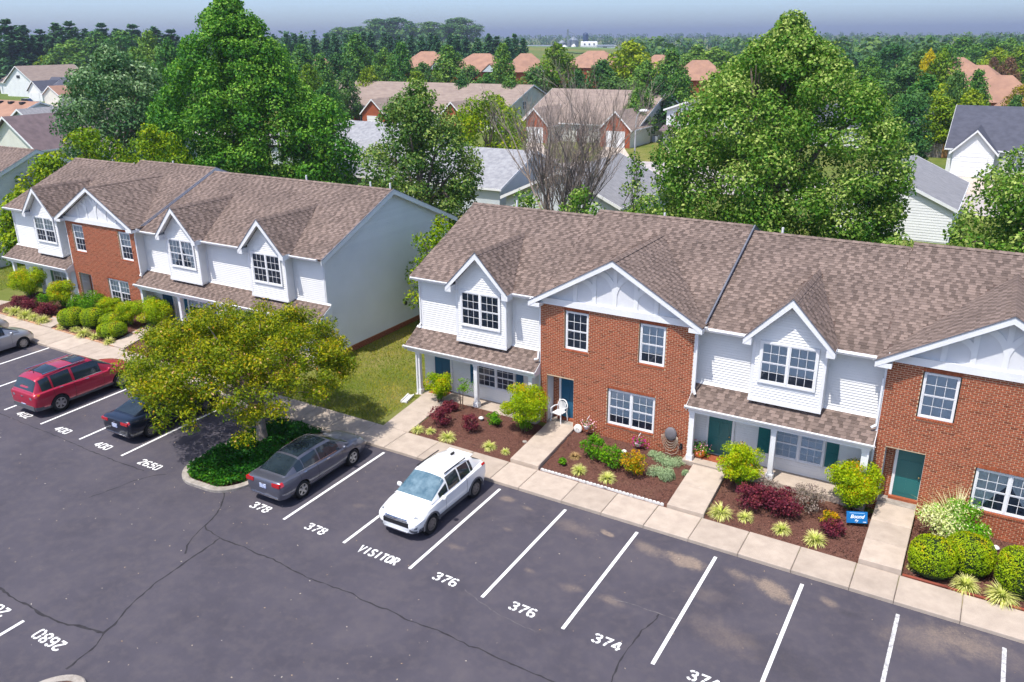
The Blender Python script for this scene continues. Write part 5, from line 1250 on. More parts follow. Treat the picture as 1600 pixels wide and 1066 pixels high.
        lob = make_lobes(22, r, H*.22, H*.9, r*.36, lambda f: .75+.35*math.sin(math.pi*f), .8, sd); Q, T = clump_cloud(lob, 210 if W_ > .5 else 420, .075 if kind != 'grey' else .06, .55, .8, .6, .6); part('foliage', Q, LM[kind], T)
        b = MB(); [b.tube([(0, 0, -.03), (math.cos(k*1.3)*r*.4, math.sin(k*1.3)*r*.4, H*.55)], [.02, .007], 5) for k in range(5)]; b.build('stems', STEM, t)
    return t
PL = {
'A': ['pale lilyturf tuft at the corner of the first path and the pavement', 'small pale lilyturf tuft second in line from the first path', 'large pale lilyturf tuft behind the white crossover, in front of the round plum shrub', 'pale lilyturf tuft in the open mulch left of the step up to the chair entry', 'smallest lilyturf tuft at the mulch corner beside the chair path step',
 'spreading plum shrub beside the first path', 'low dark plum shrub under the leggy nandina by the first porch', 'round plum topped shrub with dark base in the middle of the first bed', 'leggy chartreuse nandina in front of the first porch door', 'thin airy sapling in front of the first porch middle post', 'small dark green shrub beside the first porch slab', 'big bright chartreuse nandina at the brick corner by the white chair'],
'B': ['dark green shrub under the brick wall left of its twin', 'dark green shrub nearest the white stone in the brick front bed', 'green shrub turning orange brown below the brick window', 'straw coloured dead tuft beside the dark green shrub', 'tiny lime green seedling alone in the mulch beside the chair path', 'pale lilyturf tuft behind the white scalloped edging, nearer the chair path', 'pale lilyturf tuft behind the white scalloped edging, farther from the chair path',
 'grey green juniper mat below the hose reel', 'grey green juniper mat in front of the larger mat under the hose reel', 'thin creeping juniper patch against the brick below the second hanging pot', 'little juniper sprig beside the teal door path'],
'C': ['rounded chartreuse nandina beside the teal door path', 'wine red shrub with a bright red tip beside the teal door path', 'broad wine red shrub in front of the middle porch post', 'grey green shrub in front of the middle porch post', 'mauve topped shrub under the shuttered porch window', 'tall chartreuse nandina behind the blue yard sign', 'large pale lilyturf tuft at the bed corner by the teal door path', 'small pale lilyturf tuft second from the teal door path', 'pale lilyturf tuft third from the teal door path', 'pale lilyturf tuft below the orange tinted shrub near the blue sign', 'small lime and orange shrub left of the blue sign', 'low dark wine shrub in front of the lime and orange shrub'],
'D': ['cream and green variegated shrub under the last brick window', 'clipped yellow green dome nearest the last path', 'clipped yellow green dome under the variegated shrub', 'clipped yellow green dome cut by the picture edge', 'small pale tuft between the last path and the clipped dome', 'spiky pale lilyturf tuft between two clipped domes', 'largest spiky lilyturf tuft beside the red board edging'],
'L1': ['far lilyturf tuft at the very edge of the farthest bed', 'far pale lilyturf tuft second along the farthest bed', 'far pale lilyturf tuft in the middle of the farthest bed', 'far pale lilyturf tuft fourth along the farthest bed', 'far pale lilyturf tuft at the corner of the path in the farthest bed', 'far plum shrub beside the porch walk', 'far plum shrub behind the middle lilyturf tufts', 'far plum shrub nearest the brick bordered path corner', 'far dark green shrub between two nandinas', 'far yellow green nandina in front of the green porch door', 'far yellow green nandina at the brick corner of the far porch'],
'L2': ['far blue green mound below the far brick wall', 'far clipped dome nearest the far brick bordered path', 'far clipped dome second in the cluster of four', 'far clipped dome at the back of the cluster of four', 'far clipped dome at the front of the cluster of four', 'far green nandina below the far brick window', 'far slim nandina right of the far brick window', 'far bushy nandina before the blue door porch', 'far small lilyturf tuft at the path end of the dome bed', 'far small lilyturf tuft second along the dome bed', 'far large lilyturf tuft in the middle of the dome bed', 'far lilyturf tuft fourth along the dome bed', 'far lilyturf tuft at the tree end of the dome bed']}
for k, L in PLANTS.items():
    for (kind, x, y, W_, H), lab in zip(L, PL[k]): plant(kind, x, y, W_, H, lab, .13 if k[0] != 'L' else .15)
# ground cover on the island under the tree, and a lawn of blades between the rows
def in_poly(P, poly):
    x, y = P[:, 0], P[:, 1]; ins = np.zeros(len(P), bool); n = len(poly)
    for i in range(n):
        x0, y0 = poly[i]; x1, y1 = poly[(i+1) % n]; c = ((y0 > y) != (y1 > y)) & (x < (x1-x0)*(y-y0)/(y1-y0+1e-12)+x0); ins ^= c
    return ins
P = np.stack([RNG.uniform(-3.2, .1, 15000), RNG.uniform(-5.6, .1, 15000)], 1); P = P[in_poly(P, [tuple(p) for p in ins1])]
z = gz(P[:, 0], P[:, 1])+.14+.20*RNG.random(len(P))+.07*np.sin(P[:, 0]*5)*np.sin(P[:, 1]*4)
lf = np.column_stack([P, z]); Q = leaf_quads(lf, np.tile((0, 0, 1.), (len(P), 1)), .13, .8, .5)
obj('ground_cover', quadmesh('ground_cover', Q, LM['cover'], np.clip(.55*RNG.random(len(P))+np.where(P[:, 1] < -4.6, .45*RNG.random(len(P)), 0), 0, 1)), None, None, None, 'stuff')
def lawn(x0, x1, y0, y1, n, h=.10):
    P = np.stack([RNG.uniform(x0, x1, n), RNG.uniform(y0, y1, n)], 1); z = gz(P[:, 0], P[:, 1])+.085; a = RNG.uniform(0, 6.283, n); L = h*RNG.uniform(.5, 1.3, n); w_ = .011
    o = np.stack([np.cos(a), np.sin(a), np.zeros(n)], 1); s = np.stack([-np.sin(a), np.cos(a), np.zeros(n)], 1)*w_; p = np.column_stack([P, z]); tip = p+o*(L*.7)[:, None]+np.array((0, 0, 1.))*L[:, None]*.8; mid = (p+tip)/2+np.array((0, 0, .015))
    patchy = .5+.5*np.sin(P[:, 0]*1.3+np.cos(P[:, 1]*.9)*2)*np.cos(P[:, 1]*.7-P[:, 0]*.4)
    return np.stack([p-s, p+s, mid+s*.8, tip], 1), np.clip(.15+.5*RNG.random(n)+.4*(patchy-.35), 0, 1)
Q1, T1 = lawn(-5.35, .9, 1.75, 17, 30000); Q2, T2 = lawn(-37, -31.9, 1.7, 13, 12000)
keep = ~((Q1[:, 0, 0] > 1.45-.12*Q1[:, 0, 1]) & (Q1[:, 0, 1] < 5.1)); Q1, T1 = Q1[keep], T1[keep]
obj('lawn_grass', quadmesh('lawn_grass', np.concatenate([Q1, Q2]), LM['lawn'], np.concatenate([T1, T2])), None, None, None, 'stuff')
# ================================================================ TREES
BELT= [(-117.5, 140.3, 16.7, 9.6, 0), (-106.1, 136.8, 13.6, 6.7, 0), (-100.1, 135.2, 14.7, 7.2, 0), (-90.3, 130.1, 11.1, 5.6, 2), (-88.6, 137.5, 13.9, 9.4, 0), (-79.0, 131.8, 10.5, 6.1, 2), (-68.1, 126.9, 14.4, 5.9, 0), (-68.2, 120.9, 9.1, 5.7, 0), (-69.6, 114.1, 9.0, 4.9, 2), (-58.8, 114.9, 9.1, 4.7, 0), (-57.7, 121.4, 10.3, 7.5, 2), (-65.5, 145.5, 14.4, 8.6, 1), (-47.9, 120.8, 9.9, 4.7, 2), (-49.3, 147.6, 14.8, 10.4, 1), (-50.5, 136.2, 11.2, 7.7, 2), (-36.8, 125.7, 11.5, 7.0, 0), (-43.0, 155.5, 12.9, 8.2, 0), (-28.0, 118.4, 10.2, 6.0, 0), (-27.4, 107.9, 9.6, 6.1, 2), (-38.0, 114.4, 9.4, 6.6, 2), (-60.2, 223.6, 13.2, 11.2, 0), (-52.0, 215.8, 12.6, 12.5, 0), (-28.3, 102.2, 8.9, 5.0, 0), (-104.5, 118.5, 13.2, 6.8, 2), (-93.4, 101.6, 13.0, 6.1, 0), (-81.4, 85.4, 11.8, 5.4, 1), (-130.6, 135.2, 14.4, 9.4, 0), (-72.5, 80.1, 9.1, 5.1, 0), (-93.1, 115.1, 10.2, 6.5, 1), (-86.7, 100.9, 10.2, 4.8, 2), (-82.5, 117.2, 9.6, 6.4, 1), (-6.2, 215.4, 13.9, 9.6, 2), (-5.9, 175.1, 11.0, 8.2, 0), (3.6, 176.2, 12.9, 9.3, 2), (6.1, 206.5, 12.9, 9.0, 0), (4.7, 146.2, 10.7, 9.1, 2), (8.9, 161.6, 12.6, 6.1, 1), (6.6, 162.4, 13.0, 3.7, 3), (3.5, 306.6, 14.2, 12.8, 0), (9.8, 276.8, 12.4, 11.6, 0), (11.6, 316.9, 14.0, 13.1, 2), (17.4, 307.1, 14.1, 12.5, 0), (21.6, 267.1, 12.2, 11.0, 1), (14.6, 116.9, 11.1, 3.7, 2), (9.8, 126.6, 9.6, 8.0, 0), (13.7, 121.8, 9.2, 6.7, 1), (16.3, 137.0, 10.0, 5.2, 0), (19.8, 187.1, 11.1, 4.8, 4), (16.4, 207.0, 10.7, 3.5, 4), (22.9, 127.1, 8.6, 4.8, 5), (22.4, 112.1, 7.7, 3.5, 2), (16.9, 112.0, 8.4, 5.3, 1), (13.9, 104.8, 7.9, 6.0, 1), (10.1, 116.6, 8.0, 5.6, 2), (7.9, 106.3, 7.6, 3.5, 0), (16.0, 237.0, 12.1, 8.3, 1), (0.7, 125.5, 8.3, 6.2, 0), (-265.4, 148.6, 6.5, 10.9, 1), (-277.4, 147.8, 11.5, 13.2, 1), (-246.4, 150.7, 16.2, 16.7, 0), (-242.2, 157.0, 18.5, 14.7, 0), (-229.7, 157.6, 18.8, 14.4, 0), (-129.4, 91.4, 17.3, 7.7, 0), (-111.5, 81.8, 16.0, 6.9, 0), (-255.1, 146.3, 11.1, 12.6, 1), (-106.8, 71.5, 14.5, 6.5, 0), (-119.7, 117.9, 13.9, 7.1, 0), (-69.0, 69.6, 10.6, 4.7, 1), (-55.6, 54.7, 9.1, 3.2, 0)]
PINES= [(-264.3, 140.6, 22.6, 12.4), (-266.4, 146.9, 20.7, 10.6), (-268.3, 153.5, 19.6, 10.9), (-257.0, 152.7, 21.4, 10.6), (-259.0, 158.9, 22.1, 10.8), (-260.7, 165.4, 19.7, 8.9), (-261.8, 172.7, 21.7, 10.2), (-259.3, 176.3, 19.8, 9.1), (-256.0, 180.9, 21.3, 10.6), (-251.7, 186.6, 20.4, 10.7), (-248.3, 191.0, 19.5, 10.8), (-211.1, 204.8, 17.4, 6.0), (-189.7, 189.7, 17.6, 5.5), (-202.5, 206.8, 17.6, 5.9), (-190.1, 197.5, 17.2, 5.6), (-197.9, 211.4, 16.9, 5.9), (-190.4, 209.9, 17.5, 5.8), (-158.1, 178.1, 17.2, 5.0), (-170.0, 196.8, 17.4, 5.4), (-175.0, 207.0, 17.0, 5.6), (-183.3, 221.6, 18.1, 6.0), (-179.3, 220.7, 18.1, 5.9), (-174.4, 221.9, 17.8, 5.9), (-176.9, 228.2, 16.9, 6.0), (-171.6, 226.6, 16.6, 5.9), (-158.4, 216.5, 16.5, 5.6), (-142.1, 200.2, 16.3, 5.2), (-155.0, 223.5, 17.1, 5.7), (-145.9, 213.8, 16.4, 5.5), (-152.8, 232.0, 17.2, 5.8), (-136.6, 212.2, 16.4, 5.4), (-155.9, 246.0, 16.2, 6.1), (-131.5, 216.3, 15.7, 5.4), (-156.5, 263.3, 17.2, 6.4), (-154.1, 265.3, 16.2, 6.4), (-117.7, 212.3, 15.7, 5.2), (-120.8, 221.8, 16.8, 5.4), (-116.1, 219.2, 15.4, 5.3)]
HILLTREES= [(-508.4, 575.6, 25.9, 18.2), (-497.4, 585.2, 26.3, 22.9), (-469.7, 582.3, 32.7, 23.4), (-464.1, 599.5, 33.9, 26.0), (-457.9, 616.9, 26.0, 13.8), (-433.6, 609.9, 29.8, 24.7), (-415.1, 610.7, 27.5, 18.9), (-417.9, 633.1, 33.5, 26.2)]
LMT = dict(
 maple=leafmat('maple_leaf', [(0, (.014,.050,.014)), (.4, (.032,.105,.020)), (.72, (.085,.20,.034)), (1, (.24,.38,.09))], .26),
 maple2=leafmat('plane_leaf', [(0, (.016,.054,.016)), (.38, (.042,.115,.022)), (.7, (.115,.205,.042)), (1, (.38,.44,.17))], .28),
 oak=leafmat('oak_leaf', [(0, (.018,.050,.018)), (.45, (.045,.105,.028)), (.8, (.125,.19,.055)), (1, (.28,.33,.12))], .24),
 silver=leafmat('silver_maple_leaf', [(0, (.016,.054,.028)), (.45, (.045,.110,.042)), (.8, (.125,.20,.095)), (1, (.32,.40,.25))], .22),
 lime=leafmat('lime_leaf', [(0, (.034,.080,.010)), (.45, (.095,.175,.016)), (.8, (.20,.275,.026)), (1, (.36,.38,.06))], .3),
 myrtle=leafmat('myrtle_leaf', [(0, (.024,.055,.010)), (.3, (.070,.12,.015)), (.55, (.16,.20,.024)), (.75, (.28,.28,.035)), (.88, (.38,.29,.05)), (.95, (.38,.17,.05)), (1, (.48,.34,.19))], .28),
 belt=leafmat('belt_leaf', [(0, (.022,.068,.022)), (.5, (.055,.135,.034)), (1, (.17,.27,.07))], .24, objvar=1),
 beltlime=leafmat('belt_lime_leaf', [(0, (.036,.085,.014)), (.5, (.095,.17,.024)), (1, (.24,.30,.06))], .26, objvar=.8),
 beltdark=leafmat('belt_dark_leaf', [(0, (.018,.055,.020)), (.5, (.042,.105,.032)), (1, (.11,.19,.06))], .2, objvar=.8),
 yellow=leafmat('yellow_leaf', [(0, (.25,.22,.02)), (1, (.62,.50,.03))], .3), russet=leafmat('russet_leaf', [(0, (0.048,0.036,0.024)), (.6, (0.120,0.072,0.048)), (1, (0.204,0.132,0.084))], .2), olive=leafmat('olive_leaf', [(0, (0.072,0.084,0.024)), (.6, (0.180,0.168,0.036)), (1, (0.312,0.240,0.060))], .2),
 pine=leafmat('pine_needle', [(0, (.018,.062,.036)), (.5, (.042,.11,.056)), (1, (.11,.19,.09))], .15, objvar=.6), far=leafmat('far_leaf', [(0, (.022,.065,.028)), (.5, (.050,.11,.040)), (1, (.12,.18,.06))], .2))
def gh(x, y):
    f = math.hypot(x-22, y+23); s = lambda a, b: float(sstep(a, b, np.float64(f)))
    return gzf(x, y)+s(500, 1500)*4*math.sin(x/310+1)*math.sin(y/420)+s(1400, 3200)*9+13*math.exp(-((x+458)**2+(y-602)**2)/160**2)+.09*(1-float(sstep(22, 40, np.float64(y))))
def big_tree(name, label, x, y, top, W_, H0, n, lobe, leaf, dens, lm, seed, taper=None, trunk_r=.3, bark=BARK, fork=.3, group=None, off=(0, 0), flat=.85, shell=.5, jitter=.75, under=.55, nl=12, fill=.25):
    z0 = gh(x, y); H = top-z0; lob = make_lobes(n, W_/2, H0, H-lobe*.55, lobe, taper, flat, seed, fill); lob = [(l[0]+off[0], l[1]+off[1], *l[2:]) for l in lob]
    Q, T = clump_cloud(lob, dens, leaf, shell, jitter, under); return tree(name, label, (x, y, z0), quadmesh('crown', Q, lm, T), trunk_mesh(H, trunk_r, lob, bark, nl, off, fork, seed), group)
cone = lambda f: max(.12, (1-f)**.75*1.0+.02) if f > .18 else .72+f*1.5
egg = lambda f: math.sin(math.pi*min(1, .16+.84*f))**.55*(1.0 if f < .5 else 1.0-.12*(f-.5)) if f < .995 else .1
# the small tree on the island, right in front
mz = gzf(-2.0, -2.0)+.12; rg = np.random.default_rng(5); lob = []
for i in range(430):
    a = i*2.39996+rg.normal(0, .3); rr = 4.25*math.sqrt((i+.5)/430)*rg.uniform(.92, 1.05); dome = math.sqrt(max(0, 1-(rr/4.7)**2)); l = rg.uniform(.30, .58); f = rg.random()**.55
    zb = 1.95+.05*rr-.14*max(0, rr-3); lob.append((rr*math.cos(a)*1.08-.75, rr*math.sin(a)*.98+.05, zb+(2.25+3.25*dome-zb)*f+rg.normal(0, .1), l, l, l*.75))
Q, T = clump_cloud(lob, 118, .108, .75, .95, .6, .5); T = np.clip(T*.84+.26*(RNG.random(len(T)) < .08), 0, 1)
b = MB(); b.tube([(0, 0, -.2), (0, 0, .02), (.02, .01, .5), (.0, .02, 1.15), (-.08, .02, 1.6)], [.36, .27, .205, .19, .20], 12)
for k in range(22):
    l = lob[rg.integers(0, 430)]; s = np.array((-.08+rg.normal(0, .06), .02+rg.normal(0, .06), 1.5)); e = np.array(l[:3]); md = s+(e-s)*.5+np.array((0, 0, .35)); b.tube([s, s+(md-s)*.5+np.array((0, 0, .1)), md, e], [.10, .075, .05, .015], 6)
tree('crape_myrtle', 'low spreading tree with yellow green rust tipped leaves on the kerbed island', (-2.0, -2.0, mz), quadmesh('crown', Q, LMT['myrtle'], T), b.mesh('trunk', BARKL, True))
# big trees behind the rows
big_tree('maple_tree', 'tallest dark glossy tree rising above the far townhouse row into the sky', -40.3, 33.0, 19.4, 15.6, 2.0, 260, 1.25, .27, 24, LMT['maple'], 1, lambda f: (1.0 if f < .38 else max(.05, (1-f)/.62)**.62) if f > .03 else .8, .45)
big_tree('plane_tree', 'huge broad pale tipped tree behind the near roof', 10.0, 31.5, 16.9, 15.4, 1.5, 300, 1.08, .21, 34, LMT['maple2'], 2, lambda f: (1.0-.05*f if f < .4 else (1-((f-.4)/.6)**1.75)*.98+.03), .5)
big_tree('oak_tree', 'rounded olive green tree filling the gap behind the grey gable end', -12.9, 24.2, 12.9, 8.4, 1.5, 120, .92, .22, 27, LMT['oak'], 3, egg, .3)
big_tree('silver_maple', 'greyish leaved tree beside the tallest dark tree over the far row', -56.3, 31.5, 15.2, 12.0, 2.5, 80, 1.35, .32, 15, LMT['silver'], 4, egg, .35)
big_tree('dark_tree', 'narrow very dark tree tucked against the tallest tree', -30.8, 34.2, 11.2, 6.4, 1.0, 46, 1.1, .30, 17, LMT['maple'], 5, egg, .25)
for (x, y, tp, W_, sd, lab) in ((-35.2, 10.9, 8.4, 5.4, 11, 'yellow green tree at the end of the far row, nearest its eave'), (-39.0, 16.6, 9.6, 7.2, 12, 'yellow green tree behind the far ridge, middle of three'), (-38.2, 21.6, 9.2, 6.6, 13, 'yellow green tree behind the far ridge, under the greyish tree'), (-33.6, 7.4, 6.4, 3.2, 14, 'thin yellow green sapling in front of the third row wall')):
    big_tree('lime_tree', lab, x, y, tp, W_, 1.2, 44, .9, .25, 20, LMT['lime'], sd, egg, .16, group='yellow green trees behind the far row')
big_tree('gap_tree', 'slender leafy tree standing in the gap between the two rows', -2.9, 12.4, 6.9, 4.2, .8, 34, .62, .17, 34, LMT['lime'], 21, egg, .1, under=.7)
big_tree('yard_tree', 'bushy tree cut by the picture edge behind the near roof', 24.4, 27.6, 10.9, 8.4, .8, 90, 1.05, .22, 26, LMT['maple2'], 22, egg, .28)
big_tree('round_tree', 'dark rounded tree beside the wooden fence and white garage', 11.6, 90.5, 8.9, 6.2, .3, 46, 1.0, .34, 14, LMT['beltdark'], 23, lambda f: .95-.55*f**2, .2)
big_tree('feathery_tree', 'light feathery tree between the olive tree and the bare tree', -29.8, 60.1, 10.0, 9.4, 1.0, 50, 1.2, .32, 13, LMT['lime'], 24, egg, .2)
big_tree('roofline_bush', 'low green tree peeping over the near ridge beside the bare tree', -2.4, 20.6, 7.0, 3.6, .6, 26, .65, .19, 30, LMT['maple2'], 25, egg, .1)
big_tree('roofline_bush', 'low green tree under the bare tree crown over the near ridge', .4, 22.6, 7.0, 4.4, .6, 34, .7, .19, 30, LMT['maple2'], 26, egg, .1)
big_tree('roofline_bush', 'thin upright tree in front of the street lamp', 1.3, 28.8, 8.6, 2.4, 2.0, 16, .55, .19, 26, LMT['maple2'], 27, None, .08)
big_tree('roofline_bush', 'small tree at the foot of the huge pale tipped tree', 4.3, 23.4, 6.9, 3.6, .5, 26, .7, .2, 28, LMT['maple2'], 28, egg, .1)
big_tree('roofline_bush', 'low tree between the huge tree and the grey shed roof', 18.4, 23.0, 6.0, 4.0, .5, 30, .7, .2, 28, LMT['maple2'], 29, egg, .1)
# the leafless tree
def bare(seed):
    rg = np.random.default_rng(seed); b = MB()
    def grow(p, d, L, r, lev):
        pts = [p]; q = p.copy(); dd = d.copy(); n = 4
        for _ in range(n): dd = dd+rg.normal(0, .10, 3)+np.array((0, 0, .05)); dd /= np.linalg.norm(dd); q = q+dd*L/n; pts.append(q.copy())
        b.tube(pts, list(np.linspace(r, r*.42, n+1)), 5 if lev < 2 else 4, False, rg.random())
        if lev < 3:
            for k in range((9, 7, 6)[lev]):
                t = rg.uniform(.3, 1.0); i = min(int(t*n), n-1); s = pts[i]+(pts[i+1]-pts[i])*(t*n-i); a = rg.normal(0, 1, 3); a[2] = abs(a[2])*.6+.45; e = dd*.9+a/np.linalg.norm(a)*.62; grow(s, e/np.linalg.norm(e), L*rg.uniform(.36, .6), r*rg.uniform(.32, .46), lev+1)
    for k in range(13):
        a = k*.571*2+rg.normal(0, .2); t = rg.uniform(.14, .55); grow(np.array((math.cos(a)*.15, math.sin(a)*.15, .8)), np.array((math.cos(a)*math.sin(t), math.sin(a)*math.sin(t), math.cos(t))), rg.uniform(5.2, 7.6), rg.uniform(.075, .11), 0)
    b.tube([(0, 0, -.2), (0, 0, .4), (0, 0, 1.2)], [.42, .34, .26], 10); return b
bt = thing('bare_tree', 'leafless many stemmed grey tree in the back gardens', 'tree', (-2.6, 26.2, gh(-2.6, 26.2))); bt.scale = (1.15, 1.15, 1.05); bare(4).build('branches', mat('grey_twig', (.34,.275,.235), (.22,.175,.15), 3, rough=.95, rnd=.25), bt)
# belt trees: a few crowns shared by copies
CR = {}
def crown_kind(key, n, W_, H, lobe, leaf, dens, lm, seed, taper, H0=.16):
    lob = make_lobes(n, W_/2, H*H0, H-lobe*.5, lobe, taper, .85, seed); Q, T = clump_cloud(lob, dens, leaf, .5, .75, .5); CR[key] = (quadmesh('crown', Q, lm, T), trunk_mesh(H, .22, lob, BARK, 6, (0, 0), .25, seed))
for v, lm in ((0, 'belt'), (1, 'beltlime'), (2, 'beltdark')):
    for k in range(2): crown_kind((v, k), 60, 8, 12, 1.25, .50, 5.2, LMT[lm], 40+v*3+k, egg if k else (lambda f: 1-.75*f**2.2))
for v, lm in ((3, 'yellow'), (4, 'russet'), (5, 'olive')): crown_kind((v, 0), 50, 8, 12, 1.2, .45, 5.5, LMT[lm], 60+v, egg)
BLAB = ['green broadleaf tree in the belt beyond the gardens', 'yellow green broadleaf tree in the belt beyond the gardens', 'dark green broadleaf tree in the belt beyond the gardens', 'bright yellow tree standing out in the far greenery', 'dusky red brown tree in the far greenery', 'olive brown conifer shaped tree at the picture edge']
for i, (x, y, tp, W_, v) in enumerate(BELT):
    key = (v, i % 2) if v < 3 else (v, 0); z = gh(x, y); H = tp-z; s = W_*1.12/8
    tree('belt_tree', BLAB[v] if v != 4 or i % 2 else 'smaller dusky red brown tree in the far greenery', (x, y, z), CR[key][0], CR[key][1], 'belt trees beyond the gardens', (i*1.7) % 6.28, (s, s, H/12*1.0))
def pine_crown(seed):
    rg = np.random.default_rng(seed); Q = []; T = []
    for j in range(40):
        f = j/40; z = 2.0+9.9*f+rg.normal(0, .1); r = (1-f)**.7*2.7*rg.uniform(.7, 1.15)+.08
        for k in range(6):
            a = k*.785+j*.4+rg.normal(0, .2); n = int(26*(1-f*.7))+4; t = rg.random(n)**.7; P = np.stack([np.cos(a)*r*t, np.sin(a)*r*t, z-.35*t*r*.4+.25*t*t], 1)+rg.normal(0, .22, (n, 3))*(1.2-f); Q.append(leaf_quads(P, np.tile((0, 0, 1.), (n, 1)), .5, .8, .5)); T.append(np.clip(.2+.5*rg.random(n)+.3*t, 0, 1))
    b = MB(); b.tube([(0, 0, -.3), (0, 0, 5), (0, 0, 11.6)], [.2, .14, .03], 7); return quadmesh('crown', np.concatenate(Q), LMT['pine'], np.concatenate(T)), b.mesh('trunk', BARK, True)
PC = [pine_crown(70), pine_crown(71)]
for i, (x, y, tp, W_) in enumerate(PINES):
    z = gh(x, y); s = W_*1.7/5.6
    tree('pine_tree', 'tall pine standing above the far row houses at the skyline' if i < 11 else 'pine in the dark row in front of the hilltop trees', (x, y, z), PC[i % 2][0], PC[i % 2][1], 'pines along the skyline', i*1.3 % 6.28, (s, s, (tp-z)/12))
HL = ['broad flat topped hilltop tree farthest from the farm', 'rounded hilltop tree second from the far end of the skyline clump', 'tall hilltop tree first of the tallest pair', 'tall hilltop tree second of the tallest pair', 'small round hilltop tree between the pair and the last group', 'spreading hilltop tree in the last group', 'low hilltop tree in the last group', 'tall hilltop tree at the farm end of the skyline clump']
for i, (x, y, tp, W_) in enumerate(HILLTREES):
    z = gh(x, y); key = (2, 1); s = W_*1.55/8; tree('hilltop_tree', HL[i], (x, y, z), CR[key][0], CR[key][1], 'hilltop trees on the skyline', i*2.1 % 6.28, (s, s, (tp-z)/12))
# the far wood, one mass
rg = np.random.default_rng(9); PQ = []; PT = []; cnt = 0
base = sphere_pts(400)
while cnt < 1150:
    az = YAW+R(rg.uniform(-36, 36)); D = 330+rg.random()**1.5*2300; x, y = CAMP.x+D*math.sin(az), CAMP.y+D*math.cos(az); rel = math.degrees(az-YAW)
    if -1.5 < rel < 8.0 and D < 1280: continue
    if 10 < rel < 17 and 300 < D < 700 and rg.random() < .5: continue
    if rel < -14 and D < 420: continue
    H = rg.uniform(9, 15)+(2 if D > 1200 else 0); W_ = rg.uniform(4.5, 7.5); n = 90 if D < 700 else 46; d = base[rg.integers(0, 400, n)]; z = gh(x, y)
    P = d*np.array((W_, W_, H*.42))*(1+.25*rg.normal(0, 1, (n, 1))*.5)+np.array((x, y, z+H*.56)); PQ.append(leaf_quads(P, d+np.array((0, 0, .3)), 2.3 if D < 700 else 3.2, .5, .75)); PT.append(np.clip(.25+.4*rg.random(n)+.3*d[:, 2]+rg.normal(0, .12), 0, 1)); cnt += 1
obj('woodland', quadmesh('woodland', np.concatenate(PQ), LMT['far'], np.concatenate(PT)), None, None, None, 'stuff')
# ================================================================ HOUSES, FARM AND STREET BEHIND
TANROOF = mat('tan_shingle', (.30,.235,.195), (.23,.175,.15), 1.1, rough=.95, bump=.4, bscale=12, aniso=(.6, .6, 4)); GREYROOF = mat('grey_shingle', (.26,.255,.265), (.19,.188,.198), 1.6, rough=.8, spec=.4, bump=.4, bscale=12, aniso=(.5, 2.5, 2.5)); PALEROOF = mat('weathered_shingle', (.33,.33,.34), (.22,.22,.235), 2.2, rough=.55, spec=.6, bump=.4, bscale=10)
SLATE = mat('slate_shingle', (.085,.088,.115), (.065,.068,.09), 1.4, rough=.9, bump=.3, bscale=14); ORANGE = mat('terracotta_roof', (.36,.205,.14), (.28,.16,.115), .6, rough=.95); PURP = mat('plum_shingle', (.17,.125,.13), (.12,.09,.095), 1.3, rough=.9)
CREAM = mat('cream_siding', (.66,.65,.57), (.6,.59,.52), .8, rough=.6); HWHITE = mat('house_white', (.78,.78,.78), (.72,.72,.73), .7, rough=.55); PALEBLUE = mat('pale_siding', (.58,.62,.66), (.53,.57,.61), .7, rough=.6); RBRICK = mat('house_brick', (.36,.10,.045), (.27,.07,.035), 6, rough=.9)
GDOOR = mat('garage_white', (.80,.80,.80), (.74,.74,.75), 2, rough=.5); REDSH = mat('maroon_paint', (.14,.02,.025), None, rough=.5)
def lap(parent, x0, x1, y, z0, z1, m, step=.2):
    """siding courses on a wall that faces -y"""
    z = z0
    while z < z1-.02: obj('siding_board', board_mesh(x1-x0, min(step, z1-z)*1.02, m), parent, (x0, y, z)); z += step
def hwin(root, x, y, z, w_, h, axis='y', m=WHITE):
    f = MB(); t = .09
    if axis == 'y':
        f.box(x-w_/2-t, y-.06, z-t, x+w_/2+t, y-.0, z); f.box(x-w_/2-t, y-.06, z+h, x+w_/2+t, y, z+h+t); f.box(x-w_/2-t, y-.06, z, x-w_/2, y, z+h); f.box(x+w_/2, y-.06, z, x+w_/2+t, y, z+h); f.box(x-.025, y-.05, z, x+.025, y-.01, z+h); f.box(x-w_/2, y-.048, z+h/2-.025, x+w_/2, y-.012, z+h/2+.025)
        q = [(x-w_/2, y-.02, z), (x+w_/2, y-.02, z), (x+w_/2, y-.02, z+h), (x-w_/2, y-.02, z+h)]
    else:
        f.box(x, y-w_/2-t, z-t, x+.06, y+w_/2+t, z); f.box(x, y-w_/2-t, z+h, x+.06, y+w_/2+t, z+h+t); f.box(x, y-w_/2-t, z, x+.06, y-w_/2, z+h); f.box(x, y+w_/2, z, x+.06, y+w_/2+t, z+h); f.box(x+.01, y-w_/2, z+h/2-.025, x+.048, y+w_/2, z+h/2+.025)
        q = [(x+.02, y-w_/2, z), (x+.02, y+w_/2, z), (x+.02, y+w_/2, z+h), (x+.02, y-w_/2, z+h)]
    o = f.build('window', m, root); g = MB(); g.add(q, [(0,1,2,3)]); g.build('pane', mat('far_glass', (.10,.12,.15), (.2,.22,.25), 3, rough=.15, spec=.6), o)
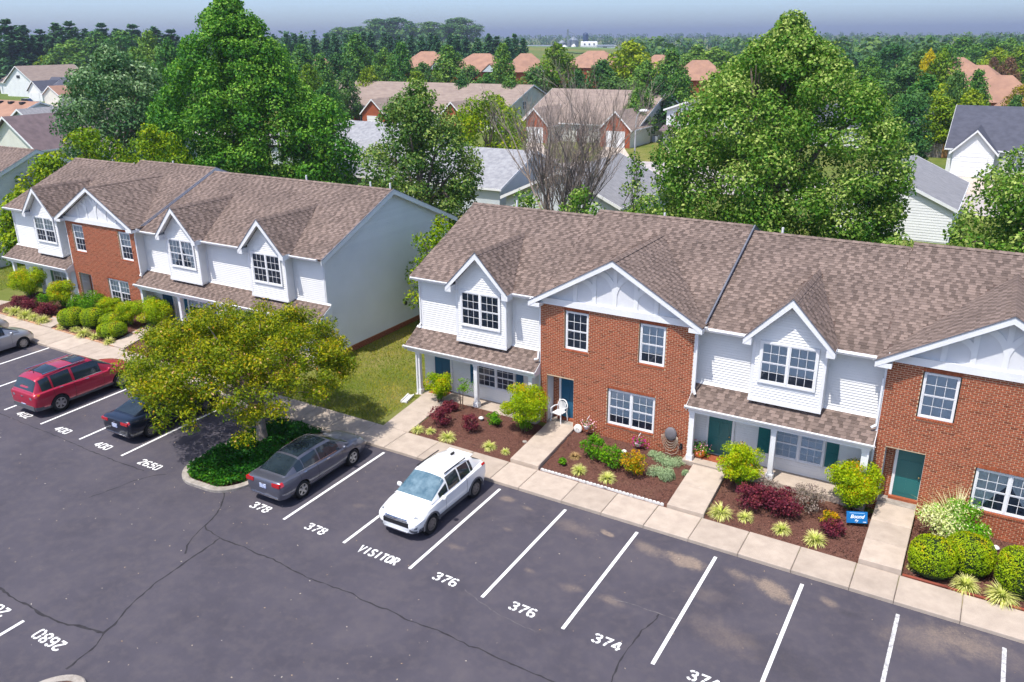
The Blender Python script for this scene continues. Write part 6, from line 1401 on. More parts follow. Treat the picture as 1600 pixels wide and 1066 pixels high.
def gdoor(root, x, y, w_, h, z=0.02):
    f = MB(); f.box(x-w_/2, y-.05, z, x+w_/2, y-.01, z+h); o = f.build('garage_door', GDOOR, root); n = 4
    for k in range(n): p = MB(); p.box(x-w_/2+.06, y-.075, z+h*k/n+.03, x+w_/2-.06, y-.05, z+h*(k+1)/n-.03); p.build('door_panel', GDOOR, o)
    t = MB(); t.box(x-w_/2-.14, y-.09, z, x-w_/2, y-.005, z+h+.14); t.box(x+w_/2, y-.09, z, x+w_/2+.14, y-.005, z+h+.14); t.box(x-w_/2, y-.09, z+h, x+w_/2, y-.005, z+h+.14); t.build('door_trim', WHITE, o)
def wing(root, x0, x1, y0, y1, eave, ridge, axis, wm, rm, over=.35, tag='', z0=-.3, roof_th=.16, base=False):
    """one gabled block: carcass, roof slab, white rakes. axis = direction the ridge runs"""
    b = MB()
    if axis == 'x': c = (y0+y1)/2; b.prism([(y0, z0), (y1, z0), (y1, eave), (c, ridge-.1), (y0, eave)], 0, x0, x1)
    else: c = (x0+x1)/2; b.prism([(x0, z0), (x1, z0), (x1, eave), (c, ridge-.1), (x0, eave)], 1, y0, y1)
    w_ = b.build('wall', wm, root); half = ((y1-y0) if axis == 'x' else (x1-x0))/2; sl = (ridge-eave)/half; e2 = eave-sl*over
    r = MB(); lo, hi = ((x0, x1) if axis == 'x' else (y0, y1)); ax = 0 if axis == 'x' else 1
    r.prism([(c-half-over, e2), (c, ridge), (c+half+over, e2), (c+half+over, e2+roof_th), (c, ridge+roof_th), (c-half-over, e2+roof_th)], ax, lo-over, hi+over); rf = r.build('roof', rm, root)
    for s in (-1, 1):
        f = MB(); p = lo-over-.03 if s < 0 else hi+over; f.prism([(c-half-over-.03, e2-.09), (c, ridge-.07), (c+half+over+.03, e2-.09), (c+half+over+.03, e2+roof_th+.01), (c, ridge+roof_th+.02), (c-half-over-.03, e2+roof_th+.01)], ax, p, p+.03); f.build('rake_board', WHITE, rf)
    for s in (-1, 1):
        g = MB(); q = c+s*(half+over); a = (lo-over, q-.05, e2-.04, hi+over, q+.05, e2+roof_th-.02) if axis == 'x' else (q-.05, lo-over, e2-.04, q+.05, hi+over, e2+roof_th-.02); g.box(*a); g.build('gutter', WHITE, rf)
    return w_, rf
def house(name, label, x, y, rotz=0, group='houses behind the rows'): return thing(name, label, 'house', (x, y, gh(x, y)), rotz, group)
# duplex with two brick garage gables
h = house('duplex_house', 'brown roofed duplex with two brick garage gables behind the bare tree', -36.5, 97.5)
wing(h, -10, 10, 0, 22, 2.9, 7.25, 'x', CREAM, TANROOF, .4); lap(h, -4.6, 5.6, 0, .1, 2.6, CREAM)
for xc in (-5.8, 8.0):
    w_, rf = wing(h, xc-2.4, xc+2.4, -3.8, 4.5, 2.75, 5.15, 'y', CREAM, TANROOF, .3); bf = MB(); bf.prism([(xc-2.4, -.2), (xc+2.4, -.2), (xc+2.4, 2.75), (xc, 5.03), (xc-2.4, 2.75)], 1, -3.86, -3.8); bf.build('brick_front', RBRICK, w_); gdoor(h, xc+.1, -3.86, 2.75, 2.25)
for xc in (-2.4, 1.2, 4.2): hwin(h, xc, 0, .9, 1.3, 1.4)
door(h, -.2, .75, .05, 2.1, -.08, BROWN); hwin(h, 10, 14, 3.6, .9, 1.4, 'x'); hwin(h, 10, 7, 1.0, .8, 1.2, 'x')
ac = thing('air_conditioner', 'boxy grey air conditioning unit beside the cream duplex end', 'air conditioner', (-25.6, 103.0, gh(-25.6, 103))); b = MB(); b.box(-.45, -.45, 0, .45, .45, .95); b.build('casing', mat('meter_grey', (0,0,0)), ac); b = MB(); b.lathe([(.36,.95),(.36,.99),(.1,1.0)], 16); b.build('fan_grille', DARKM, ac)
bn = thing('wheelie_bin', 'black wheelie bin by the driveway of the white house', 'bin', (-22.9, 98.3, gh(-22.9, 98.3))); b = MB(); b.prism([(-.28,0),(.28,0),(.36,1.0),(-.36,1.0)], 1, -.36, .36); b.build('body', DARKM, bn); b = MB(); b.box(-.38, -.38, 1.0, .38, .4, 1.08); b.build('lid', BLACKP, bn)
# long house
h = house('long_house', 'long brown roofed house with a brick porch gable behind the olive tree', -78, 103.0)
wing(h, -23.4, 23.4, 0, 24, 2.9, 7.35, 'x', CREAM, TANROOF, .4); wing(h, -3.6, 1.6, -4.2, 4.0, 2.8, 5.2, 'y', RBRICK, TANROOF, .3); gdoor(h, -1.0, -4.2, 2.5, 2.2); b = MB(); b.box(-12, -.06, 0, -3.7, 0, 2.6); b.build('brick_front', RBRICK, h); hwin(h, -6.6, -.06, .8, 1.9, 1.6); hwin(h, -10, -.06, .8, 1.2, 1.5); wing(h, -22.5, -12.5, -5.0, 5.0, 2.8, 5.0, 'x', RBRICK, TANROOF, .35); wing(h, 14, 19, -4.2, 4.0, 2.8, 5.2, 'y', RBRICK, TANROOF, .3)
hwin(h, 23.4, 9, 3.4, 1.2, 1.3, 'x')
copytree(SUVW, (-84.5, 97.2, gh(-84.5, 97.2)), R(200), 'tiny white car on the drive of the long brown roofed house')
# white two-storey house
h = house('white_house', 'white two storey house with maroon shutters half hidden by the huge tree', -18.0, 100.0)
wing(h, -4.9, 5.0, 0, 12, 5.3, 7.0, 'y', HWHITE, PURP, .4); lap(h, -4.9, 5, 0, 2.9, 5.3, HWHITE, .25); hwin(h, -2.4, -.05, 3.5, 1.0, 1.5)
for xo in (-3.25, -1.55): b = MB(); b.box(xo-.2, -.08, 3.5, xo+.2, -.02, 5.0); b.build('shutter', REDSH, h)
b = MB(); b.prism([(-1.9, 2.35), (0, 3.0), (0, 2.85), (-1.9, 2.2)], 0, -5.3, 5.3); b.build('porch_roof', PURP, h); b = MB(); b.box(-4.7, -1.7, 0, -4.5, -1.5, 2.3); b.build('porch_post', WHITE, h); gdoor(h, -1.8, -.4, 2.6, 2.1); b = MB(); b.box(-3.6, -.4, -.2, .2, 0, 2.4); b.build('garage_wall', HWHITE, h)
# slate roofed house with garage gable
h = house('slate_house', 'slate blue roofed house with a white garage gable at the picture edge', 26, 89.2)
wing(h, -9.6, 10, 0, 17.5, 3.0, 7.1, 'x', HWHITE, SLATE, .4); w_, rf = wing(h, -8.95, -4.7, -2.4, 5, 2.95, 5.2, 'y', HWHITE, SLATE, .35); lap(w_, -8.95, -4.7, -2.4, .1, 2.9, HWHITE, .22); gdoor(h, -6.8, -2.43, 2.65, 2.3); b = MB(); b.box(-4.6, -.05, 0, 9, 0, 2.6); b.build('front_siding', CREAM, h); hwin(h, -2.5, -.05, .9, 1.4, 1.3); hwin(h, 2, -.05, .9, 1.4, 1.3)
h = house('slate_house', 'slate blue roof between the huge tree and the dark rounded tree', 4.6, 113)
wing(h, -8, 7.5, -4, 8, 2.9, 5.6, 'x', HWHITE, SLATE, .4)
# grey shed-like house with ridge vents
h = house('grey_roof_house', 'grey roofed white sided building with three dark ridge vents', 15.0, 49.6)
w_, rf = wing(h, -4.6, 4.6, 0, 14.2, 2.75, 4.85, 'y', HWHITE, GREYROOF, .3)
z = .1
while z < 4.6:
    half = 4.6 if z < 2.7 else max(0, 4.6*(1-(z-2.7)/2.0))
    if half > .2: obj('siding_board', board_mesh(2*half, .22, HWHITE), w_, (-half, 0, z))
    z += .215
for yy in (6.0, 8.2, 10.4): b = MB(); b.box(-1.2, yy-.3, 4.55, -.55, yy+.3, 4.78); b.build('ridge_vent', DARKM, rf)
# two weathered roofs close behind
h = house('weathered_house', 'pale weathered grey roof with gable end below the bare tree', -26, 40.2); wing(h, -11, 9.8, 0, 12.6, 2.8, 5.25, 'x', PALEBLUE, PALEROOF, .35); hwin(h, 9.8, 6.3, 1.0, 1.2, 1.2, 'x'); b = MB(); b.tube([(-2, 3, 3.6), (-2, 3, 4.7)], .06, 8); b.build('vent_pipe', DARKM, h)
h = house('weathered_house', 'ribbed pale grey roof with white verge at the foot of the street lamp', -8.5, 37.2); wing(h, -5.2, 5.2, 0, 11.6, 2.85, 5.2, 'y', PALEBLUE, GREYROOF, .35)
h = house('weathered_house', 'grey roof glimpsed above the olive tree in front of the long house', -50, 57); wing(h, -12, 11, 0, 12, 2.8, 5.4, 'x', PALEBLUE, PALEROOF, .35)
# houses at the far left
h = house('gable_house', 'large white gabled house with a dark attic vent far away beyond the pickup', -238, 126); wing(h, -7.5, 7.5, 0, 18, 4.2, 8.7, 'y', HWHITE, TANROOF, .5); b = MB(); b.box(-.8, -.12, 5.4, .8, 0, 6.2); b.build('attic_vent', DARKM, h); wing(h, -22, -4, 6, 18, 3.6, 7.4, 'x', HWHITE, TANROOF, .4); wing(h, 3, 15, 2, 12, 3.0, 5.4, 'x', HWHITE, SLATE, .4)
h = house('garage_house', 'small white gabled garage with a black roof beside the pickup', -214, 116); wing(h, -3.2, 3.2, 0, 9, 2.9, 5.3, 'y', HWHITE, SLATE, .35); gdoor(h, 0, 0, 3.6, 2.2); wing(h, 2, 15, 3, 12, 2.9, 5.6, 'x', HWHITE, SLATE, .35)
h = house('garage_house', 'small cream gabled garage with tan roof beside the black roofed one', -195, 109); wing(h, -3.4, 3.4, 0, 8, 2.7, 4.7, 'y', CREAM, ORANGE, .35)
h = house('tan_house', 'long tan orange roof with pale gable end at the far edge', -121, 43); wing(h, -22, 15.5, 0, 19, 3.2, 6.8, 'x', PALEBLUE, ORANGE, .4)
for k in range(4): b = MB(); b.box(4+k*3-.5, 8.2, 6.55, 4+k*3+.2, 8.9, 6.9); b.build('roof_vent', DARKM, h)
h = house('plum_house', 'plum brown roofed house with white front gable at the far edge', -79.6, 33); wing(h, -5, 5, 0, 15, 3.3, 6.6, 'y', CREAM, PURP, .5); wing(h, 0, 14, 6, 15, 3.0, 5.6, 'x', PALEBLUE, PURP, .4); hwin(h, 0, 0, 1, 1.3, 1.3)
h = house('plum_house', 'grey gable end showing between the tan and plum roofs', -96, 44); wing(h, -6, 6, 0, 9, 3.4, 6.7, 'y', PALEBLUE, GREYROOF, .4)
h = house('white_gable_house', 'white gable glimpsed beside the tallest dark tree', -122, 122); wing(h, -4.5, 4.5, 0, 12, 4.2, 7.4, 'y', HWHITE, TANROOF, .4)
# hipped terracotta coloured roofs in the distance
def hip_house(x, y, W_, D_, rz, label, eave=3.0, ridge=7.2):
    h = thing('hipped_house', label, 'house', (x, y, gh(x, y)), rz, 'terracotta roofed houses in the distance'); b = MB(); b.box(-W_/2, -D_/2, -.3, W_/2, D_/2, eave); b.build('wall', RBRICK, h); r = W_/2-D_/2+.4; o = .5; m = MB()
    m.add([(-W_/2-o, -D_/2-o, eave-.1), (W_/2+o, -D_/2-o, eave-.1), (W_/2+o, D_/2+o, eave-.1), (-W_/2-o, D_/2+o, eave-.1), (-r, 0, ridge), (r, 0, ridge)], [(0,1,5,4), (1,2,5), (2,3,4,5), (3,0,4), (3,2,1,0)]); rf = m.build('roof', ORANGE, h)
    g = MB(); g.prism([(W_*.18, eave), (W_*.42, eave), (W_*.30, eave+1.7)], 1, -D_/2-1.2, 0); g.build('front_gable', PALEBLUE, rf); g = MB(); g.prism([(W_*.16, eave-.1), (W_*.30, eave+1.9), (W_*.44, eave-.1), (W_*.44, eave+.08), (W_*.30, eave+2.1), (W_*.16, eave+.08)], 1, -D_/2-1.3, 1); g.build('gable_roof', ORANGE, rf); hwin(h, -W_*.25, -D_/2, .9, 1.5, 1.3); return h
for (x, y, W_, D_, rz, rg_, lab) in ((-118.7, 171.2, 15, 12, .3, 12.3, 'terracotta hipped roof below the small round hilltop tree'), (-103.9, 175.3, 17, 13, .2, 11.7, 'terracotta hipped roof left of the farm field'), (-91.1, 177.1, 13, 11, .5, 11.7, 'terracotta roof with a grey gable beside the larger hipped roof'), (-84.3, 206, 17, 13, .1, 11.9, 'terracotta roof behind the bare tree crown below the farm'), (-46, 184, 14, 11, .3, 10.1, 'terracotta roof cluster beside the huge tree, nearer one'), (-63.3, 203, 14, 11, .2, 10.9, 'terracotta roof cluster beside the huge tree, farther one'), (7.6, 208, 17, 13, .2, 10.4, 'pinkish terracotta roof below the yellow tree'), (14.6, 182, 13, 11, -.1, 9.5, 'pinkish terracotta roof behind dark saplings'), (19.6, 158, 12, 10, .1, 8.5, 'low pinkish roof with a white gable beside the russet tree'), (23, 132, 10, 9, 0, 7.4, 'pinkish roof just above the slate house ridge'), (-134.5, 146, 10, 9, .2, 11.2, 'small red roofed house among trees beside the tallest tree')): hip_house(x, y, W_, D_, rz, lab, rg_-4.4, rg_)
# wooden fence
f = thing('wooden_fence', 'weathered grey and brown board fence beside the white garage gable', 'fence', (11.6, 103.2, gh(14, 103))); GW = mat('grey_board', (.24,.21,.19), (.16,.14,.13), 3, rough=.95, rnd=.2); BW2 = mat('brown_board', (.36,.19,.075), (.24,.12,.05), 3, rough=.95, rnd=.2)
for k in range(36): b = MB(); hh = 1.85+random.uniform(-.03, .03); b.box(k*.15, 0, 0, k*.15+.138, .025, hh, random.random()); b.build('fence_board', GW if k < 22 else BW2, f)
b = MB(); b.box(0, .025, .4, 5.4, .07, .5); b.box(0, .025, 1.4, 5.4, .07, 1.5); b.build('fence_rail', BW2, f)
# street, drives
ROAD = mat('pale_road', (.46,.41,.39), (.38,.335,.32), .5, rough=.9); DRIVE = mat('drive_concrete', (.56,.47,.39), (.48,.40,.33), .8, rough=.9)
def flat(name, pts, m, h_): b = MB(); b.add([(x, y, gh(x, y)+h_) for x, y in pts], [tuple(range(len(pts)))]); return b.build(name, m, kind='structure')
flat('road', [(-17+13*math.cos(t), 69+13*math.sin(t)) for t in np.linspace(.5, 5.8, 26)]+[(60, 63), (60, 75)], ROAD, .03)
flat('road', [(-140, 88), (-30, 79), (-28, 72), (-140, 80)], ROAD, .025)
for pts in ([(-30.2, 93.4), (-26.8, 93.4), (-20, 80.5), (-25, 79.5)], [(-43.8, 93.4), (-40.8, 93.4), (-30, 77), (-34, 77)], [(-22.6, 99), (-17.5, 99), (-9.5, 80), (-14.2, 80)], [(16.5, 86.6), (21.5, 86.6), (24, 74.5), (18, 74.5)], [(-222, 112), (-190, 112), (-184, 96), (-222, 98)]): flat('driveway', pts, DRIVE, .045)
# street lamp
l = thing('street_lamp', 'pale curved arm street lamp rising over the cul de sac', 'street lamp', (-18.6, 77.4, gh(-18.6, 77.4))); LG = mat('lamp_grey', (.42,.42,.42), None, rough=.5)
b = MB(); b.lathe([(.22,0),(.2,.25),(.1,.3)], 12); b.build('base', LG, l); b = MB(); b.tube([(0,0,.2),(0,0,3),(0,0,5.4),(.12,-.05,6.2),(.5,-.2,6.75),(.95,-.38,6.95)], [.1,.09,.075,.07,.06,.055], 10); b.build('pole', LG, l, smooth=True); b = MB(); b.lathe([(.1,.22),(.3,.2),(.62,.05),(.6,-.02),(.2,-.12)], 16); b.build('lamp_head', WHITE, l, (1.2, -.5, 6.95), smooth=True)
# pickup truck far left
t = thing('pickup_truck', 'dark blue pickup truck parked before the far white houses', 'truck', (-199, 104.5, gh(-199, 104.5)), R(28)); TB = paint('truck_blue', (.010,.022,.075), .3)
b = MB(); b.prism([(-2.9,.45),(2.8,.45),(2.85,.95),(2.6,1.12),(1.35,1.2),(-.95,1.2),(-2.9,1.15)], 1, -.98, .98); b.build('body', TB, t); b = MB(); b.prism([(-.95,1.2),(1.4,1.2),(.75,1.85),(-.7,1.88)], 1, -.82, .82); cab = b.build('cab', TB, t)
b = MB(); b.prism([(-.75,1.26),(1.15,1.26),(.68,1.76),(-.6,1.78)], 1, -.835, .835); b.build('side_window', CGLASS, cab)
for x in (-1.85, 1.8):
    for s in (-1, 1): b = MB(); b.tube([(x, s*.72, .4), (x, s*1.0, .4)], .4, 18); b.build('wheel', TYRE, t)
for s in (-1, 1): b = MB(); b.box(-2.93, s*.8-.1, .75, -2.9, s*.8+.1, 1.05); b.build('tail_light', REDL, t)
# the farm on the skyline
FX, FY = -540, 1085; ux, uy = math.cos(YAW), -math.sin(YAW)
def fp(px, dep=0): s = (px-890)*.985; return FX+ux*s+dep*math.sin(YAW), FY+uy*s+dep*math.cos(YAW)
GALV = mat('galvanised', (.30,.33,.36), (.24,.27,.30), .3, rough=.45, metal=.4); BLUES = mat('blue_silo', (.03,.06,.13), None, rough=.4)
def farm_thing(name, label, px, dep=0, cat='farm building'): x, y = fp(px, dep); return thing(name, label, cat, (x, y, gh(x, y)), -YAW, 'farm buildings on the skyline')
for (px, r, hh, lab) in ((884.5, 5.6, 9, 'smaller grey grain bin with cone roof at the skyline farm'), (901, 7.4, 12, 'larger grey grain bin with cone roof at the skyline farm')):
    f = farm_thing('grain_bin', lab, px, 20); b = MB(); b.lathe([(r,0),(r,hh)], 28); b.build('bin_wall', GALV, f); b = MB(); b.lathe([(r*1.04,hh),(r*.5,hh+r*.42),(.5,hh+r*.72),(.5,hh+r*.8)], 28); b.build('cone_roof', GALV, f)
    for k in range(5): b = MB(); b.lathe([(r*1.012, hh*(k+.5)/5), (r*1.012, hh*(k+.5)/5+.25)], 28); b.build('hoop', GALV, f)
f = farm_thing('grain_elevator', 'thin grey elevator tower with sloping chute at the skyline farm', 892, 10); b = MB(); b.box(-1.1, -1.1, 0, 1.1, 1.1, 25); b.build('leg', GALV, f); b = MB(); b.box(-1.3, -1.3, 23, 1.3, 1.3, 27); b.build('head', GALV, f); b = MB(); b.bar((1, 0, 24), (9.5, 0, 20.5), .7, .7); b.bar((9, 0, 20), (9, 0, 14), .6, .6, (0,1,0)); b.build('chute', GALV, f)
f = farm_thing('tower_silo', 'dark blue tower silo beside the white barn', 919.5, 30); b = MB(); b.lathe([(3.9,0),(3.9,20)], 24); b.build('shaft', BLUES, f); b = MB(); b.lathe([(3.95,20),(3.0,21.6),(.6,22.6)], 24); b.build('dome', BLUES, f)
f = farm_thing('gambrel_barn', 'white curved roof barn with dark dormers at the skyline farm', 921, -5); b = MB(); b.prism([(-6,0),(6,0),(6,5),(4.6,8.6),(0,10.6),(-4.6,8.6),(-6,5)], 0, -11, 12); b.build('barn', HWHITE, f)
for k in (-6, 0.5, 7): b = MB(); b.box(k-.9, -6.2, 6.2, k+.9, -4.5, 8.0); b.build('dormer', DARKM, f)
f = farm_thing('feed_bin', 'white coned feed bin before the larger grain bin', 899, -15); b = MB(); b.lathe([(3.6,0),(3.6,4.5),(.4,7.8)], 20); b.build('hopper', HWHITE, f)
f = farm_thing('feed_bin', 'white coned feed bin before the smaller grain bin', 886, -15); b = MB(); b.lathe([(4.2,0),(4.2,4),(.4,6.6)], 20); b.build('hopper', HWHITE, f)
for (px, L, hh, lab, m) in ((850, 36, 5, 'long low white shed at the near end of the skyline farm', HWHITE), (944, 24, 4.2, 'long grey roofed shed beside the white barn', HWHITE), (832, 12, 3.4, 'small grey shed at the field corner of the skyline farm', PALEBLUE)):
    f = farm_thing('farm_shed', lab, px, -10); b = MB(); b.box(-L/2, -5, 0, L/2, 5, hh); b.build('wall', m, f); b = MB(); b.prism([(-5.6, hh-.2), (0, hh+1.6), (5.6, hh-.2), (5.6, hh+.05), (0, hh+1.85), (-5.6, hh+.05)], 0, -L/2-.5, L/2+.5); b.build('roof', GALV, f); b = MB(); b.box(-3, -5.1, 0, 2, -5.0, hh*.8); b.build('door', DARKM, f)
f = farm_thing('white_block', 'tiny pale block building right of the skyline farm', 971, 120); b = MB(); b.box(-4.5, -6, 0, 4.5, 6, 9); b.build('wall', HWHITE, f); b = MB(); b.box(-5, -6.5, 9, 5, 6.5, 9.6); b.build('roof', GALV, f)
flat('field', [fp(800, -60), fp(1000, -60), fp(1010, -420), fp(860, -560), fp(805, -420)], mat('field_green', (.14,.22,.045), (.10,.17,.035), .02, rough=1), .25)
# ================================================================ GARDEN ORNAMENTS AND PORCH THINGS
WPL = mat('white_plastic', (.78,.78,.79), None, rough=.4)
def porch_z(x, y): return .16
# moulded garden chair
c = thing('garden_chair', 'white moulded plastic armchair in the recessed brick entry', 'chair', (7.72, 5.74, .145), R(-10))
b = MB(); b.box(-.22, -.24, .40, .22, .2, .43); b.build('seat', WPL, c)
for sx in (-1, 1):
    for sy in (-1, 1): b = MB(); b.tube([(sx*.27, sy*.25, 0), (sx*.24, sy*.21, .42)], [.025, .03], 6); b.build('leg', WPL, c)
    b = MB(); b.tube([(sx*.26, -.25, .40), (sx*.275, -.22, .62), (sx*.28, .05, .64), (sx*.26, .2, .62)], [.025, .028, .028, .024], 6); b.build('armrest', WPL, c)
b = MB(); pts = [(-.25, .2, .42)]+[(-.25*math.cos(t), .24+.06*math.sin(t), .62+.28*math.sin(t)) for t in np.linspace(0, math.pi, 11)]+[(.25, .2, .42)]; b.tube(pts, .026, 6); b.build('back_frame', WPL, c, smooth=True)
for k in range(5): x = -.15+k*.075; b = MB(); b.bar((x*.7, .22, .43), (x, .27, .84-abs(x)*.25), .04, .014, (0,1,0)); b.build('back_slat', WPL, c)
# hose reel with loops of hose
h = thing('hose_reel', 'wall hung grey hose reel with looping hose beside the porch post', 'hose reel', (12.85, 5.46, .62)); b = MB(); b.lathe([(.05,-.09),(.24,-.09),(.26,-.03),(.26,.03),(.22,.09),(.06,.1)], 18); o = b.build('reel', mat('hose_grey', (.16,.15,.16), None, rough=.6), h, (0, -.09, .33), smooth=True); o.rotation_euler = (R(90), 0, 0); o.scale = (.95, 1.1, .8)
for k in range(4):
    w_ = .24+.03*k; dp = .34+.10*k; b = MB(); b.tube([(-w_*math.cos(t)*1.0, -.10-.03*k, .28-dp*math.sin(t)) for t in np.linspace(0, math.pi, 13)], .013, 6); b.build('hose_loop', mat('hose_tan', (.36,.29,.22), None, rough=.6), h, smooth=True)
b = MB(); b.tube([(.3, -.1, .1), (.36, -.14, -.2), (.30, -.16, -.42), (.1, -.2, -.5), (-.15, -.2, -.46)], .013, 6); b.build('hose_tail', mat('hose_tan', (0,0,0)), h, smooth=True)
f = thing('garden_tap', 'dark outdoor tap on the brick beside the hose reel', 'tap', (13.27, 5.47, .45)); b = MB(); b.tube([(0,0,.05),(0,-.1,.05),(0,-.13,-.02)], .03, 8); b.build('spout', DARKM, f); b = MB(); b.tube([(0,-.06,.06),(0,-.06,.16)], .015, 6); b.tube([(-.05,-.06,.16),(.05,-.06,.16)], .014, 6); b.build('handle', DARKM, f); b = MB(); b.box(-.05, -.02, -.12, .05, .02, .12); b.build('back_plate', DARKM, f)
# hanging flower pots on wall hooks
PINK = leafmat('pink_petal', [(0, (.55,.22,.30)), (.6, (.70,.36,.42)), (1, (.85,.7,.68))], .3); MAG = leafmat('magenta_petal', [(0, (.30,.02,.16)), (1, (.6,.08,.36))], .3)
for (x, z, m, lab) in ((9.28, .46, PINK, 'white hanging pot of pale pink flowers on the brick wall'), (11.57, .24, MAG, 'white hanging pot of magenta flowers under the brick window')):
    p = thing('hanging_pot', lab, 'flower pot', (x, 5.22, z)); b = MB(); b.lathe([(.07,-.1),(.11,-.08),(.14,.04),(.15,.06),(.13,.06)], 14); b.build('pot', WPL, p, smooth=True)
    b = MB(); b.tube([(-.13, 0, .05), (0, .02, .34), (.13, 0, .05)], .006, 4); b.tube([(0, .02, .34), (0, .25, .40)], .01, 5); b.build('hanger', WPL, p)
    P = RNG.normal(0, 1, (150, 3))*np.array((.13, .09, .07))+np.array((.03, 0, .13)); obj('leaves', quadmesh('leaves', leaf_quads(P, np.tile((0,0,1.), (150, 1)), .07, .9), LM['green'], None), p)
    P = RNG.normal(0, 1, (90, 3))*np.array((.17, .1, .09))+np.array((.05, -.04, .16)); obj('flowers', quadmesh('flowers', leaf_quads(P, np.tile((0,-.4,1.), (90, 1)), .06, .8, .9), m, None), p)
# orange pot on the porch
p = thing('planter', 'round orange pot of trailing flowers on the porch beside the teal door', 'flower pot', (13.98, 5.62, .14)); b = MB(); b.lathe([(.12,0),(.2,.05),(.25,.16),(.24,.27),(.2,.31)], 18); b.build('pot', mat('orange_glaze', (.62,.17,.03), (.5,.12,.02), 8, rough=.3), p, smooth=True)
P = RNG.normal(0, 1, (420, 3))*np.array((.19, .17, .09))+np.array((0, 0, .38)); obj('leaves', quadmesh('leaves', leaf_quads(P, np.tile((0,0,1.), (420, 1)), .085, .9), LM['green'], None), p); P = RNG.normal(0, 1, (110, 3))*np.array((.22, .2, .08))+np.array((0, 0, .43)); obj('flowers', quadmesh('flowers', leaf_quads(P, np.tile((0,-.3,1.), (110, 1)), .06, .8, .9), PINK, None), p)
# small ornaments
def orn(name, label, x, y, prof, m, base=.15, cat='ornament'):
    o = thing(name, label, cat, (x, y, gzf(x, y)+base)); b = MB(); b.lathe(prof, 14); b.build('body', m, o, smooth=True); return o
CLAY = mat('white_stone', (.74,.73,.70), (.6,.59,.56), 6, rough=.7)
for (x, y, lab) in ((4.75, 4.15, 'small white capped pipe stub in the first mulch bed'), (11.25, 4.55, 'small white stone behind the dark green shrubs'), (24.25, 4.75, 'small white lantern stub between the last window and the clipped domes')):
    o = orn('drain_cap', lab, x, y, [(.06,-.05),(.07,.10),(.11,.11),(.11,.15),(.05,.19)], CLAY, cat='pipe cap'); b = MB(); b.lathe([(.115,.11),(.12,.125),(.115,.14)], 14); b.build('rim', WPL, o)
d = thing('decorative_disc', 'white round plaque leaning on the brick beside the chair path', 'plaque', (8.82, 5.33, gzf(8.8, 5.3)+.14)); b = MB(); b.lathe([(.02,-.03),(.17,-.03),(.19,0),(.17,.02),(.04,.03)], 20); o = b.build('face', CLAY, d, (0, 0, .17), smooth=True); o.rotation_euler = (R(72), 0, 0)
for k in range(3): b = MB(); b.lathe([(.015,.028),(.02,.032),(.006,.036)], 8); q = b.build('relief', mat('hose_tan', (0,0,0)), d, (.05*(k-1), -.035, .17+.04*(k % 2))); q.rotation_euler = (R(72), 0, 0)
orn('valve_cover', 'flat round valve cover in the mulch by the chair path', 7.32, 3.45, [(.09,-.05),(.1,.03),(.09,.045),(.02,.05)], CONC2, .13, 'cover')
sb = thing('splash_block', 'pale splash block below the downspout on the lawn corner', 'splash block', (.62, 4.35, gzf(.62, 4.35)+.10), R(14)); b = MB(); b.box(-.16, -.42, 0, .16, .42, .05); b.box(-.16, -.42, .05, -.11, .42, .1); b.box(.11, -.42, .05, .16, .42, .1); b.build('trough', CLAY, sb)
# blue yard sign
s = thing('yard_sign', 'small tilted blue yard sign with white script in the mulch', 'sign', (20.14, 3.85, gzf(20.1, 3.9)+.12), R(24)); s.scale = (.82, .82, .82); SB = mat('sign_blue', (.005,.14,.38), (.005,.12,.33), 5, rough=.5)
b = MB(); b.box(-.42, -.012, .22, .42, .012, .70); bd = b.build('panel', SB, s); bd.rotation_euler = (R(-24), 0, R(0))
b = MB()
for x in (-.3, .3): b.tube([(x, 0, -.1), (x, .0, .6)], .008, 5)
st_ = b.build('stakes', DARKM, s); st_.rotation_euler = (R(-24), 0, 0)
def sign_text(txt, size, x, z, sh=.35):
    cu = bpy.data.curves.new('sign_lettering', 'FONT'); cu.body = txt; cu.size = size; cu.align_x = 'CENTER'; cu.shear = sh; cu.extrude = .002; cu.offset = .004
    o = bpy.data.objects.new('sign_lettering', cu); COL.objects.link(o); dg = bpy.context.evaluated_depsgraph_get(); me_ = bpy.data.meshes.new_from_object(o.evaluated_get(dg)); bpy.data.objects.remove(o); me_.materials.clear(); me_.materials.append(WPL)
    return obj('sign_lettering', me_, bd, (x, -.016, z), (R(90), 0, 0))
sign_text('Bound', .21, 0, .42); sign_text('By', .13, -.03, .28)
b = MB(); b.box(.24, -.015, .26, .37, -.012, .285); b.build('sign_lettering', WPL, bd); b = MB(); b.box(-.3, -.015, .62, .3, -.012, .645); b.build('sign_stripe', mat('sign_pale', (.25,.45,.72), None), bd)
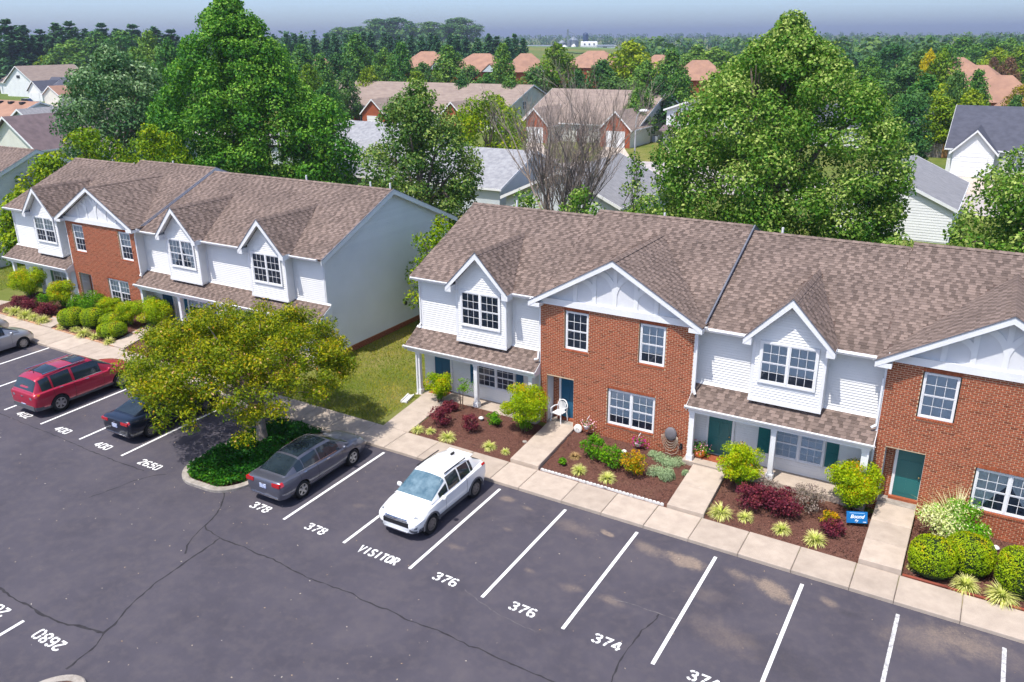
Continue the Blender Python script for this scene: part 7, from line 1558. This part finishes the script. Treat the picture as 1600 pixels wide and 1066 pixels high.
# scalloped edging, board edging, brick borders
e = thing('scalloped_edging', 'white scalloped edging along the pavement side of the brick front bed', 'garden edging', (8.95, yi(9)+.07, gzf(9, 1.9)+.11)); n = 34; step = (13.95-8.95)/n
for k in range(n):
    b = MB(); q = [(.004, -.02)]+[(step/2-(step/2-.004)*math.cos(t), .05+.045*math.sin(t)) for t in np.linspace(0, math.pi, 7)]+[(step-.004, -.02)]; b.prism(q, 1, -.03, .03); b.build('scallop', CLAY, e, (k*step, .006*k*step, GA*k*step))
def edging(name, label, pts, m, seg, h, wd, h0=.11, cat='garden edging', bm=None):
    e = thing(name, label, cat, (pts[0][0], pts[0][1], gzf(*pts[0])+h0))
    for a, c in zip(pts[:-1], pts[1:]):
        L = math.dist(a, c); n = max(1, int(L/seg)); ang = math.atan2(c[1]-a[1], c[0]-a[0])
        for k in range(n):
            x, y = a[0]+(c[0]-a[0])*k/n, a[1]+(c[1]-a[1])*k/n; b = MB(); b.box(.005, -wd/2, -.03, L/n-.005, wd/2, h+random.uniform(-.006, .006), random.random()); b.build(name.split('_')[0]+'_piece', m, e, (x-pts[0][0], y-pts[0][1], gzf(x, y)-gzf(*pts[0])), (0, 0, ang))
edging('board_edging', 'red stained board edging in front of the clipped domes', [(21.8, yi(21.8)+.05), (26.9, yi(26.9)+.05)], mat('red_board', (.27,.065,.035), (.2,.05,.03), 3, rough=.8), 1.2, .07, .05)
PB = mat('border_brick', (.46,.27,.16), (.36,.19,.11), 6, rough=.9, rnd=.2)
edging('border_edging', 'tan brick border round the far dome bed', [(-23.5, 5.2), (-22.2, yi(-22.2)+.06), (-17.15, yi(-17)+.06), (-18.2, 4.6)], PB, .4, .05, .12)
edging('border_edging', 'tan brick border along the farthest bed and its path', [(-28.5, yi(-28)+.06), (-23.56, yi(-23)+.06), (-25.0, 4.8)], PB, .4, .05, .12)
# ---------------------------------------------------------------- the air itself
hz = MB(); hz.box(-5200, -800, -30, 5200, 5800, 60); hm = bpy.data.materials.new('haze_air'); hm.use_nodes = True; t = hm.node_tree; t.nodes.remove(t.nodes['Principled BSDF'])
pv = t.nodes.new('ShaderNodeVolumePrincipled'); pv.inputs['Color'].default_value = (.74,.78,.96,1); pv.inputs['Density'].default_value = .00028; pv.inputs['Anisotropy'].default_value = .5
t.links.new(pv.outputs[0], t.nodes['Material Output'].inputs['Volume'])
hz.build('haze', hm, kind='stuff')
